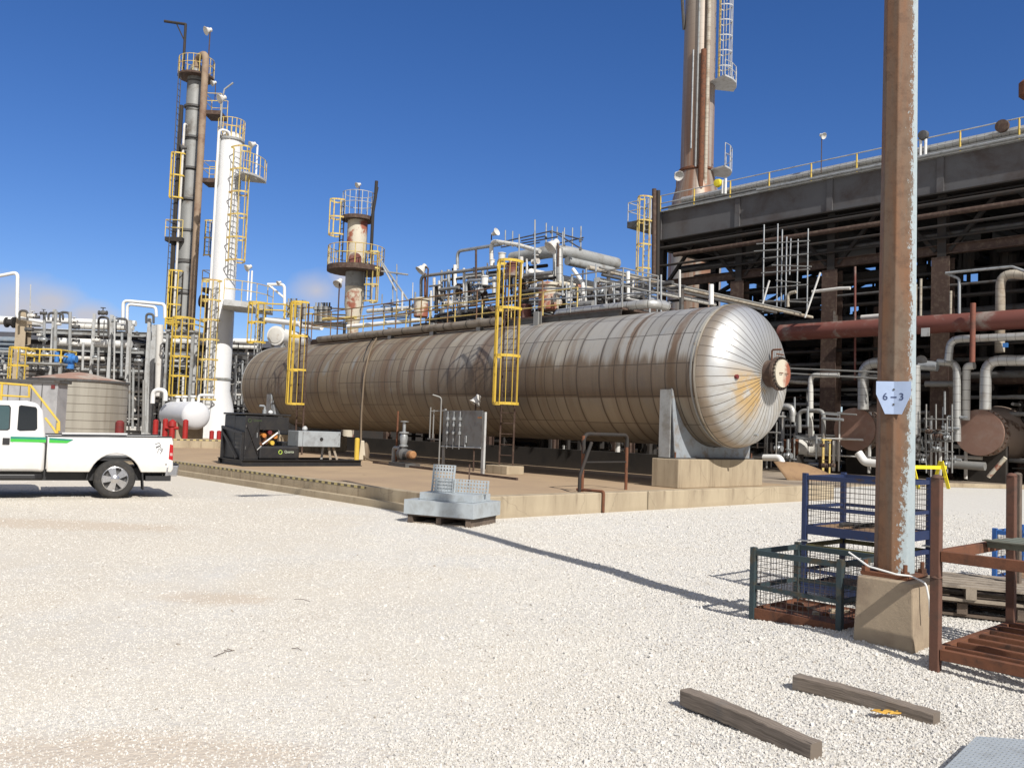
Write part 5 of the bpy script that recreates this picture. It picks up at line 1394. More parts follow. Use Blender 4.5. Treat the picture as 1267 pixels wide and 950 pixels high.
# left front caged ladder, lower flight
out2 = V((-.25, -.97, 0)).normalized(); sw2 = V((.97, -.25, 0)).normalized()
p_ = wb_ + out2 * (wr + .2)
ladder_part(t, p_, out2, sw2, .6, onY(275, 352, Yw).z, M['yellow_pale'], M['grey_light'], True, None, c0=onY(265, 495, Yw).z, depth=.7, cw=1.15)
platform(M['grey_light'], M['yellow_pale'], t, wb_, wr + .05, wr + 2.1, R(-70), R(25), onY(300, 379, Yw).z, th=.3)
for px_, py0, py1, r_ in ((316, 182, 222, .03), (310, 335, 372, .05), (306, 335, 372, .04)):
    a_, b_ = onY(px_, py1, Yw - .6), onY(px_ + 2, py0, Yw - .6)
    MB().tube([a_, V((a_.x, a_.y, b_.z))], r_, 8).build('lamp_post' if px_ == 316 else 'riser', M['white'], t)
def bare_lamp(label, at, r, d=V((-.7, -.6, -.5)), mt=M['white_dirty'], foot=None, group=None, mp=None):
    t_ = thing('flood_lamp', label, 'lamp', at if foot is None else foot, group)
    ax = d.normalized()
    MB().lathe(at, ax, [(-r * 1.0, r * .3), (-r * .92, r * .45), (-r * .35, r * .47), (-r * .25, r * .64), (r * .15, r * .72), (r * .5, r), (r * .54, r * .96), (r * .2, r * .5)], 14).build('lamp_shade', mt, t_)
    if foot is not None: MB().tube([foot, V((foot.x, foot.y, at.z - r * .1)), at - ax * r * .7], max(.02, r * .14), 6, .1).build('pole', mp or M['rust_brown'], t_)
    return t_
a_ = onY(312, 179, Yw - .6); bare_lamp('white floodlight on the upper platform right of the white column', a_, .22, foot=V((onY(317, 222, Yw - .6).x, Yw - .6, onY(317, 222, Yw - .6).z)), mp=M['white'])
bare_lamp('white floodlight below the yellow cage of the white column', onY(307, 331, Yw - .6), .22)
bare_lamp('white floodlight near the top of the white column, left side', onY(274, 122, Yw - .6), .28)
# slim white riser beside it
a_, b_ = onY(262, 470, Yw - 1), onY(271, 160, Yw - 1)
pipe('slender white riser pipe standing left of the white column', [V((b_.x, b_.y, .2)), V((b_.x, b_.y, b_.z)), V((b_.x + .5, b_.y + .3, b_.z)), V((b_.x + .5, b_.y + .6, b_.z - 1.2))], .07, M['white'], None, 10, .3)

# ------------------------------------------------------------------ grey column with rusty overhead line
Yg = 54
t, gb, gz, gr = tower('grey_column', 'tallest grey weathered column with a rusty overhead line down its side', 'column', (238, 400), (243.5, 78), Yg, 11.0, M['grey'])
gm = mat('grey_column_cladding', (.235, .24, .235), (.10, .085, .07), .6, .2, scale=.8, lo=.5, hi=.72, bands=1.9)
MB().lathe(gb, UZ, [(0, gr * 1.5), (2, gr * 1.5), (3, gr), (gz * .62, gr), (gz * .63, gr * .92), (gz - .8, gr * .92), (gz - .2, gr * .6), (gz, gr * .2)], 28).build('shell', gm, t)
for k in range(9):
    z = gz * (.22 + .082 * k); MB().lathe(gb + UZ * z, UZ, [(0, gr + .0), (.02, gr + .07), (.14, gr + .07), (.16, gr)], 28, False, False).build('stiffening_ring', M['grey_dark'], t)
ox = onY(254.5, 90, Yg - .9); pts = [V((gb.x + .1, Yg - .2, gz - .5)), V((gb.x + .1, Yg - .2, gz + .25)), V((ox.x, Yg - 1.0, gz + .25)), V((ox.x, Yg - 1.0, 4)), V((ox.x + 1.5, Yg - 1.0, 4))]
MB().tube(pts, px_m(4.2, ox), 16, .6).build('overhead_line', mat('tan_rusty_line', (.29, .215, .15), (.17, .10, .065), .75, scale=.8), t)
MB().tube([V((gb.x - gr - .02, Yg - .6, 0)), V((gb.x - gr - .02, Yg - .6, gz - 3))], .13, 10).build('dark_riser', M['black_steel'], t)
MB().tube([V((gb.x - gr * .45, Yg - gr - .25, 2)), V((gb.x - gr * .45, Yg - gr - .25, gz - 4.2)), V((gb.x - gr * .45, Yg - gr + .2, gz - 4.2))], .075, 10, .2).build('white_riser', M['white_dirty'], t)
m = MB()
for s in (-1, 1): m.tube([V((gb.x - gr - .12, Yg - .9 + s * .2, 8)), V((gb.x - gr - .12, Yg - .9 + s * .2, gz - 1))], .03, 6)
for k in range(40): z = 8 + (gz - 9) * k / 40; m.tube([V((gb.x - gr - .12, Yg - 1.1, z)), V((gb.x - gr - .12, Yg - .7, z))], .018, 5)
m.build('ladder', M['grey_dark'], t)
platform(M['rust_brown'], M['yellow_pale'], t, gb, .3, gr + .55, 0, 2 * PI, gz - .9, n=16)
pts = [V((gb.x - .6, Yg - .6, gz - .9)), V((gb.x - .6, Yg - .6, onY(239, 36, Yg).z)), V((onY(208, 32, Yg).x, Yg - .6, onY(208, 32, Yg).z))]
MB().tube(pts, .09, 8, .05).bar(pts[1] - UZ * 1.1, pts[1].lerp(pts[2], .45), .07, .07).build('davit', M['black_steel'], t)
a_ = onY(257, 38, Yg - .8); bare_lamp('white floodlight on top of the tallest grey column', a_, .28, foot=V((a_.x + .15, a_.y, gz - .8)))
a_ = onY(264, 103, Yg - .8); bare_lamp('small white floodlight beside the upper right platform of the grey column', a_, .2, foot=V((a_.x + .15, a_.y, onY(264, 130, Yg).z)))
a_ = onY(226, 183, Yg - .8); bare_lamp('dark floodlight left of the grey column above a yellow cage', a_, .25, V((-.9, -.4, -.2)), M['grey_dark'], foot=V((a_.x, a_.y, onY(226, 200, Yg).z)))
ez = lambda py: onY(240, py, Yg).z
def side_platform(parent, xa, xb, py, mrail, yc, depth=1.3, mdeck=None):
    a_, b_ = onY(xa, py, yc), onY(xb, py, yc); z = (a_.z + b_.z) / 2
    m = MB().hexa([V((a_.x, yc - depth / 2, z - .25)), V((b_.x, yc - depth / 2, z - .25)), V((b_.x, yc + depth / 2, z - .25)), V((a_.x, yc + depth / 2, z - .25)), V((a_.x, yc - depth / 2, z)), V((b_.x, yc - depth / 2, z)), V((b_.x, yc + depth / 2, z)), V((a_.x, yc + depth / 2, z))])
    pl = m.build('platform', mdeck or M['black_steel'], parent, False)
    handrail(MB(), [V((b_.x, yc - depth / 2 + .03, z)), V((a_.x, yc - depth / 2 + .03, z)), V((a_.x, yc + depth / 2 - .03, z)), V((b_.x, yc + depth / 2 - .03, z))], 1.07, 1.1, .026).build('railing', mrail, pl)
    return z
side_platform(t, 257, 277, 141, M['yellow_pale'], Yg - .3, mdeck=M['rust_brown'])
side_platform(t, 254, 270, 224, M['yellow_pale'], Yg - .3, mdeck=M['rust_brown'])
side_platform(t, 209, 230, 296, M['yellow_pale'], Yg - .3)
side_platform(t, 254, 272, 358, M['yellow_pale'], Yg - .3, mdeck=M['rust_brown'])
for xa, y0_, y1_, cc in ((222, 195, 249, 'yellow'), (219, 338, 400, 'yellow')):
    p_ = onY(xa + 6, y0_, Yg - .5)
    ladder_part(t, V((p_.x, p_.y, 0)), V((-.75, -.66, 0)), V((.66, -.75, 0)), onY(xa, y1_, Yg).z, onY(xa, y0_, Yg).z, M['yellow'], M['black_steel'], depth=.8)
p_ = onY(250, 278, Yg - .8); ladder_part(t, V((p_.x + .4, p_.y, 0)), V((.8, -.6, 0)), V((.6, .8, 0)), onY(252, 320, Yg).z, onY(252, 278, Yg).z, M['yellow_pale'], M['black_steel'], depth=.55)
MB().tube([onY(248, 372, Yg - .8), onY(262, 374, Yg - .8), onY(262, 430, Yg - .8)], .38, 14, .6).build('elbow_line', M['rust_brown'], t)

# ------------------------------------------------------------------ short tan column behind the vessel
Yt = 47
t, tb, tz, tr2 = tower('tan_column', 'short tan column with red rust patches and round platforms', 'column', (438, 380), (443, 268), Yt, 12.5, M['tan_paint'])
zz1, zz2, zz3 = onY(440, 331, Yt).z, onY(440, 378, Yt).z, onY(440, 300, Yt).z
MB().lathe(tb, UZ, [(0, tr2 * .55), (zz2 - 1.2, tr2 * .55), (zz2, tr2 * .95), (zz1 + .1, tr2 * .95), (zz1 + .2, tr2), (tz - .3, tr2 * 1.0), (tz, tr2 * .8), (tz + .15, .02)], 28).build('shell', M['tan_paint'], t)
MB().lathe(tb + UZ * (zz2 + 1.0), UZ, [(0, tr2 * .97), (zz1 - zz2 - 1.1, tr2 * .97)], 28, False, False).build('grey_band', M['grey'], t)
platform(M['rust_brown'], M['yellow_pale'], t, tb, tr2 * .9, tr2 + 1.0, 0, 2 * PI, zz1, n=20, th=.28)
platform(M['rust_brown'], M['grey_light'], t, tb, .2, tr2 + .35, 0, 2 * PI, tz - .05, n=14, h=1.3, th=.2)
c_ = onY(440, 321, Yt - tr2); MB().cyl(c_ + YW * .3, c_ - YW * .1, .30, n=20).build('manway_neck', M['tan_paint'], t)
MB().cyl(c_ - YW * .1, c_ - YW * .18, .34, n=24).build('manway_cover', M['rust_red'], t)
p_ = tb + V((-1, -.35, 0)).normalized() * (tr2 + .3)
ladder_part(t, p_, V((-.8, -.6, 0)), V((.6, -.8, 0)), onY(418, 325, Yt).z, onY(420, 251, Yt).z, M['yellow_pale'], M['black_steel'], depth=.75, c0=onY(418, 293, Yt).z, nh=3, cw=.85)
p_ = tb + V((.9, -.45, 0)).normalized() * (tr2 + .3)
ladder_part(t, p_, V((.75, -.66, 0)), V((.66, .75, 0)), onY(460, 375, Yt).z, onY(460, 315, Yt).z, M['yellow_pale'], M['grey_dark'], depth=.75, nh=4)
a_ = onY(459, 318, Yt - .6); b_ = onY(461, 262, Yt - .6)
pts = [V((a_.x, a_.y, onY(459, 322, Yt).z)), V((a_.x, a_.y, b_.z)), V((a_.x + .1, a_.y, onY(461, 247, Yt).z)), V((onY(468, 228, Yt).x, a_.y, onY(468, 228, Yt).z))]
MB().tube(pts, .09, 8).bar(pts[1], pts[1].lerp(pts[3], .8) + XW * .08, .12, .12).build('davit', M['black_steel'], t)
a_ = onY(443, 229, Yt - .4); bare_lamp('white floodlight above the short tan column', a_, .17, foot=V((onY(445, 262, Yt).x, a_.y, tz)))
# braces and scaffold tubes right of it
for k, (x0, y0_, x1, y1_, r_, mt_) in enumerate(((468, 318, 505, 372, .05, 'grey'), (470, 322, 490, 360, .045, 'grey_light'), (466, 335, 505, 340, .05, 'grey'), (491, 327, 491, 375, .035, 'galv'), (486, 345, 486, 378, .035, 'galv'))):
    pipe(('thin steel brace rising to the tan column from the right' if k < 2 else 'thin scaffold tube right of the tan column'), [onY(x0, y0_, Yt - .4), onY(x1, y1_, Yt - .6)], r_, M[mt_], 'tubes right of the tan column' if k < 2 else 'scaffold tubes right of the tan column', 6)

# ------------------------------------------------------------------ small white horizontal drum with red posts
Yd = 40.0
dc = onY(242, 514, Yd); dr0 = px_m(17.5, dc)
ddir = V((-.62, .78, 0)).normalized()
dl = 3.3
t = thing('white_drum', 'small white horizontal drum on concrete saddles behind red posts', 'drum', V((dc.x, dc.y, 0)))
wd = mat('white_drum_paint', (.66, .67, .69), (.5, .5, .5), .4, scale=.8, lo=.6, hi=.85, var=.04)
prof = [(-dr0 * .52 * math.cos(PI / 2 * k / 8), dr0 * math.sin(PI / 2 * k / 8)) for k in range(9)] + [(dl + dr0 * .52 * math.sin(PI / 2 * k / 8), dr0 * math.cos(PI / 2 * k / 8)) for k in range(9)]
MB().lathe(dc, ddir, prof, 36).build('shell', wd, t)
for k in (.25, .78):
    c_ = dc + ddir * dl * k; s_ = ddir.cross(UZ)
    MB().hexa([V((0, 0, z)) + V((c_.x, c_.y, 0)) + s_ * a * .62 + ddir * b for z in (.1, dc.z - dr0 * .55) for a, b in ((-1, -.15), (1, -.15), (1, .15), (-1, .15))]).build('saddle', M['conc'], t, False)
for k in (.15, .5, .8):
    c_ = dc + ddir * dl * k; MB().cyl(c_ + UZ * dr0 * .9, c_ + UZ * (dr0 + .25), .09, n=10).lathe(c_ + UZ * (dr0 + .2), UZ, [(0, .15), (.08, .15)], 12).build('nozzle', M['white'], t)
a_ = onY(205, 484, Yd + 1.6); pipe('white bent pipe rising from the small drum', [V((a_.x, a_.y, dc.z + dr0)), V((a_.x, a_.y, a_.z + .05)), V((a_.x - .6, a_.y, a_.z + .05)), V((a_.x - .6, a_.y, a_.z - .6))], .11, M['white'], bend=.3)
a_ = onY(246, 490, Yd + .3); pipe('small white bent pipe above the near end of the drum', [V((a_.x, a_.y, dc.z + dr0)), V((a_.x, a_.y, a_.z + .05)), V((a_.x + .7, a_.y, a_.z + .05))], .07, M['white'], bend=.2)
for k, (x_, yt) in enumerate(((193, 519), (205, 518), (230, 519))):
    p_ = onY(x_, yt, Yd - 1.9); lab = ('red post guarding the far end of the white drum', 'red post with a red hydrant beside it, before the white drum', 'red post before the near end of the white drum')[k]
    tag(MB().lathe(V((p_.x, p_.y, 0)), UZ, [(0, .115), (p_.z - .05, .115), (p_.z, .06), (p_.z + .01, .001)], 14).build('red_post', M['red'], None), lab, 'bollard', 'red posts before the drum')
p_ = onY(213, 530, Yd - 2.0)
h_ = thing('fire_hydrant', 'small red fire hydrant in front of the white drum', 'hydrant', V((p_.x, p_.y, 0)))
MB().lathe(V((p_.x, p_.y, 0)), UZ, [(0, .14), (p_.z + .05, .12), (p_.z + .1, .18), (p_.z + .3, .16), (p_.z + .4, .03)], 12).build('body', M['red'], h_)
MB().cyl(V((p_.x - .28, p_.y - .02, p_.z + .02)), V((p_.x + .28, p_.y - .02, p_.z + .02)), .07, n=10).build('outlet', M['red'], h_)
for k, x_ in enumerate((262, 271)):
    p_ = onY(x_, 536, 39); tag(MB().lathe(V((p_.x, p_.y, 0)), UZ, [(0, .1), (p_.z + .1, .1), (p_.z + .13, .01)], 12).build('red_post', M['red'], None), ('short red post below the foot of the white column, the left one' if k == 0 else 'short red post below the white column, next to the black skid frame'), 'bollard')

# ------------------------------------------------------------------ cylindrical tank with rusty cone roof, and the grey cabin beside it
Yk = 37.0
kc = onY(98, 470, Yk); kr = px_m(56.5, kc); kz = onY(98, 471, Yk - kr * .3).z
t = thing('storage_tank', 'squat round tank with banded tan walls and a rusty cone roof', 'tank', V((kc.x, kc.y, 0)))
def tank_mat():
    q = NT('banded_tank_wall'); u, v, _ = q.sep(q.coord('UV')); p = q.coord(); x, y, z = q.sep(p)
    col = q.mix(q.step(q.noise(q.comb(q.math('MULTIPLY', v, 1.6), q.math('MULTIPLY', z, .12)), 1.0, 4), .4, .65), (.37, .35, .30), (.28, .26, .22))
    col = q.mix(q.math('MULTIPLY', q.step(q.noise(q.comb(q.math('MULTIPLY', v, 5), q.math('MULTIPLY', z, .3)), 1.0, 3), .55, .75), .4), col, (.20, .165, .12))
    ln = q.math('LESS_THAN', q.math('FRACT', q.math('DIVIDE', z, .335)), .09)
    col = q.mix(q.math('MULTIPLY', ln, .8), col, (.10, .085, .065))
    return q.done(col, .6, .1)
MB().lathe(V((kc.x, kc.y, 0)), UZ, [(0, kr), (kz, kr)], 56, True, False).build('wall', tank_mat(), t)
MB().lathe(V((kc.x, kc.y, kz)), UZ, [(-.06, kr + .05), (.03, kr + .05), (.035, kr - .02)], 56, False, False).build('rim', M['grey_dark'], t)
MB().lathe(V((kc.x, kc.y, kz)), UZ, [(.03, kr), (.36, .35), (.39, .001)], 56, False, False).build('roof', mat('rusty_roof', (.33, .20, .145), (.40, .35, .29), .75, scale=.8, lo=.45, hi=.6), t)
p_ = onY(148, 530, Yk - 2.5); tag(MB().lathe(V((p_.x, p_.y, p_.z - .35)), UZ, [(0, .1), (.05, .17), (.58, .17), (.66, .1), (.68, .001)], 14).build('hose_box', M['dark_red'], None), 'dark red rounded cabinet at the right foot of the round tank', 'cabinet')
Yc = 32.0
a_, b_ = onY(-60, 474, Yc), onY(72, 474.5, Yc)
cz = onY(40, 473, Yc).z
cab_ = thing('grey_cabin', 'grey panelled cabin with a yellow rail in front, left of the round tank', 'cabin', V(((a_.x + b_.x) / 2, Yc, 0)))
MB().hexa([V((a_.x, Yc, 0)), V((b_.x, Yc, 0)), V((b_.x, Yc + .7, 0)), V((a_.x, Yc + .7, 0)), V((a_.x, Yc, cz)), V((b_.x, Yc, cz)), V((b_.x, Yc + .7, cz)), V((a_.x, Yc + .7, cz))]).build('wall', mat('grey_cabin_paint', (.36, .36, .37), (.27, .27, .28), .55, scale=1.2), cab_, False)
MB().hexa([V((x, y, z)) for z in (cz + .002, cz + .1) for x, y in ((a_.x - .1, Yc - .1), (b_.x + .1, Yc - .1), (b_.x + .1, Yc + .8), (a_.x - .1, Yc + 2.7))]).build('roof', M['grey_dark'], cab_, False)
for x_ in (9, 24, 38, 51): 
    q = onY(x_, 500, Yc); MB().box(V((q.x, Yc - .003, cz / 2)), (.03, .02, cz - .1)).build('panel_seam', M['grey_dark'], cab_, False)
q = onY(66, 478.5, Yc); MB().box(V((q.x, Yc - .02, q.z)), (.13, .04, .13)).build('notice_plate', M['dark_red'], cab_, False)
rl = thing('stair_rail', 'yellow handrail sloping down past the grey cabin behind the truck', 'handrail', onY(40, 530, 30))
pts = [onY(-20, 472, 30), onY(0, 474, 30), onY(38, 477, 30), onY(73, 522, 30), onY(73, 533, 30)]
MB().tube(pts, .042, 8).build('top_rail', M['yellow'], rl)
MB().tube([onY(-20, 488, 30), onY(36, 491, 30), onY(36, 476, 30)], .042, 8).build('middle_rail', M['yellow'], rl)
MB().tube([onY(56, 517, 30), onY(66, 530, 30), onY(73, 541, 30)], .04, 8).build('middle_rail', M['yellow'], rl)
for x_ in (1, 73): 
    q = onY(x_, 500, 30); MB().tube([V((q.x, 30, 0)), V((q.x, 30, onY(x_, 475 if x_ < 50 else 523, 30).z))], .042, 8).build('post', M['yellow'], rl)
rg = random.Random(11)
# ------------------------------------------------------------------ far left pipe rack
YR = 50.0
rack = thing('pipe_rack', 'long grey steel pipe rack carrying white pipes behind the round tank', 'pipe rack', V((-22, YR, 0)))
zrk = [onY(120, y_, YR).z for y_ in (404, 425, 440, 456)]
for k, x_ in enumerate((25, 62, 112, 134, 157, 181, 188, 240, 262)):
    wd_ = (.6, .15, .14, .17, .18, .17, .28, .16, .16)[k]
    q = onY(x_, 470, YR - .6 * (k % 2)); zt_ = onY(x_, (386, 384, 388, 391, 396, 395, 402, 408, 408)[k], YR).z
    MB().ibeam(V((q.x, q.y, 0)), V((q.x, q.y, zt_)), wd_, wd_, .03, YW).build('column', M['grey_light'] if k else M['conc'], rack, False)
    MB().ibeam(V((q.x, q.y + 6, 0)), V((q.x, q.y + 6, zt_ - .5)), .25, .25, .03, YW).build('column', M['grey_dark'], rack, False)
xl, xr_ = onY(20, 470, YR).x, onY(262, 470, YR).x
for k, z in enumerate(zrk):
    for dy in (0, 6):
        MB().ibeam(V((xl, YR + .3 + dy, z - .35)), V((xr_, YR + .3 + dy, z - .35)), .2, .28, .02).build('girder', M['grey'] if dy == 0 and k < 2 else M['grey_dark'], rack, False)
    for x in np.linspace(xl, xr_, 8): MB().ibeam(V((x, YR + .3, z - .35)), V((x, YR + 6.3, z - .35)), .2, .25, .02).build('cross_beam', M['grey_dark'], rack, False)
HP = [((-70, 393.5), (18, 397), 5.2, 'white', 'fat white pipe running out to the left edge above the grey cabin'),
      ((20, 398.5), (52, 401), 4.4, 'white', 'short white pipe beyond the black valve, upper left'),
      ((55, 395), (168, 401.5), 3.6, 'white', 'topmost white pipe on the left rack'),
      ((88, 402), (165, 407.5), 3.6, 'clad_white', 'second white pipe from the top of the left rack'),
      ((60, 408), (170, 414), 2.6, 'white', 'third white pipe from the top of the left rack'),
      ((65, 414), (170, 420), 1.7, 'black_steel', 'thin black pipe high on the left rack'),
      ((66, 421), (162, 427.5), 5.0, 'white', 'fattest white pipe in the middle of the left rack'),
      ((66, 430), (165, 436), 2.5, 'clad_white', 'pale pipe just below the fattest white pipe'),
      ((60, 436), (174, 442), 1.6, 'grey_dark', 'thin dark pipe low on the left rack'),
      ((66, 441), (130, 445), 2.6, 'white_dirty', 'dirty white pipe level with the blue motor'),
      ((90, 446), (130, 448), 2.2, 'black_steel', 'black pipe right beside the blue motor'),
      ((66, 450), (175, 456), 2.2, 'white', 'lowest white pipe on the left rack'),
      ((95, 456), (180, 461), 2.0, 'grey', 'lowest grey pipe on the left rack'),
      ((198, 413), (262, 417), 4.2, 'grey_light', 'fat pale pipe behind the yellow cage left of the white column'),
      ((198, 421), (262, 425), 3.4, 'white', 'white pipe behind the yellow cage left of the white column'),
      ((180, 430), (262, 434), 1.6, 'black_steel', 'upper black pipe between round tank and white column'),
      ((180, 439), (262, 443), 1.8, 'grey_dark', 'lower dark pipe between round tank and white column'),
      ((196, 446), (262, 449), 2.2, 'grey_light', 'light grey pipe low between round tank and white column'),
      ((192, 452), (262, 455), 1.6, 'grey', 'lowest grey pipe between round tank and white column'),
      ((284, 421), (325, 424), 3.5, 'white', 'white pipe between the white column and the vessel end'),
      ((284, 428), (322, 431), 2.4, 'clad_white', 'pale pipe below another, between white column and vessel end'),
      ((284, 437), (318, 440), 2.0, 'grey', 'grey pipe low between white column and vessel end')]
for k, (a_, b_, r_, mt_, lab) in enumerate(HP):
    y_ = YR + .2 + (k % 3) * .9; pa_, pb_ = onY(*a_, y_), onY(*b_, y_); z = (pa_.z + pb_.z) / 2; pa_.z = pb_.z = z
    pipe(lab, [pa_, pb_], px_m(r_, pa_), M[mt_], None, 14)
for y_, x0, x1 in ((420, -60, 20), (425, -60, 20), (431, -60, 20), (437, -60, 20), (443, -60, 20), (449, -60, 20), (455, -60, 20), (461, -60, 20), (466, -60, 20)):
    p0_, p1_ = onY(x0, y_ - 2.8, YR + 5), onY(x1, y_, YR + 5)
    tag(MB().bar(p0_, p1_, .5, .10, (0, -.6, 1)).build('louvre_blade', M['louvre'], None, False), 'slate blue louvre blade at the left edge above the grey cabin', 'louvre', 'louvre blades at the left edge')
q = onY(13, 399, YR); tag(MB().lathe(q - XW * .25, XW, [(0, .30), (.08, .30), (.09, .2), (.4, .2), (.41, .32), (.5, .32)], 14).build('valve', M['black_steel'], None), 'black valve on the fat white pipe at the left edge', 'valve')
pipe('white looped pipe rising into the sky at the far left', [onY(55, 399, YR - .5), onY(21, 393, YR - .5), onY(22, 337, YR - .5), onY(-14, 344, YR - .5)], .10, M['white'], None, 10, .25)
pipe('slender pale mast rising above the left rack', [onY(37, 390, YR), onY(38, 352, YR)], .035, M['grey_light'], None, 6)
pipe('taller white inverted U pipe above the left rack', [onY(152, 400, YR), onY(152.5, 372, YR), onY(204, 376.5, YR), onY(204, 394, YR)], .095, M['white'], None, 10, .25)
pipe('lower white inverted U pipe nested below the taller one', [onY(157, 412, YR - .5), onY(157.5, 376, YR - .5), onY(193, 380, YR - .5), onY(193.5, 392, YR - .5)], .085, M['white'], None, 10, .25)
pipe('white upright pipe from the rack down to the small drum', [onY(198, 402, YR - 2), onY(196, 490, YR - 2)], .19, M['white_dirty'], None, 14)
VP = [(54, 386, 450, .13, 'grey'), (68, 385, 440, .16, 'grey'), (86, 386, 450, .14, 'grey'), (102, 424, 458, .11, 'grey_light'), (121, 430, 470, .10, 'grey'), (141, 392, 470, .08, 'grey_light'), (150, 412, 466, .12, 'galv'), (128, 396, 420, .05, 'grey_dark'), (160, 430, 520, .1, 'galv_dull'), (164, 455, 530, .11, 'grey'), (171, 440, 530, .08, 'grey_dark'), (177, 470, 535, .12, 'galv_dull'), (201, 430, 500, .06, 'galv'), (213, 430, 495, .07, 'grey'), (226, 465, 495, .12, 'clad_white'), (235, 455, 495, .1, 'grey'), (246, 452, 490, .08, 'galv'), (252, 440, 492, .06, 'grey_light'), (258, 455, 495, .09, 'galv'), (291, 440, 500, .10, 'grey_light'), (299, 446, 500, .07, 'galv'), (306, 436, 470, .08, 'white_dirty'), (294, 424, 440, .05, 'grey_dark')]
for k, (x_, y0_, y1_, r_, mt_) in enumerate(VP):
    yy_ = YR - 1.2 - .3 * (k % 3)
    near = 'behind the round tank' if x_ < 156 else ('between the round tank and the white column' if x_ < 262 else 'between the white column and the vessel end')
    pipe('thin upright grey pipe ' + near, [onY(x_ + 1, y0_, yy_), onY(x_, y1_, yy_)], r_ * .62, M[mt_], 'upright pipes ' + near, 8)
def arch_pipe(lab, x0, x1, y0, y1, r, mt, yy=YR - 1):
    pipe(lab, [onY(x0, y1, yy), onY(x0, y0, yy), onY(x1, y0 + 1, yy), onY(x1, y1, yy)], r, M[mt], 'small looped pipes on the left rack', 6, .2)
for a in ((122, 134, 392, 415), (143, 157, 394, 412), (24, 34, 384, 396), (74, 86, 386, 400), (181, 190, 388, 400), (60, 78, 387, 396)): arch_pipe('small dark looped pipe on top of the left rack', a[0], a[1], a[2], a[3], .07, 'grey_dark')
# valves, actuators and clutter on the rack as single things
for k in range(26):
    x_, y_ = rg.uniform(26, 172), rg.uniform(384, 458)
    if 24 < x_ < 60: y_ = rg.uniform(386, 440)
    q = onY(x_, y_, YR - 1.5); s = rg.uniform(.12, .24)
    m = MB().lathe(q - XW * s, XW, [(0, s * .55), (s * .25, s * .55), (s * .3, s * .3), (s * .7, s * .55), (s * 1.3, s * .55), (s * 1.7, s * .3), (s * 1.75, s * .55), (s * 2, s * .55)], 10)
    m.lathe(q, UZ, [(0, s * .12), (s * 1.1, s * .12), (s * 1.12, s * .6), (s * 1.25, s * .6)], 10)
    dark = k % 3
    tag(m.build('valve', M[('white_dirty', 'grey_dark', 'galv')[dark]], None), ('small off white valve among the pipes of the left rack', 'small dark valve among the pipes of the left rack', 'small silver valve among the pipes of the left rack')[dark], 'valve', ('off white', 'dark', 'silver')[dark] + ' valves on the left rack')
q = onY(87, 444, YR - 2)
mo = thing('blue_motor', 'bright blue motor actuator above the rusty cone roof', 'motor', q)
MB().lathe(q - XW * .3, XW, [(0, .16), (.05, .3), (.45, .3), (.5, .2), (.65, .2)], 16).build('body', M['blue_motor'], mo)
MB().cyl(q - UZ * .55, q - UZ * .3, .22, n=12).build('gearbox', M['blue_motor'], mo)
MB().cyl(q - XW * .75 - UZ * .2, q - XW * .75 + UZ * .35, .12, n=10).build('side_motor', M['blue_motor'], mo)
# yellow platforms with caged ladders on the rack
def yellow_platform(label, xa, xb, ytop, ydeck, y, ladder=None, depth=1.6):
    a_, b_ = onY(xa, ydeck, y), onY(xb, ydeck, y); z = (a_.z + b_.z) / 2
    t = thing('yellow_platform', label, 'platform', V(((a_.x + b_.x) / 2, y, 0)))
    MB().hexa([V((a_.x, y, z - .1)), V((b_.x, y, z - .1)), V((b_.x, y + depth, z - .1)), V((a_.x, y + depth, z - .1)), V((a_.x, y, z)), V((b_.x, y, z)), V((b_.x, y + depth, z)), V((a_.x, y + depth, z))]).build('deck', M['grey'], t, False)
    handrail(MB(), [V((b_.x, y + depth, z)), V((b_.x, y, z)), V((a_.x, y, z)), V((a_.x, y + depth, z))], onY((xa + xb) / 2, ytop, y).z - z, 1.3, .04).build('railing', M['yellow'], t)
    for x in (a_.x + .1, b_.x - .1): MB().bar(V((x, y + .2, 0)), V((x, y + .2, z - .1)), .14, .14).build('leg', M['grey'], t, False)
    if ladder:
        lx, ybot, ytp = ladder; p_ = onY(lx, ytp, y - .3)
        ladder_part(t, V((p_.x, p_.y, 0)), V((-.25, -.97, 0)), V((.97, -.25, 0)), .3, p_.z, M['yellow'], M['grey'], True, None, c0=onY(lx, ybot, y).z, depth=.75, cw=1.0)
    return t
yellow_platform('yellow railed platform with a caged ladder above the grey cabin', 22, 75, 432, 448, YR - 3, (29, 475, 431))
yellow_platform('yellow railed platform with a caged ladder left of the white column', 204, 240, 394, 408, YR - 3.5, (229, 490, 394))
yellow_platform('yellow railed platform behind the far end of the vessel', 318, 352, 376, 393, 46.5, (322, 425, 376))
yellow_platform('long yellow railed platform behind the vessel walkway, left of the tan column', 360, 428, 381, 398, 48.5)
q = onY(345, 382, 47); pipe('white davit arm rising above the yellow platform behind the vessel', [onY(352, 400, 47), onY(352, 352, 47), onY(331, 352, 47)], .08, M['white'], None, 8)
pipe('short white brace of the davit arm above the yellow platform', [onY(333, 353, 47), onY(351, 368, 47)], .06, M['white'], None, 6)
bare_lamp('white floodlight on the white davit behind the vessel', onY(345, 350, 46.5), .14)
dr_ = onY(341, 415, 46.5); t = thing('white_exchanger', 'white round exchanger drum behind the far end of the vessel', 'exchanger', V((dr_.x, dr_.y, 0)))
MB().lathe(dr_, V((.25, 1, 0)), [(-.05, .001), (0, .52), (.12, .52), (.13, .46), (3.2, .46), (3.3, .1)], 28).build('shell', M['white'], t)
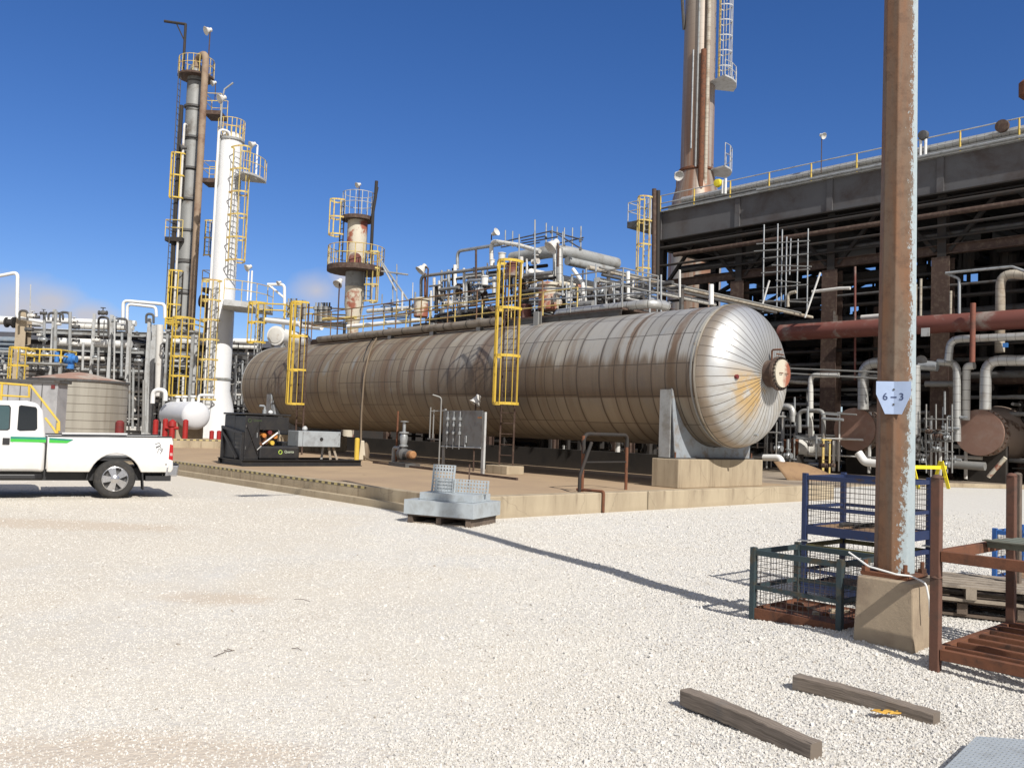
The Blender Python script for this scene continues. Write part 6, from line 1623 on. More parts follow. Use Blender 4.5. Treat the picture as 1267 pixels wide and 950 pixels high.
MB().lathe(dr_ - V((.25, 1, 0)).normalized() * .06, V((.25, 1, 0)), [(0, .36), (.02, .42)], 24).build('cover', M['white_dirty'], t)
for dx in (-.3, .3): MB().bar(V((dr_.x + dx, dr_.y + .6, .05)), V((dr_.x + dx, dr_.y + .6, dr_.z - .3)), .15, .15).build('leg', M['grey'], t, False)
for k, (x_, y0_, n_) in enumerate(((357, 383, 4), (371, 385, 3), (391, 388, 5), (398, 388, 4))):
    for i in range(n_):
        q = onY(x_ + i * 3.2, y0_ - 8, 47.5); b_ = onY(x_ + i * 3.2, y0_ + 10, 47.5)
        tag(MB().cyl(V((q.x, q.y, b_.z)), q, .08, n=8).lathe(q - UZ * .15, UZ, [(0, .14), (.18, .14), (.2, .05), (.4, .05)], 8).build('relief_valve', M['grey_dark'] if i % 2 else M['grey'], None), ('dark' if i % 2 else 'grey') + ' relief valve standing in the row behind the far vessel ladder', 'valve', ('dark' if i % 2 else 'grey') + ' relief valves behind the vessel')
for k, (x0, y0_, x1, y1_, r_, mt_) in enumerate(((328, 396, 372, 401, 3.2, 'white'), (372, 404, 398, 406, 2.5, 'white'), (430, 404, 520, 396, 2.6, 'white'), (455, 385, 510, 381, 2.6, 'clad_white'), (400, 395, 440, 393, 2.0, 'yellow_pale'), (455, 394, 505, 390, 1.8, 'grey_light'))):
    pa_, pb_ = onY(x0, y0_, 46 - .3 * k), onY(x1, y1_, 44 - .3 * k)
    pipe(('white pipe behind the far vessel ladder, the left one', 'white pipe stub behind the far vessel ladder', 'white pipe seen through the walkway rails below the tan column', 'pale lagged pipe right of the tan column, level with its leg', 'yellowish pipe left of the tan column foot', 'thin light pipe right of the tan column foot')[k], [pa_, pb_], px_m(r_, pa_), M[mt_], None, 12)

# ------------------------------------------------------------------ dense dark plant behind: crowded steel nobody could count
def clutter(name, box, n, mt, seed, rmin=.05, rmax=.2, vert=.35, dirs=None):
    """crowded distant pipework: runs, uprights and drums filling a box (x0,x1,y0,y1,z0,z1 in a frame given by dirs)"""
    r_ = random.Random(seed); a0_, a1_, b0_, b1_, z0_, z1_ = box; m = MB()
    fr = dirs or (lambda a, b, z: V((a, b, z)))
    for k in range(n):
        a, b, z = r_.uniform(a0_, a1_), r_.uniform(b0_, b1_), r_.uniform(z0_, z1_); rad = r_.uniform(rmin, rmax) ** 1.0
        L = r_.uniform(1.2, 6)
        if r_.random() < vert: pts = [fr(a, b, max(z0_, z - L / 2)), fr(a, b, min(z1_, z + L / 2))]
        elif r_.random() < .8: pts = [fr(max(a0_, a - L / 2), b, z), fr(min(a1_, a + L / 2), b, z)]
        else: pts = [fr(a, max(b0_, b - L / 2), z), fr(a, min(b1_, b + L / 2), z)]
        if r_.random() < .3 and abs(pts[0].z - pts[1].z) < 1e-6: pts.append(pts[-1] + UZ * r_.choice((-1, 1)) * r_.uniform(.4, 1.2)); 
        m.tube(pts, rad, 7, rad * 2)
    return kind(m.build(name, mt, None), 'stuff')
xL, xR = onY(-40, 470, 58).x, onY(330, 470, 58).x
clutter('dark_pipework', (xL, xR, 56.5, 66, .2, 5.6), 330, M['black_steel'], 3, .06, .3)
clutter('grey_pipework', (xL, xR, 52.0, 57.5, .4, 5.3), 260, M['grey'], 4, .025, .085)
clutter('pale_pipework', (xL, xR, 51.5, 56, .5, 4.8), 150, M['white_dirty'], 5, .03, .11)
bk = thing('rack_backdrop', 'dark backdrop block added far behind the left pipe rack', 'backdrop', V((-18, 70, 0)))  # added backdrop, closes the gaps of the rack with darkness
zt_ = onY(170, 425, 68).z
MB().hexa([V((xL - 14, 68, 0)), V((4, 68, 0)), V((4, 76, 0)), V((xL - 14, 76, 0)), V((xL - 14, 68, zt_)), V((4, 68, zt_)), V((4, 76, zt_)), V((xL - 14, 76, zt_))]).build('wall', M['casing'], bk, False)
MB().hexa([V((xL - 14.3, 67.7, zt_ + .003)), V((4.3, 67.7, zt_ + .003)), V((4.3, 76.3, zt_ + .003)), V((xL - 14.3, 76.3, zt_ + .003)), V((xL - 14.3, 71.8, zt_ + .9)), V((4.3, 71.8, zt_ + .9)), V((4.3, 72.2, zt_ + .9)), V((xL - 14.3, 72.2, zt_ + .9))]).build('roof', M['grey_dark'], bk, False)

# ------------------------------------------------------------------ pipe rack right behind the vessel (plane b = 13)
BB = 13.2
def ob(x, y, b=BB): return onB(x, y, b)
r2 = thing('pipe_rack', 'dark steel pipe rack standing close behind the long vessel', 'pipe rack', S(10, BB, 0))
for a in (7.2, 10.8, 14.4, 18, 21.6):
    for b in (BB - .2, BB + 3.2):
        MB().ibeam(S(a, b, 0), S(a, b, 6.1), .25, .25, .025, UB).build('column', M['rust_brown'], r2, False)
    MB().ibeam(S(a, BB - .4, 5.95), S(a, BB + 3.4, 5.95), .2, .3, .02).build('cross_beam', M['rust_brown'], r2, False)
    MB().ibeam(S(a, BB - .4, 2.9), S(a, BB + 3.4, 2.9), .2, .3, .02).build('cross_beam', M['black_steel'], r2, False)
for b in (BB - .2, BB + 3.2):
    for z in (5.6, 2.6): MB().ibeam(S(7.0, b, z), S(21.8, b, z), .18, .25, .02).build('girder', M['rust_brown'] if z > 3 else M['black_steel'], r2, False)
MB().sbox(7.0, 21.8, BB + .1, BB + 3.0, 5.80, 5.86).build('deck', M['grey_dark'], r2, False)
kk = lambda p: ((p - K).dot(UA), (p - K).dot(UB))
def runA(lab, p0, p1, rpx, mt, b=BB, n=14, group=None, level=True, bend=None):
    pa_, pb_ = ob(*p0, b), ob(*p1, b)
    if level: pa_.z = pb_.z = (pa_.z + pb_.z) / 2
    return pipe(lab, [pa_, pb_], px_m(rpx, (pa_ + pb_) / 2), M[mt], group, n)
def runB(lab, p0, x1, rpx, mt, b=BB, n=14):
    p = ob(*p0, b); q = V(p)
    while proj(q)[0] < x1 and (q - p).length < 40: q = q + UB * .05
    return pipe(lab, [p, q], px_m(rpx, p), M[mt], None, n)
def polyB(lab, pts, rpx, mt, b=BB, n=10, bend=None, group=None):
    P = [ob(*p, b) for p in pts]; return pipe(lab, P, px_m(rpx, P[0]), M[mt], group, n, bend if bend is not None else px_m(rpx, P[0]) * 3)
# big grey manifold
c_ = ob(691, 309.5, BB + 1.2); l_ = ob(634, 317, BB + 1.2); l_.z = c_.z; e_ = V(c_)
while proj(e_)[0] < 762: e_ = e_ + UB * .05
pipe('big grey manifold pipe high behind the vessel, turned away at its right end', [l_, c_, e_], px_m(8, c_), M['grey'], None, 20, .8)
runB('big grey pipe running beneath the manifold behind the vessel', (702, 323), 758, 5.5, 'grey', BB + 1.6, 16)
polyB('thick pale riser dropping from the grey manifold', [(692, 308), (692.5, 356)], 4.4, 'clad', BB + .6, 16)
polyB('second pale riser beside the thick one under the manifold', [(686.5, 312), (687, 352)], 2.8, 'clad', BB + .9, 14)
dome_pipe = runB('long white pipe with a domed left end behind the vessel', (657, 337), 778, 5.0, 'white_dirty', BB + .3)
MB().lathe(dome_pipe.data.vertices[0].co * 0 + ob(657, 337, BB + .3), -UB, [(0, .148), (.07, .13), (.13, .08), (.15, .01)], 16).build('pipe_cap', M['white'], dome_pipe)
runB('cream pipe running low behind the vessel, below the long white pipe', (690, 350), 780, 3.4, 'tan_paint', BB + .3)
runB('second cream pipe right below the first behind the vessel', (694, 358), 780, 2.0, 'yellow_pale', BB + .1)
runB('grey pipe under the cream pipes behind the vessel', (705, 363), 742, 3.4, 'grey', BB - .2)
runA('dark grey pipe with bent end resting on the rack behind the vessel', (712, 379), (735, 376), 5.0, 'galv_dull', 10.9)
runB('long grey lagged pipe sloping out to the right behind the vessel head', (740, 346), 884, 3.2, 'clad_white', BB)
runB('long pale pipe running right over the vessel head', (728, 331), 1004, 2.8, 'clad_tan', BB)
runB('thin grey pipe running right over the vessel head', (742, 331), 990, 1.5, 'galv_dull', BB)
runB('dark pipe beside the long pale pipe over the vessel head', (745, 340), 960, 2.0, 'grey_dark', BB)
runB('second grey lagged pipe, short, above the vessel crown', (760, 362), 830, 3.0, 'clad', BB - .4)
polyB('white post pipe standing above the vessel head', [(880, 352), (880, 377)], 3.2, 'white', BB - .6, 12)
polyB('slim white post left of the vessel head', [(841, 334), (841, 368)], 1.5, 'white_dirty', BB - .6, 8)
polyB('double white post right of the grey manifold', [(777, 336), (777, 372)], 2.6, 'white', BB, 10)
polyB('slanting white pipe end on the rack behind the vessel', [(709, 333), (721, 350), (722, 372)], 2.4, 'white', BB + .2, 10)
# goal-post lines at the left of the cluster
polyB('long thin grey pipe goalpost left of the cluster behind the vessel', [(521, 372), (521, 342), (640, 327)], 2.0, 'galv_dull', BB - .3, 10, .25)
polyB('upper thin grey pipe goalpost above the other', [(566, 333), (566, 311), (622, 302)], 2.0, 'galv', BB + .6, 10, .25)
polyB('white topped pipe goalpost highest in the cluster', [(608, 326), (608, 298), (640, 303), (668, 311)], 2.6, 'clad_white', BB + .3, 12, .25)
polyB('pale low pipe goalpost beside the upright pair', [(577, 387), (577, 347), (618, 347)], 2.0, 'galv', BB - .5, 10, .25)
for k, (x_, y0_, y1_, r_, mt_, lab) in enumerate(((563, 328, 372, 2.3, 'white', 'thick white upright pipe left of the cluster'), (555, 334, 372, 2.3, 'galv', 'silver upright pipe beside the thick white one'), (574, 332, 370, 1.6, 'white_dirty', 'thin white upright pipe with a hooked top'), (526, 338, 374, 1.5, 'rust', 'rusty upright post under the left goalpost'), (589, 309, 346, 1.4, 'rust_brown', 'brown upright post under the upper goalpost'), (645, 318, 345, 2.6, 'white_dirty', 'white upright stub left of the domed pipe'))):
    polyB(lab, [(x_, y1_), (x_, y0_)], r_, mt_, BB - .1 * k, 10)
bare_lamp('big cream floodlight on a post at the left of the cluster', ob(522, 333, BB - .5), .26, V((-.6, -.25, -.75)), foot=S(*kk(ob(528, 376, BB - .5)), 5.8))
bare_lamp('small white floodlight on the topmost goalpost of the cluster', ob(613, 288, BB), .17, V((.6, -.5, .3)), foot=ob(608, 297, BB))
bare_lamp('big cream floodlight in front of the grey manifold', ob(684, 304, BB - .3), .29, V((-.65, -.3, -.7)), foot=ob(690, 330, BB - .3))
bare_lamp('cream floodlight on a dark post above the far vessel walkway', onB(419, 350, 9.6), .22, V((-.3, -.6, -.7)), foot=S(*kk(onB(418, 395, 9.6)), WZ))
bare_lamp('white floodlight left of the big metal stack at deck height', onB(839, 217, 31), .3, V((.2, -.8, -.5)), foot=onB(837, 240, 31))
# scaffold on top of the rack
sc = thing('scaffold', 'tube scaffold standing over the grey manifold behind the vessel', 'scaffold', S(8, BB + 2, 5.8))
for x_, y0_, y1_, b in ((661.5, 272, 386, BB - .9), (642, 290, 345, BB - .3), (675.5, 276, 310, BB + 2.2), (683, 280, 300, BB + 2.6), (689, 281, 310, BB + 2.8), (696, 287, 305, BB + 1.2), (698, 282, 306, BB + 2.9), (708, 282, 306, BB + 3.2), (718.5, 280, 310, BB + 3.2), (737, 327, 392, BB - 1.0), (769, 345, 384, BB - 1.0), (625, 285, 306, BB + 2.0), (634, 286, 306, BB + 2.4), (725, 332, 390, BB - .6)):
    MB().tube([ob(x_, y1_, b), ob(x_ + .4, y0_, b)], .03, 6).build('upright', M['galv'], sc)
for (x0, y0_), (x1, y1_), b in (((615, 301), (682, 286), BB + 1.4), ((620, 306), (690, 293), BB + 1.9), ((681, 286), (721, 297), BB + 3.0), ((690, 290), (721, 309), BB + 2.6), ((688, 302), (722, 294), BB + 3.2), ((640, 306), (668, 300), BB + 1.8), ((645, 298), (676, 292), BB + 2.4)):
    MB().tube([ob(x0, y0_, b), ob(x1, y1_, b)], .03, 6).build('ledger', M['grey_dark'], sc)
for k in range(18):
    x_, y_ = rg.choice(((682, 287), (690, 290), (718, 297), (718, 308), (661.5, 291), (661.5, 300), (642, 294), (675.5, 294), (707, 298), (698, 305), (634, 300), (625, 304))); q = ob(x_, y_ + rg.uniform(-1, 1), BB + 1.5)
    MB().box(q, (.10, .10, .10)).build('coupler', M['grey_dark'], sc, False)
# guard rail at the right half, on the rack
gr_ = thing('scaffold_rail', 'grey tube guard rail in front of the pipes behind the vessel', 'handrail', S(6, 10.6, 5.2))
for x0, y0_, x1, y1_ in ((655, 357, 737, 357), (737, 357, 800, 348), (655, 372, 800, 362)): MB().tube([onB(x0, y0_, 10.6), onB(x1, y1_, 10.6)], .028, 6).build('rail', M['galv'], gr_)
for x_ in (701, 737, 760, 804, 818): MB().tube([onB(x_, 392, 10.6), onB(x_, 350 if x_ < 790 else 340, 10.6)], .03, 6).build('post', M['galv'], gr_)
# machinery on the rack: valves, rusty drums, exchangers
for k, (x_, y_, s_, mt_, lab) in enumerate(((679, 366, .42, 'tan_paint', 'tan and red rusted drum on the rack behind the near vessel ladder'), (651, 385, .22, 'rust_red', 'red rusted flange block right of the near ladder top'), (704, 367, .14, 'white_dirty', 'round white gauge box behind the vessel rail'), (634, 333, .22, 'rust_red', 'red rusted valve block above the near ladder top'), (521, 380, .32, 'tan_paint', 'tan drum with a dark lid under the left floodlight'), (609, 325, .11, 'white', 'white stub pot on the rack deck left of the near ladder'), (600, 347, .16, 'white', 'white round valve left of the near ladder top'), (621, 318, .15, 'clad_white', 'pale filter pot above the near ladder'))):
    q = ob(x_, y_, BB - .6 if k != 4 else 10.8)
    tag(MB().lathe(q - UZ * s_ * 1.3, UZ, [(0, s_ * .8), (s_ * .1, s_ * .9), (s_ * 2.1, s_ * .9), (s_ * 2.15, s_ * 1.08), (s_ * 2.35, s_ * 1.08), (s_ * 2.5, s_ * .6), (s_ * 2.6, .01)], 16).build('drum', M[mt_], None), lab, 'drum')
for k in range(46):
    x_, y_ = rg.uniform(540, 668), 0; y_ = rg.uniform(368 - (x_ - 540) * .42, 392 - (x_ - 540) * .1) if k < 34 else rg.uniform(340, 375)
    if k >= 34: x_ = rg.uniform(665, 770); y_ = rg.uniform(355, 380)
    q = ob(x_, y_, BB - rg.uniform(-.6, .9)); s = rg.uniform(.09, .17)
    m = MB().lathe(q - UA * s, UA, [(0, s * .8), (s * .25, s * .8), (s * .3, s * .4), (s * .7, s * .8), (s * 1.3, s * .8), (s * 1.7, s * .4), (s * 1.75, s * .8), (s * 2, s * .8)], 9)
    m.lathe(q, UZ, [(0, s * .18), (s * 1.6, s * .18), (s * 1.62, s * .8), (s * 1.8, s * .8)], 9)
    c_ = k % 4
    tag(m.build('valve', M[('grey_dark', 'white_dirty', 'galv', 'rust_brown')[c_]], None), 'small %s valve among the pipes behind the vessel walkway' % ('dark', 'off white', 'silver', 'brown')[c_], 'valve', '%s valves behind the vessel' % ('dark', 'off white', 'silver', 'brown')[c_])
for k in range(90):
    x_ = rg.uniform(530, 665); y0_ = rg.uniform(325, 360) - (x_ - 600) * .12; b = BB + rg.uniform(-.5, 2.5)
    if k % 2: pts = [(x_, y0_), (x_, y0_ + rg.uniform(14, 40))]
    else: L = rg.uniform(14, 50); pts = [(x_, y0_ + 12), (min(x_ + L, 700), y0_ + 12 - L * .12)]
    c_ = k % 3
    P = [ob(*p, b) for p in pts]
    pipe('%s thin pipe in the tangle left of the near vessel ladder' % ('dark', 'grey', 'pale')[c_], P, rg.uniform(.03, .085), M[('black_steel', 'galv_dull', 'white_dirty')[c_]], '%s thin pipes left of the near ladder' % ('dark', 'grey', 'pale')[c_], 7)
for k in range(110):
    x_ = rg.uniform(655, 785) if k % 5 < 3 else rg.uniform(470, 570)
    base_y = 392 - max(0, x_ - 640) * .06 if x_ > 600 else 400 - (x_ - 470) * .12
    y_ = base_y - rg.uniform(2, 26); L = rg.uniform(6, 26); b = BB + rg.uniform(-1.0, 2.2)
    if k % 3 == 0: pts = [(x_, y_), (x_ + .5, y_ - L)]
    elif k % 3 == 1: pts = [(x_, y_), (x_ + L * 1.4, y_ + L * (.28 if x_ > 600 else -.14))]
    else: pts = [(x_, y_), (x_, y_ - L * .6), (x_ + L * .7, y_ - L * .6 + 1)]
    c_ = k % 4; side = 'right' if x_ > 600 else 'left'
    tag(MB().tube([ob(*p, b) for p in pts], rg.uniform(.018, .05), 6, .08).build('thin_pipe', M[('galv', 'black_steel', 'rust_brown', 'white_dirty')[c_]], None), '%s thin pipe in the tangle behind the vessel, %s of the near ladder' % (('silver', 'black', 'brown', 'off white')[c_], side), 'thin_pipe', '%s thin pipes %s of the near ladder' % (('silver', 'black', 'brown', 'off white')[c_], side))  # more thin pipes, added to thicken the tangle
frA = lambda a, b, z: S(a, b, z)
clutter('pipework', (7.0, 21.5, BB + .4, BB + 3.2, 5.9, 7.0), 90, M['grey_dark'], 8, .03, .11, .4, frA)
clutter('dark_pipework', (6.5, 23, BB - .3, BB + 6, .3, 4.6), 300, M['black_steel'], 9, .04, .15, .35, frA)
clutter('pale_pipework', (6.0, 23, BB + .2, BB + 5, .6, 3.0), 46, M['white_dirty'], 10, .04, .10, .3, frA)
# low wall along the far side of the slab, shade put into its colour
tag(MB().sbox(4.2, 26.4, 11.75, 12.0, SL, 1.0).build('containment_wall', M['conc_dark'], None, False), 'low concrete wall coloured dark as in shade behind the long vessel', 'wall')
# ------------------------------------------------------------------ big elevated structure on the right (front plane b = 30)
BF = 30.0
st = thing('elevated_structure', 'huge dark steel structure with a deep girder and railed top deck behind the exchangers', 'structure', S(5, BF, 0))
Z0, Z1 = 12.75, 14.35
AE, AN = 19.6, -26
cols = [19.3, 14.1, 8.9, 3.7, -1.5, -6.7, -11.9, -17.1, -22.3]
BR = (BF, BF + 5.2, BF + 10.4)
wide = M['rust_brown']
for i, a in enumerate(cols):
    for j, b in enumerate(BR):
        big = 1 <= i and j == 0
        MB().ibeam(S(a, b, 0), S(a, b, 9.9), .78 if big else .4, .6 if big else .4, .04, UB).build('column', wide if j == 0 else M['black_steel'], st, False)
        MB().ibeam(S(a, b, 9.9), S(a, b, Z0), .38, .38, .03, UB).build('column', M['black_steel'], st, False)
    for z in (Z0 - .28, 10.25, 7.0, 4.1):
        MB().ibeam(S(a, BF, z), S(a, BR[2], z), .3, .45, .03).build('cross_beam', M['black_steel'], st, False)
    if i < len(cols) - 1 and i % 1 == 0:
        c0_, c1_ = cols[i], cols[i + 1]
        MB().ibeam(S(c0_ - .3, BF, 10.2), S(c0_ - 2.3, BF, 12.5), .16, .16, .02, UB).build('knee_brace', M['black_steel'], st, False)
        MB().ibeam(S(c1_ + .3, BF, 10.2), S(c1_ + 2.3, BF, 12.5), .16, .16, .02, UB).build('knee_brace', M['black_steel'], st, False)
        MB().ibeam(S(c0_, BR[2], 10.3), S(c1_, BR[2], 12.5), .18, .18, .02, UB).build('truss_diagonal', M['black_steel'], st, False)
        MB().ibeam(S(c1_, BR[2] + .2, 10.3), S(c0_, BR[2] + .2, 12.5), .18, .18, .02, UB).build('truss_diagonal', M['black_steel'], st, False)
        if i % 2 == 0: MB().ibeam(S(c0_, BR[1], 10.3), S(c1_, BR[1], 12.5), .2, .2, .02, UB).build('truss_diagonal', M['black_steel'], st, False)
for b in BR:
    for z in (10.25, 7.0) if b == BF else (10.25, 11.4, 7.0, 4.1):
        MB().ibeam(S(AE, b, z), S(AN, b, z), .3, .42, .03).build('girder', M['rust_brown'] if b == BF else M['black_steel'], st, False)
# fascia plate girder with stiffeners
girder_m = mat('dark_grey_plate_girder', (.105, .105, .11), (.065, .05, .045), .7, scale=.5, lo=.4, hi=.7, bump=.15, bscale=6)
fg = MB().sbox(AN, AE, BF - .34, BF - .30, Z0, Z1).build('plate_girder', girder_m, st, False)
MB().sbox(AN, AE, BF - .52, BF - .12, Z1 + .002, Z1 + .06).build('top_flange', M['grey'], fg, False)
MB().sbox(AN, AE, BF - .52, BF - .12, Z0 - .06, Z0 - .002).build('bottom_flange', M['black_steel'], fg, False)
for k in range(9):
    a = cols[k] ; MB().sbox(a - .15, a + .15, BF - .42, BF - .342, Z0 + .002, Z1 - .002).build('stiffener', girder_m, fg, False)
MB().sbox(AN, AE, BF - .1, BR[2] + .6, Z0 + .05, Z0 + .35).build('deck', M['black_steel'], st, False)
MB().sbox(AN, AE, BR[2] + .62, BR[2] + .7, Z0, Z1).build('plate_girder', girder_m, st, False)
# duct and fins on the deck, seen above the girder
MB().sbox(AN, AE - .6, BF + 1.2, BF + 9, Z1 - .2, Z1 + .22).build('cooler_bank', M['grey_dark'], st, False)
MB().sbox(AN, AE - .5, BF + .12, BF + .5, Z1 + .07, Z1 + .50).build('cable_tray', M['grey'], st, False)
pipe('long pale pipe along the top deck of the big dark structure', [S(AN, BF + .28, Z1 + .68), S(AE - 1.4, BF + .28, Z1 + .68)], .20, M['clad'], None, 14)
pipe('long silver pipe hung outside the plate girder of the dark structure', [S(AN, BF - .62, Z1 + .12), S(12.8, BF - .62, Z1 + .12)], .075, M['galv'], None, 8)
pipe('thin dark pipe along the foot of the top deck rail', [S(AN, BF - .2, Z1 + .3), S(AE - .3, BF - .2, Z1 + .3)], .05, M['grey_dark'], None, 8)
rail_ = MB()
z = Z1 + .06
for h in (.55, 1.0): rail_.tube([S(AN, BF - .2, z + h), S(AE, BF - .2, z + h)], .032, 6)
rail_.build('railing', M['grey_light'], st)
a = AE - .2; m = MB(); k = 0
while a > AN:
    MB().tube([S(a, BF - .2, z), S(a, BF - .2, z + 1.0)], .045, 6).build('rail_post', M['yellow'] if k % 1 == 0 else M['rust_brown'], st); a -= 2.35; k += 1
# end platform with ladder at the far left end
ep = thing('end_platform', 'small railed landing with a pale ladder at the far end of the dark structure', 'platform', S(AE + 1, BF + .2, 0))
pz = Z1 - .35
MB().sbox(AE + .05, AE + 1.6, BF - 1.0, BF + 1.2, pz - .35, pz).build('deck', M['grey_dark'], ep, False)
handrail(MB(), [S(AE + .1, BF - .97, pz), S(AE + 1.57, BF - .97, pz), S(AE + 1.57, BF + 1.17, pz), S(AE + .1, BF + 1.17, pz)], 1.15, 1.0, .03).build('railing', M['grey_light'], ep)
pl_ = onB(802, 250, BF - 1.1); la, lb = kk(pl_)
ladder_part(ep, S(la, lb, 0), -UB, UA, 5.5, pz + 1.1, M['yellow_pale'], M['grey_light'], True, 8, depth=.75, cw=.8)
pipe('dark upright pipe at the far end of the structure, left of two', [onB(809, 345, BF - .9), onB(809.5, 234, BF - .9)], .13, M['rust_brown'], None, 10)
pipe('dark upright pipe at the far end of the structure, right of two', [onB(813.5, 345, BF - .7), onB(814.5, 236, BF - .7)], .12, M['black_steel'], None, 10)
# pipes slung under the girder and on the cross beams
for k, (b, z, r_, mt_) in enumerate(((BF - .45, 12.25, .11, 'black_steel'), (BF - .5, 11.75, .13, 'rust_brown'), (BF + .6, 12.1, .15, 'black_steel'), (BF + 1.4, 11.3, .22, 'black_steel'), (BF + 2.6, 11.6, .2, 'grey_dark'), (BF + 4.2, 11.0, .3, 'black_steel'), (BF + 6.4, 11.4, .25, 'black_steel'), (BF + 8.6, 10.9, .22, 'grey_dark'), (BF + .9, 7.55, .2, 'grey_dark'), (BF + 2.1, 7.5, .28, 'black_steel'), (BF + 3.6, 7.6, .3, 'rust_brown'), (BF + .5, 4.7, .16, 'grey_dark'), (BF + 1.8, 4.6, .25, 'rust_brown'), (BF + 3.2, 4.6, .2, 'black_steel'), (BF - .25, 12.5, .05, 'black_steel'), (BF - .6, 11.2, .07, 'black_steel'), (BF + .2, 11.0, .09, 'grey_dark'), (BF - .3, 10.75, .06, 'black_steel'), (BF + .3, 9.3, .08, 'black_steel'), (BF - .2, 8.6, .06, 'grey_dark'), (BF + .4, 8.2, .1, 'black_steel'), (BF + .2, 6.0, .07, 'black_steel'), (BF + .7, 5.4, .09, 'grey_dark'))):
    tier = 'upper' if z > 10 else ('middle' if z > 6 else 'lower')
    pipe('dark pipe on the %s tier inside the big dark structure' % tier, [S(AN, b, z), S(AE - .5 - (k % 3), b, z)], r_, M[mt_], 'dark pipes on the %s tier of the big structure' % tier, 10)
# added black wall deep inside, standing in for unlit depth
cs = thing('depth_backdrop', 'black wall added as unlit depth under the big dark structure', 'furnace', S(-4, BR[2] + 1, 0))
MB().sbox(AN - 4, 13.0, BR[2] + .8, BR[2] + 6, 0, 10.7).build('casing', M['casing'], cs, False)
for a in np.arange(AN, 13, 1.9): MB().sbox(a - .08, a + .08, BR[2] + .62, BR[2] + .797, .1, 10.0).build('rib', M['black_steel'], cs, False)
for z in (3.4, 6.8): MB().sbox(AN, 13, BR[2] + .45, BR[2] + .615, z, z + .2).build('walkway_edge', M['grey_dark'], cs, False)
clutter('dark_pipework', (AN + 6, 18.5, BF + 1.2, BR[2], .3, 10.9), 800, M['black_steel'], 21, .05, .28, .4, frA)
clutter('rusty_pipework', (-12, 18.5, BF + 1.0, BF + 6, .3, 8.5), 70, M['rust_brown'], 22, .05, .18, .4, frA)
clutter('grey_pipework', (-12, 18.5, BF + .6, BF + 3, .2, 4.2), 90, M['galv_dull'], 23, .03, .10, .45, frA)
clutter('pale_pipework', (2, 19, BF - 1.2, BF + 2, .2, 3.0), 60, M['white_dirty'], 24, .03, .10, .35, frA)
clutter('dark_pipework', (11, 22, 23, 29, .2, 3.6), 260, M['black_steel'], 25, .03, .10, .4, frA)
clutter('grey_pipework', (9.5, 22, 24, 28.6, .2, 3.0), 70, M['galv_dull'], 26, .02, .06, .4, frA)
for k in range(5):
    a = 12.5 + 2.2 * k - 3; tag(MB().lathe(S(a - 6 * (k % 2), BF + 4.2 + k * .5, 0), UZ, [(0, .8), (5.5 + k * .4, .8), (6.0 + k * .4, .5), (6.2 + k * .4, .01)], 20).build('upright_drum', M['black_steel'], None), 'dark upright drum standing in the shade inside the big structure', 'drum', 'dark upright drums inside the structure')
# the tall stack rising behind
YS = 62.0
sp_ = onY(862, 215, YS); sr = px_m(20.5, sp_)
t = thing('metal_stack', 'tall silver and rust stack rising behind the dark structure', 'stack', V((sp_.x, YS, 0)))
def stack_mat():
    q = NT('streaked_stack_cladding'); u, v, _ = q.sep(q.coord('UV')); p = q.coord(); x, y, z = q.sep(p)
    col = q.mix(q.step(q.noise(q.comb(q.math('MULTIPLY', v, .9), q.math('MULTIPLY', z, .03)), 1.0, 4), .4, .6), (.40, .37, .325), (.29, .235, .185))
    rs = q.math('MULTIPLY', q.step(z, 36, 17), q.step(q.noise(q.comb(q.math('MULTIPLY', v, 1.3), q.math('MULTIPLY', z, .05)), 1.0, 5), .40, .58))
    col = q.mix(q.math('MULTIPLY', rs, .9), col, (.22, .10, .055))
    ln = q.math('LESS_THAN', q.math('FRACT', q.math('DIVIDE', z, .52)), .05)
    col = q.mix(q.math('MULTIPLY', ln, .35), col, (.14, .11, .09))
    return q.done(col, .5, .3)
zc_ = onY(862, 232, YS).z; zb2_ = onY(862, 213, YS).z; ztp = onY(868, -60, YS).z
MB().lathe(V((sp_.x, YS, 0)), UZ, [(0, sr * 1.6), (zc_ - 3.4, sr * 1.6), (zc_ - 1, sr * 1.45), (zb2_, sr), (ztp + 4, sr * .92)], 40).build('shell', stack_mat(), t)
MB().lathe(V((sp_.x, YS, zb2_)), UZ, [(-.1, sr + .01), (-.05, sr + .12), (.1, sr + .12), (.15, sr + .01)], 40, False, False).build('ring', M['rust'], t)
rp = lambda an, d=.12: V((sp_.x + math.cos(an) * (sr + d), YS + math.sin(an) * (sr + d), 0))
for an, r_, mt_, z0_, z1_ in ((R(-76), .15, 'clad_tan', 6, ztp), (R(-90), .20, 'rust', 8, ztp - 8), (R(-106), .07, 'grey', zb2_, ztp), (R(-122), .06, 'galv', onY(855, 190, YS).z, onY(855, 70, YS).z)):
    p_ = rp(an, r_ + .03); MB().tube([V((p_.x, p_.y, z0_)), V((p_.x, p_.y, z1_))], r_, 10).build('riser', M[mt_], t)
dirt = rp(R(-85), .0)
out_ = V((math.cos(R(-25)), math.sin(R(-25)), 0)); sw_ = V((-out_.y, out_.x, 0))
p_ = rp(R(-25), .25); ladder_part(t, p_, out_, sw_, onY(888, 108, YS).z, ztp, M['grey_light'], M['yellow_pale'], True, None, depth=.9, cw=1.0)
platform(M['grey_light'], M['grey_light'], t, V((sp_.x, YS, 0)), sr, sr + 1.5, R(-60), R(10), onY(888, 108, YS).z, rr=.03)
platform(M['grey_light'], M['grey_light'], t, V((sp_.x, YS, 0)), sr, sr + 1.3, R(-50), R(20), onY(888, 214, YS).z, h=1.6, rr=.03)
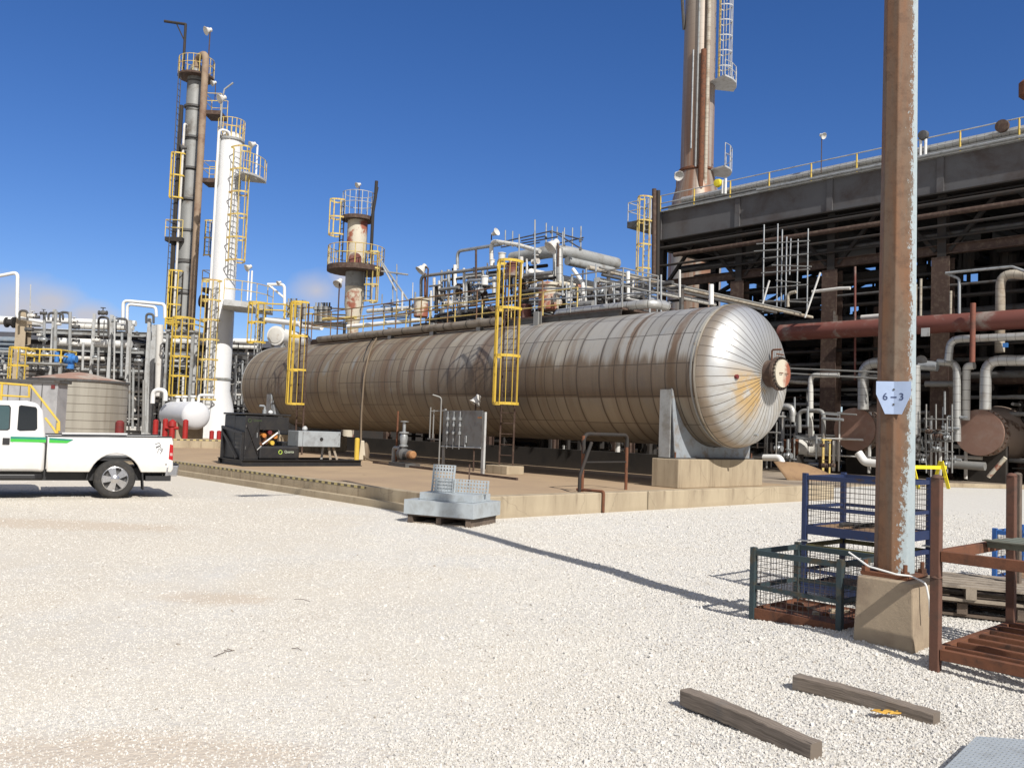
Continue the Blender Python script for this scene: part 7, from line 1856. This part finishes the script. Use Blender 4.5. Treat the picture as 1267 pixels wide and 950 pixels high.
a_ = onY(845, 4, YS); MB().tube([V((sp_.x - sr, YS, a_.z - 2)), V((sp_.x - sr - .3, YS - .5, a_.z + .3)), V((a_.x - .3, YS - .6, a_.z + .1)), V((a_.x - .1, YS - .6, a_.z + 1.6))], .12, 8, .3).build('davit', M['grey_dark'], t)

# ------------------------------------------------------------------ items on the top deck
bare_lamp('white floodlight on a tall thin mast above the deck rail', onB(1018, 168, BF - .3), .17, V((.4, -.7, -.4)), foot=onB(1016, 214, BF - .3))
for k, x_ in enumerate((894, 897.5)):
    pipe('white upright vent on the deck rail right of the stack', [onB(x_, 240, BF - .3), onB(x_ + .5, 223 - 2 * k, BF - .3)], .07, M['white'], 'white vents right of the stack', 8)
for k, x_ in enumerate((1139, 1145)):
    pipe('white upright vent on the deck rail right of the rusty pole', [onB(x_, 193, BF - .3), onB(x_ + .3, 168, BF - .3)], .07, M['white'], 'white vents right of the pole', 8)
for x_, y_ in ((1143, 168), (1241, 157), (889, 227)):
    q = onB(x_, y_, BF - .3)
    tag(MB().lathe(q - UB * .2, UB, [(0, .05), (.02, .2 if x_ < 1200 else .27), (.2, .24 if x_ < 1200 else .27), (.4, .05)], 14).build('deck_valve', M['grey_dark'] if x_ == 1143 else (M['rust_brown'] if x_ > 1200 else M['yellow_new']), None), {1143: 'dark valve on top of the white vents right of the pole', 1241: 'rusty round motor on the deck rail at the right', 889: 'yellow valve on the deck rail beside the stack'}[x_], 'valve')
q = onB(1272, 107, BF + 1); tag(MB().lathe(q - UZ * .55, UZ, [(0, .2), (.15, .36), (.7, .36), (.85, .2)], 18).cyl(V((q.x, q.y, Z1)), q - UZ * .5, .08, n=8).build('rusty_vent', M['rust'], None), 'rusty round vent cut off by the right edge of the photo', 'vent')
# ------------------------------------------------------------------ scaffold tower in front of the structure
sc = thing('scaffold', 'open scaffold tower of grey tubes in front of the dark structure', 'scaffold', onB(970, 400, BF - 2))
SB = BF - 2.2
for x_, y0_, y1_ in ((944, 278, 386), (961, 277, 384), (966.5, 284, 380), (972, 293, 380), (998.5, 283, 386), (986, 296, 370), (977, 295, 340)):
    MB().tube([onB(x_, y1_, SB + (x_ % 3) * .5), onB(x_ + 1.5, y0_, SB + (x_ % 3) * .5)], .035, 6).build('upright', M['galv'], sc)
for y0_, y1_, x0, x1 in ((302, 298, 936, 1002), (320, 314, 944, 1000), (338, 333, 942, 1002), (357, 352, 944, 1000), (372, 374, 940, 1003), (311, 309, 933, 965), (328, 330, 955, 1004), (347, 350, 960, 990)):
    MB().tube([onB(x0, y0_, SB), onB(x1, y1_, SB)], .032, 6).build('ledger', M['galv_dull'], sc)
MB().tube([onB(996, 393, SB - .6), onB(1015, 337, SB - .6)], .045, 8).build('brace', M['white'], sc)
MB().tube([onB(943, 378, SB - .6), onB(952, 347, SB - .6)], .045, 8).build('brace', M['white'], sc)
polyB('grey pipe arm with a white end beside the scaffold', [(1005, 361), (1038, 357), (1052, 356.5)], 2.0, 'white_dirty', SB, 10)
polyB('short pale lagged pipe standing behind the scaffold', [(975, 380), (975, 363), (985, 361)], 2.0, 'clad_tan', SB, 10)
# ------------------------------------------------------------------ heat exchangers
def exchanger(label, c, r, L, grp, cone=True):
    t = thing('heat_exchanger', label, 'heat exchanger', V((c.x, c.y, 0)), grp); d = UB
    rm = mat('brown_primer_shell', (.24, .14, .105), (.28, .20, .165), .65, scale=1.1)
    tm = mat('bare_tan_shell', (.40, .31, .25), (.13, .075, .05), .6, .1, scale=1.0, lo=.52, hi=.62)
    MB().lathe(c, d, [(0, .001), (.001, r), (.12, r), (.125, r * .97)], 48).build('channel_cover', rm, t)
    prof = [(.126, r * .95), (.5, r * .95)] + ([(.505, r * 1.02), (.62, r * 1.02), (.625, r * .96), (.67, r * .96), (.675, r * 1.02), (.78, r * 1.02), (.785, r * .93), (1.3, r * .95), (2.2, r * (1.25 if cone else .95)), (L, r * (1.25 if cone else .95)), (L + .4, r * .6)])
    MB().lathe(c, d, prof, 48, False, True).build('shell', tm, t)
    m = MB()
    for k in range(28):
        an = 2 * PI * k / 28; x = UA * math.cos(an) + UZ * math.sin(an)
        m.cyl(c + x * r * .99 + d * .46, c + x * r * .99 + d * .82, .028, n=6)
    m.build('stud_bolts', M['rust'], t)
    for q in (1.0, L * .8):
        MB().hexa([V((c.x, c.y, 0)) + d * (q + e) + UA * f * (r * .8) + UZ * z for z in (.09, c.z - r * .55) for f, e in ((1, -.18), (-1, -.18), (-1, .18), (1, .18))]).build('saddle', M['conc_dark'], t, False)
    return t
xc1 = onB(1057, 531, 29.2); xc2 = onB(1211, 535, 29.2)
exchanger('brown ended heat exchanger left of the rusty pole, under a bent silver pipe', xc1, px_m(26.5, xc1), 6, 'large heat exchangers')
exchanger('brown ended heat exchanger at the right edge with a bare tan shell', xc2, px_m(28.5, xc2), 6, 'large heat exchangers')
xc3 = onB(967, 553, 29.0)
t = thing('heat_exchanger', 'small white lagged exchanger with a rusty ring and silver end cap', 'heat exchanger', V((xc3.x, xc3.y, 0)))
r_ = px_m(11, xc3); dd3 = (onB(1036, 547, 29.0 + 1.2) - xc3); dd3.z = 0; L3 = dd3.length; dd3.normalize()
MB().lathe(xc3, dd3, [(-.05, .001), (-.03, r_ * .7), (.0, r_), (.1, r_)], 28).build('end_cap', M['galv'], t)
MB().lathe(xc3, dd3, [(.1, r_ * .92), (.3, r_ * .92), (.31, r_ * 1.05), (.42, r_ * 1.05), (.43, r_ * .92), (.5, r_ * .92), (.51, r_ * 1.05), (.62, r_ * 1.05), (.63, r_ * .95), (.8, r_ * .95)], 28, False, False).build('flange', M['rust'], t)
MB().lathe(xc3, dd3, [(.8, r_ * .96), (L3, r_ * .96)], 28).build('lagging', M['clad_white'], t)
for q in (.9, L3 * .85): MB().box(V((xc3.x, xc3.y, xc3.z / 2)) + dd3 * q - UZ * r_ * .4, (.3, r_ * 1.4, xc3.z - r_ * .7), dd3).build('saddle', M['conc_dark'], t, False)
# big red oxide header and other long pipes
pipe('long red oxide header pipe behind the rusty pole', [onB(966, 412, 28.6), onB(1420, 386, 28.6)], .40, M['rust_red'], None, 24)
q0_, q1_ = onB(966, 412, 28.6), onB(1420, 386, 28.6)
def polyR(lab, pts, rpx, mt, b=28.4, bend=None, n=14, group=None):
    P = [onB(*p[:2], p[2] if len(p) > 2 else b) for p in pts]; r = px_m(rpx, P[0]); return pipe(lab, P, r, M[mt], group, n, bend if bend is not None else r * 2.6)
polyR('bent silver pipe rising from the left heat exchanger', [(1068, 507), (1068, 449), (1105, 449)], 6.5, 'clad', 29.0)
polyR('bent white pipe rising from the right heat exchanger', [(1219, 507), (1220, 446), (1272, 446)], 6.6, 'clad', 28.6)
polyR('tall pale lagged pipe at the far right with a bend at its head', [(1237, 436), (1238, 338), (1275, 341)], 5.6, 'clad_tan', 29.4, .6)
polyR('grey lagged pipe bending down left of the red upright pipe', [(1173, 447), (1176, 420), (1290, 415)], 4.7, 'clad', 28.3)
polyR('red upright open pipe in front of the red header', [(1203, 448), (1204, 375)], 3.2, 'red_rust', 28.0)
polyR('thin galvanised pipe bracket high at the right, upper run', [(1170, 338), (1252, 330), (1275, 338)], 1.7, 'galv', 28.4, .2)
polyR('thin galvanised drop pipe under the upper run', [(1170, 338), (1187, 345), (1187, 390)], 1.7, 'galv', 28.5, .2)
polyR('pale lagged pipe bending down, left of a pair by the right exchanger', [(1160, 448), (1184, 449), (1184, 546)], 4.6, 'clad', 28.6)
polyR('white lagged pipe bending down, right of a pair by the right exchanger', [(1206, 452), (1196, 453), (1195, 520)], 4.8, 'clad_white', 28.9)
polyR('fat dull pipe stub with bulge right of the pole', [(1138, 452), (1160, 453)], 6.2, 'galv', 28.4)
polyR('horizontal dirty pipe low behind the pole', [(1145, 475), (1184, 475)], 3.6, 'galv_dull', 29.5)
polyR('silver lagged upright vessel pipe close behind the rusty pole', [(1133, 560), (1133, 452)], 5.5, 'clad', 28.2)
polyR('white pipe bend with a thin tan arm over the small exchanger', [(1003, 551), (1003, 464), (1038, 464)], 3.2, 'clad_white', 28.7, .3)
polyR('silver pipe bend left of the small white exchanger', [(950, 503), (981, 503), (981, 522)], 4.0, 'clad', 28.4)
polyR('thin grey pipe loop above the small white exchanger', [(989, 535), (989, 508), (1019, 508), (1019, 545)], 2.6, 'galv_dull', 28.4, .3)
polyR('white pipe elbow under the left heat exchanger', [(1062, 560), (1070, 572), (1095, 574)], 5.0, 'white', 28.5, .4)
polyR('short white pipe low behind the vessel head', [(945, 566), (965, 566), (968, 574)], 4.0, 'white', 26.5, .3)
polyR('dull thick pipe lying in the shade under the right exchanger', [(1175, 574), (1219, 577)], 5.0, 'galv_dull', 28.8)
polyR('tan horizontal pipe seen behind the vessel manway', [(955, 471), (1005, 474)], 2.2, 'clad_tan', 29.6)
polyR('white capped pipe stub above the red header', [(1066, 393), (1092, 391)], 3.2, 'white_dirty', 29.3)
polyR('thin red upright pipe left of the pole', [(1058, 470), (1058, 330)], 1.4, 'rust_red', 29.0)
polyR('slanting tan brace leg under the right exchanger', [(1223, 590), (1244, 566)], 2.6, 'tan_paint', 28.0)
for k, x_ in enumerate((1133, 1139, 1176, 1032, 1034)):
    polyR('thin banded upright pipe against the dark structure %s' % ('right of the pole' if x_ > 1100 else 'left of the pole'), [(x_, 420 if x_ < 1100 else 392), (x_ + .5, (352, 345, 360, 385, 390)[k])], 1.6, 'clad_tan', 29.3, None, 8, 'thin banded uprights %s' % ('right of the pole' if x_ > 1100 else 'left of the pole'))
for k, (x0, y0_, x1, y1_) in enumerate(((958, 455, 1100, 461), (958, 461, 1100, 469), (1010, 510, 1060, 513))):
    polyR('thin grey rail pipe crossing behind the vessel manway', [(x0, y0_), (x1, y1_)], 1.0, 'galv_dull', 28.6, None, 6, 'thin rail pipes behind the manway')
for k in range(30):
    x_ = rg.uniform(945, 1025) if k < 14 else rg.uniform(1135, 1185); y_ = rg.uniform(510, 575); L = rg.uniform(10, 40)
    P = [(x_, y_), (x_, y_ - L)] if k % 2 else [(x_, y_), (x_ + L * .7, y_ + 1.5)]
    c_ = 'left' if k < 14 else 'right'
    polyR('thin silver pipe in the low tangle %s of the pole' % c_, P, rg.uniform(.8, 1.9), 'galv', 28.0 + rg.random() * .8, None, 7, 'thin silver pipes low %s of the pole' % c_)
for k in range(22):
    x_, y_ = (rg.uniform(945, 1030), rg.uniform(545, 580)) if k < 12 else (rg.uniform(1135, 1180), rg.uniform(530, 575))
    q = onB(x_, y_, 27.9); s = rg.uniform(.10, .2)
    m = MB().lathe(q - UA * s, UA, [(0, s * .8), (s * .25, s * .8), (s * .3, s * .4), (s * .7, s * .8), (s * 1.3, s * .8), (s * 1.7, s * .4), (s * 1.75, s * .8), (s * 2, s * .8)], 9).lathe(q, UZ, [(0, s * .18), (s * 1.6, s * .18), (s * 1.62, s * .8), (s * 1.8, s * .8)], 9)
    c_ = k % 3; w_ = 'left' if k < 12 else 'right'
    tag(m.build('valve', M[('galv', 'grey_dark', 'rust_brown')[c_]], None), 'small %s valve in the low tangle %s of the rusty pole' % (('silver', 'dark', 'brown')[c_], w_), 'valve', '%s valves low %s of the pole' % (('silver', 'dark', 'brown')[c_], w_))
q = onB(1139, 447, 28.2); tag(MB().lathe(q, UB, [(0, .05), (.02, .26), (.06, .26), (.08, .05)], 18).build('hand_wheel', M['grey_dark'], None), 'dark hand wheel on the pipe stub right of the pole', 'wheel')
q = onB(1145, 411, 28.0); tag(MB().box(q, (.36, .03, .36), UA, UB).build('name_board', M['grey_light'], None, False, .008), 'small pale square board under the red header', 'board')
q = onB(1244, 427, 28.2); tag(MB().box(q, (.2, .03, .18), UA, UB).build('name_board', M['blue_motor'], None, False), 'small blue board beside the tall lagged pipe', 'board')
# grey lattice platform between pole and right exchanger
fp = thing('access_frame', 'low grey pipe access frame between the pole and the right exchanger', 'frame', onB(1160, 580, 28))
for x_ in (1146, 1158, 1172, 1178): MB().tube([onB(x_, 585, 28), onB(x_, 500 if x_ != 1172 else 515, 28)], .035, 6).build('upright', M['galv_dull'], fp)
for y_ in (518, 532, 545, 558): MB().tube([onB(1143, y_, 28), onB(1180, y_ + 1, 28)], .03, 6).build('rail', M['galv_dull'], fp)
# ------------------------------------------------------------------ barricades and loose sheet near the gravel edge
def trestle(label, x0, x1, yb, yt, y):
    b0_, b1_ = G(x0, yb), G(x1, yb); h = px_m(yb - yt, b1_)
    t = thing('barricade', label, 'barricade', (b0_ + b1_) / 2); d = (b1_ - b0_).normalized(); n_ = UZ.cross(d)
    for p in (b0_, b1_):
        for s in (-1, 1):
            MB().bar(p + n_ * s * .32, p + UZ * (h + .04) + n_ * s * .03, .13, .035, d).build('leg', M['yellow_new'], t, False)
        MB().bar(p + n_ * .2 + UZ * h * .45, p - n_ * .2 + UZ * h * .45, .10, .035).build('brace', M['yellow_new'], t, False)
    MB().bar(b0_ - d * .25 + UZ * (h * .80), b1_ + d * .3 + UZ * (h * .80), .04, .13).build('board', M['yellow_new'], t, False)
trestle('yellow A frame barricade on the gravel right of the pole', 1127, 1164, 604, 572, 30)
gp = G(1018, 588)
t = thing('yellow_rail', 'yellow pipe guard rail behind the blue cages', 'guard rail', gp)
h = px_m(44, gp); w_ = px_m(11, gp)
MB().bar(gp, gp + UZ * h, .09, .09).build('post', M['yellow_pale'], t, False)
MB().bar(gp + XW * w_ + YW * .3, gp + XW * w_ + YW * .3 + UZ * h, .07, .07).build('post', M['yellow_pale'], t, False)
MB().bar(gp + UZ * h - XW * .1, gp + XW * (w_ + .05) + YW * .3 + UZ * h, .08, .05).build('top_rail', M['yellow_pale'], t, False)
m = MB(); n = 12
bl_, br2_ = G(974, 594, .05), G(1034, 596, .05)
tl2_ = onY(957, 571, bl_.y + .5); tr3_ = onY(1031, 589, br2_.y + .5)
for i in range(n + 1):
    x = i / n; q = bl_.lerp(br2_, x); w_2 = tl2_.lerp(tr3_, x); w_2.z = tl2_.z + (tr3_.z - tl2_.z) * max(0, (x - .35) / .65) ** 1.6
    m.v += [q, q.lerp(w_2, .5) + YW * .12 * math.sin(x * PI), w_2]
for i in range(n):
    for j in (0, 1): m.face((3 * i + j, 3 * i + 3 + j, 3 * i + 4 + j, 3 * i + 1 + j))
o = m.build('brown_sheet', M['cardboard'], None, True); so2 = o.modifiers.new('thick', 'SOLIDIFY'); so2.thickness = .02
tag(o, 'curved brown sheet leaning behind the front kerb right of the pier', 'sheet')
e0, e1 = G(1125, 601), G(1300, 606)
kind(MB().bar(e0 + UZ * .08, e1 + UZ * .08, .3, .16).build('kerb', KM, None, False, .015), 'structure')
e0, e1 = G(985, 594), G(1085, 597)
kind(MB().bar(e0 + UZ * .1, e1 + UZ * .1, .3, .2).build('kerb', KM, None, False, .015), 'structure')
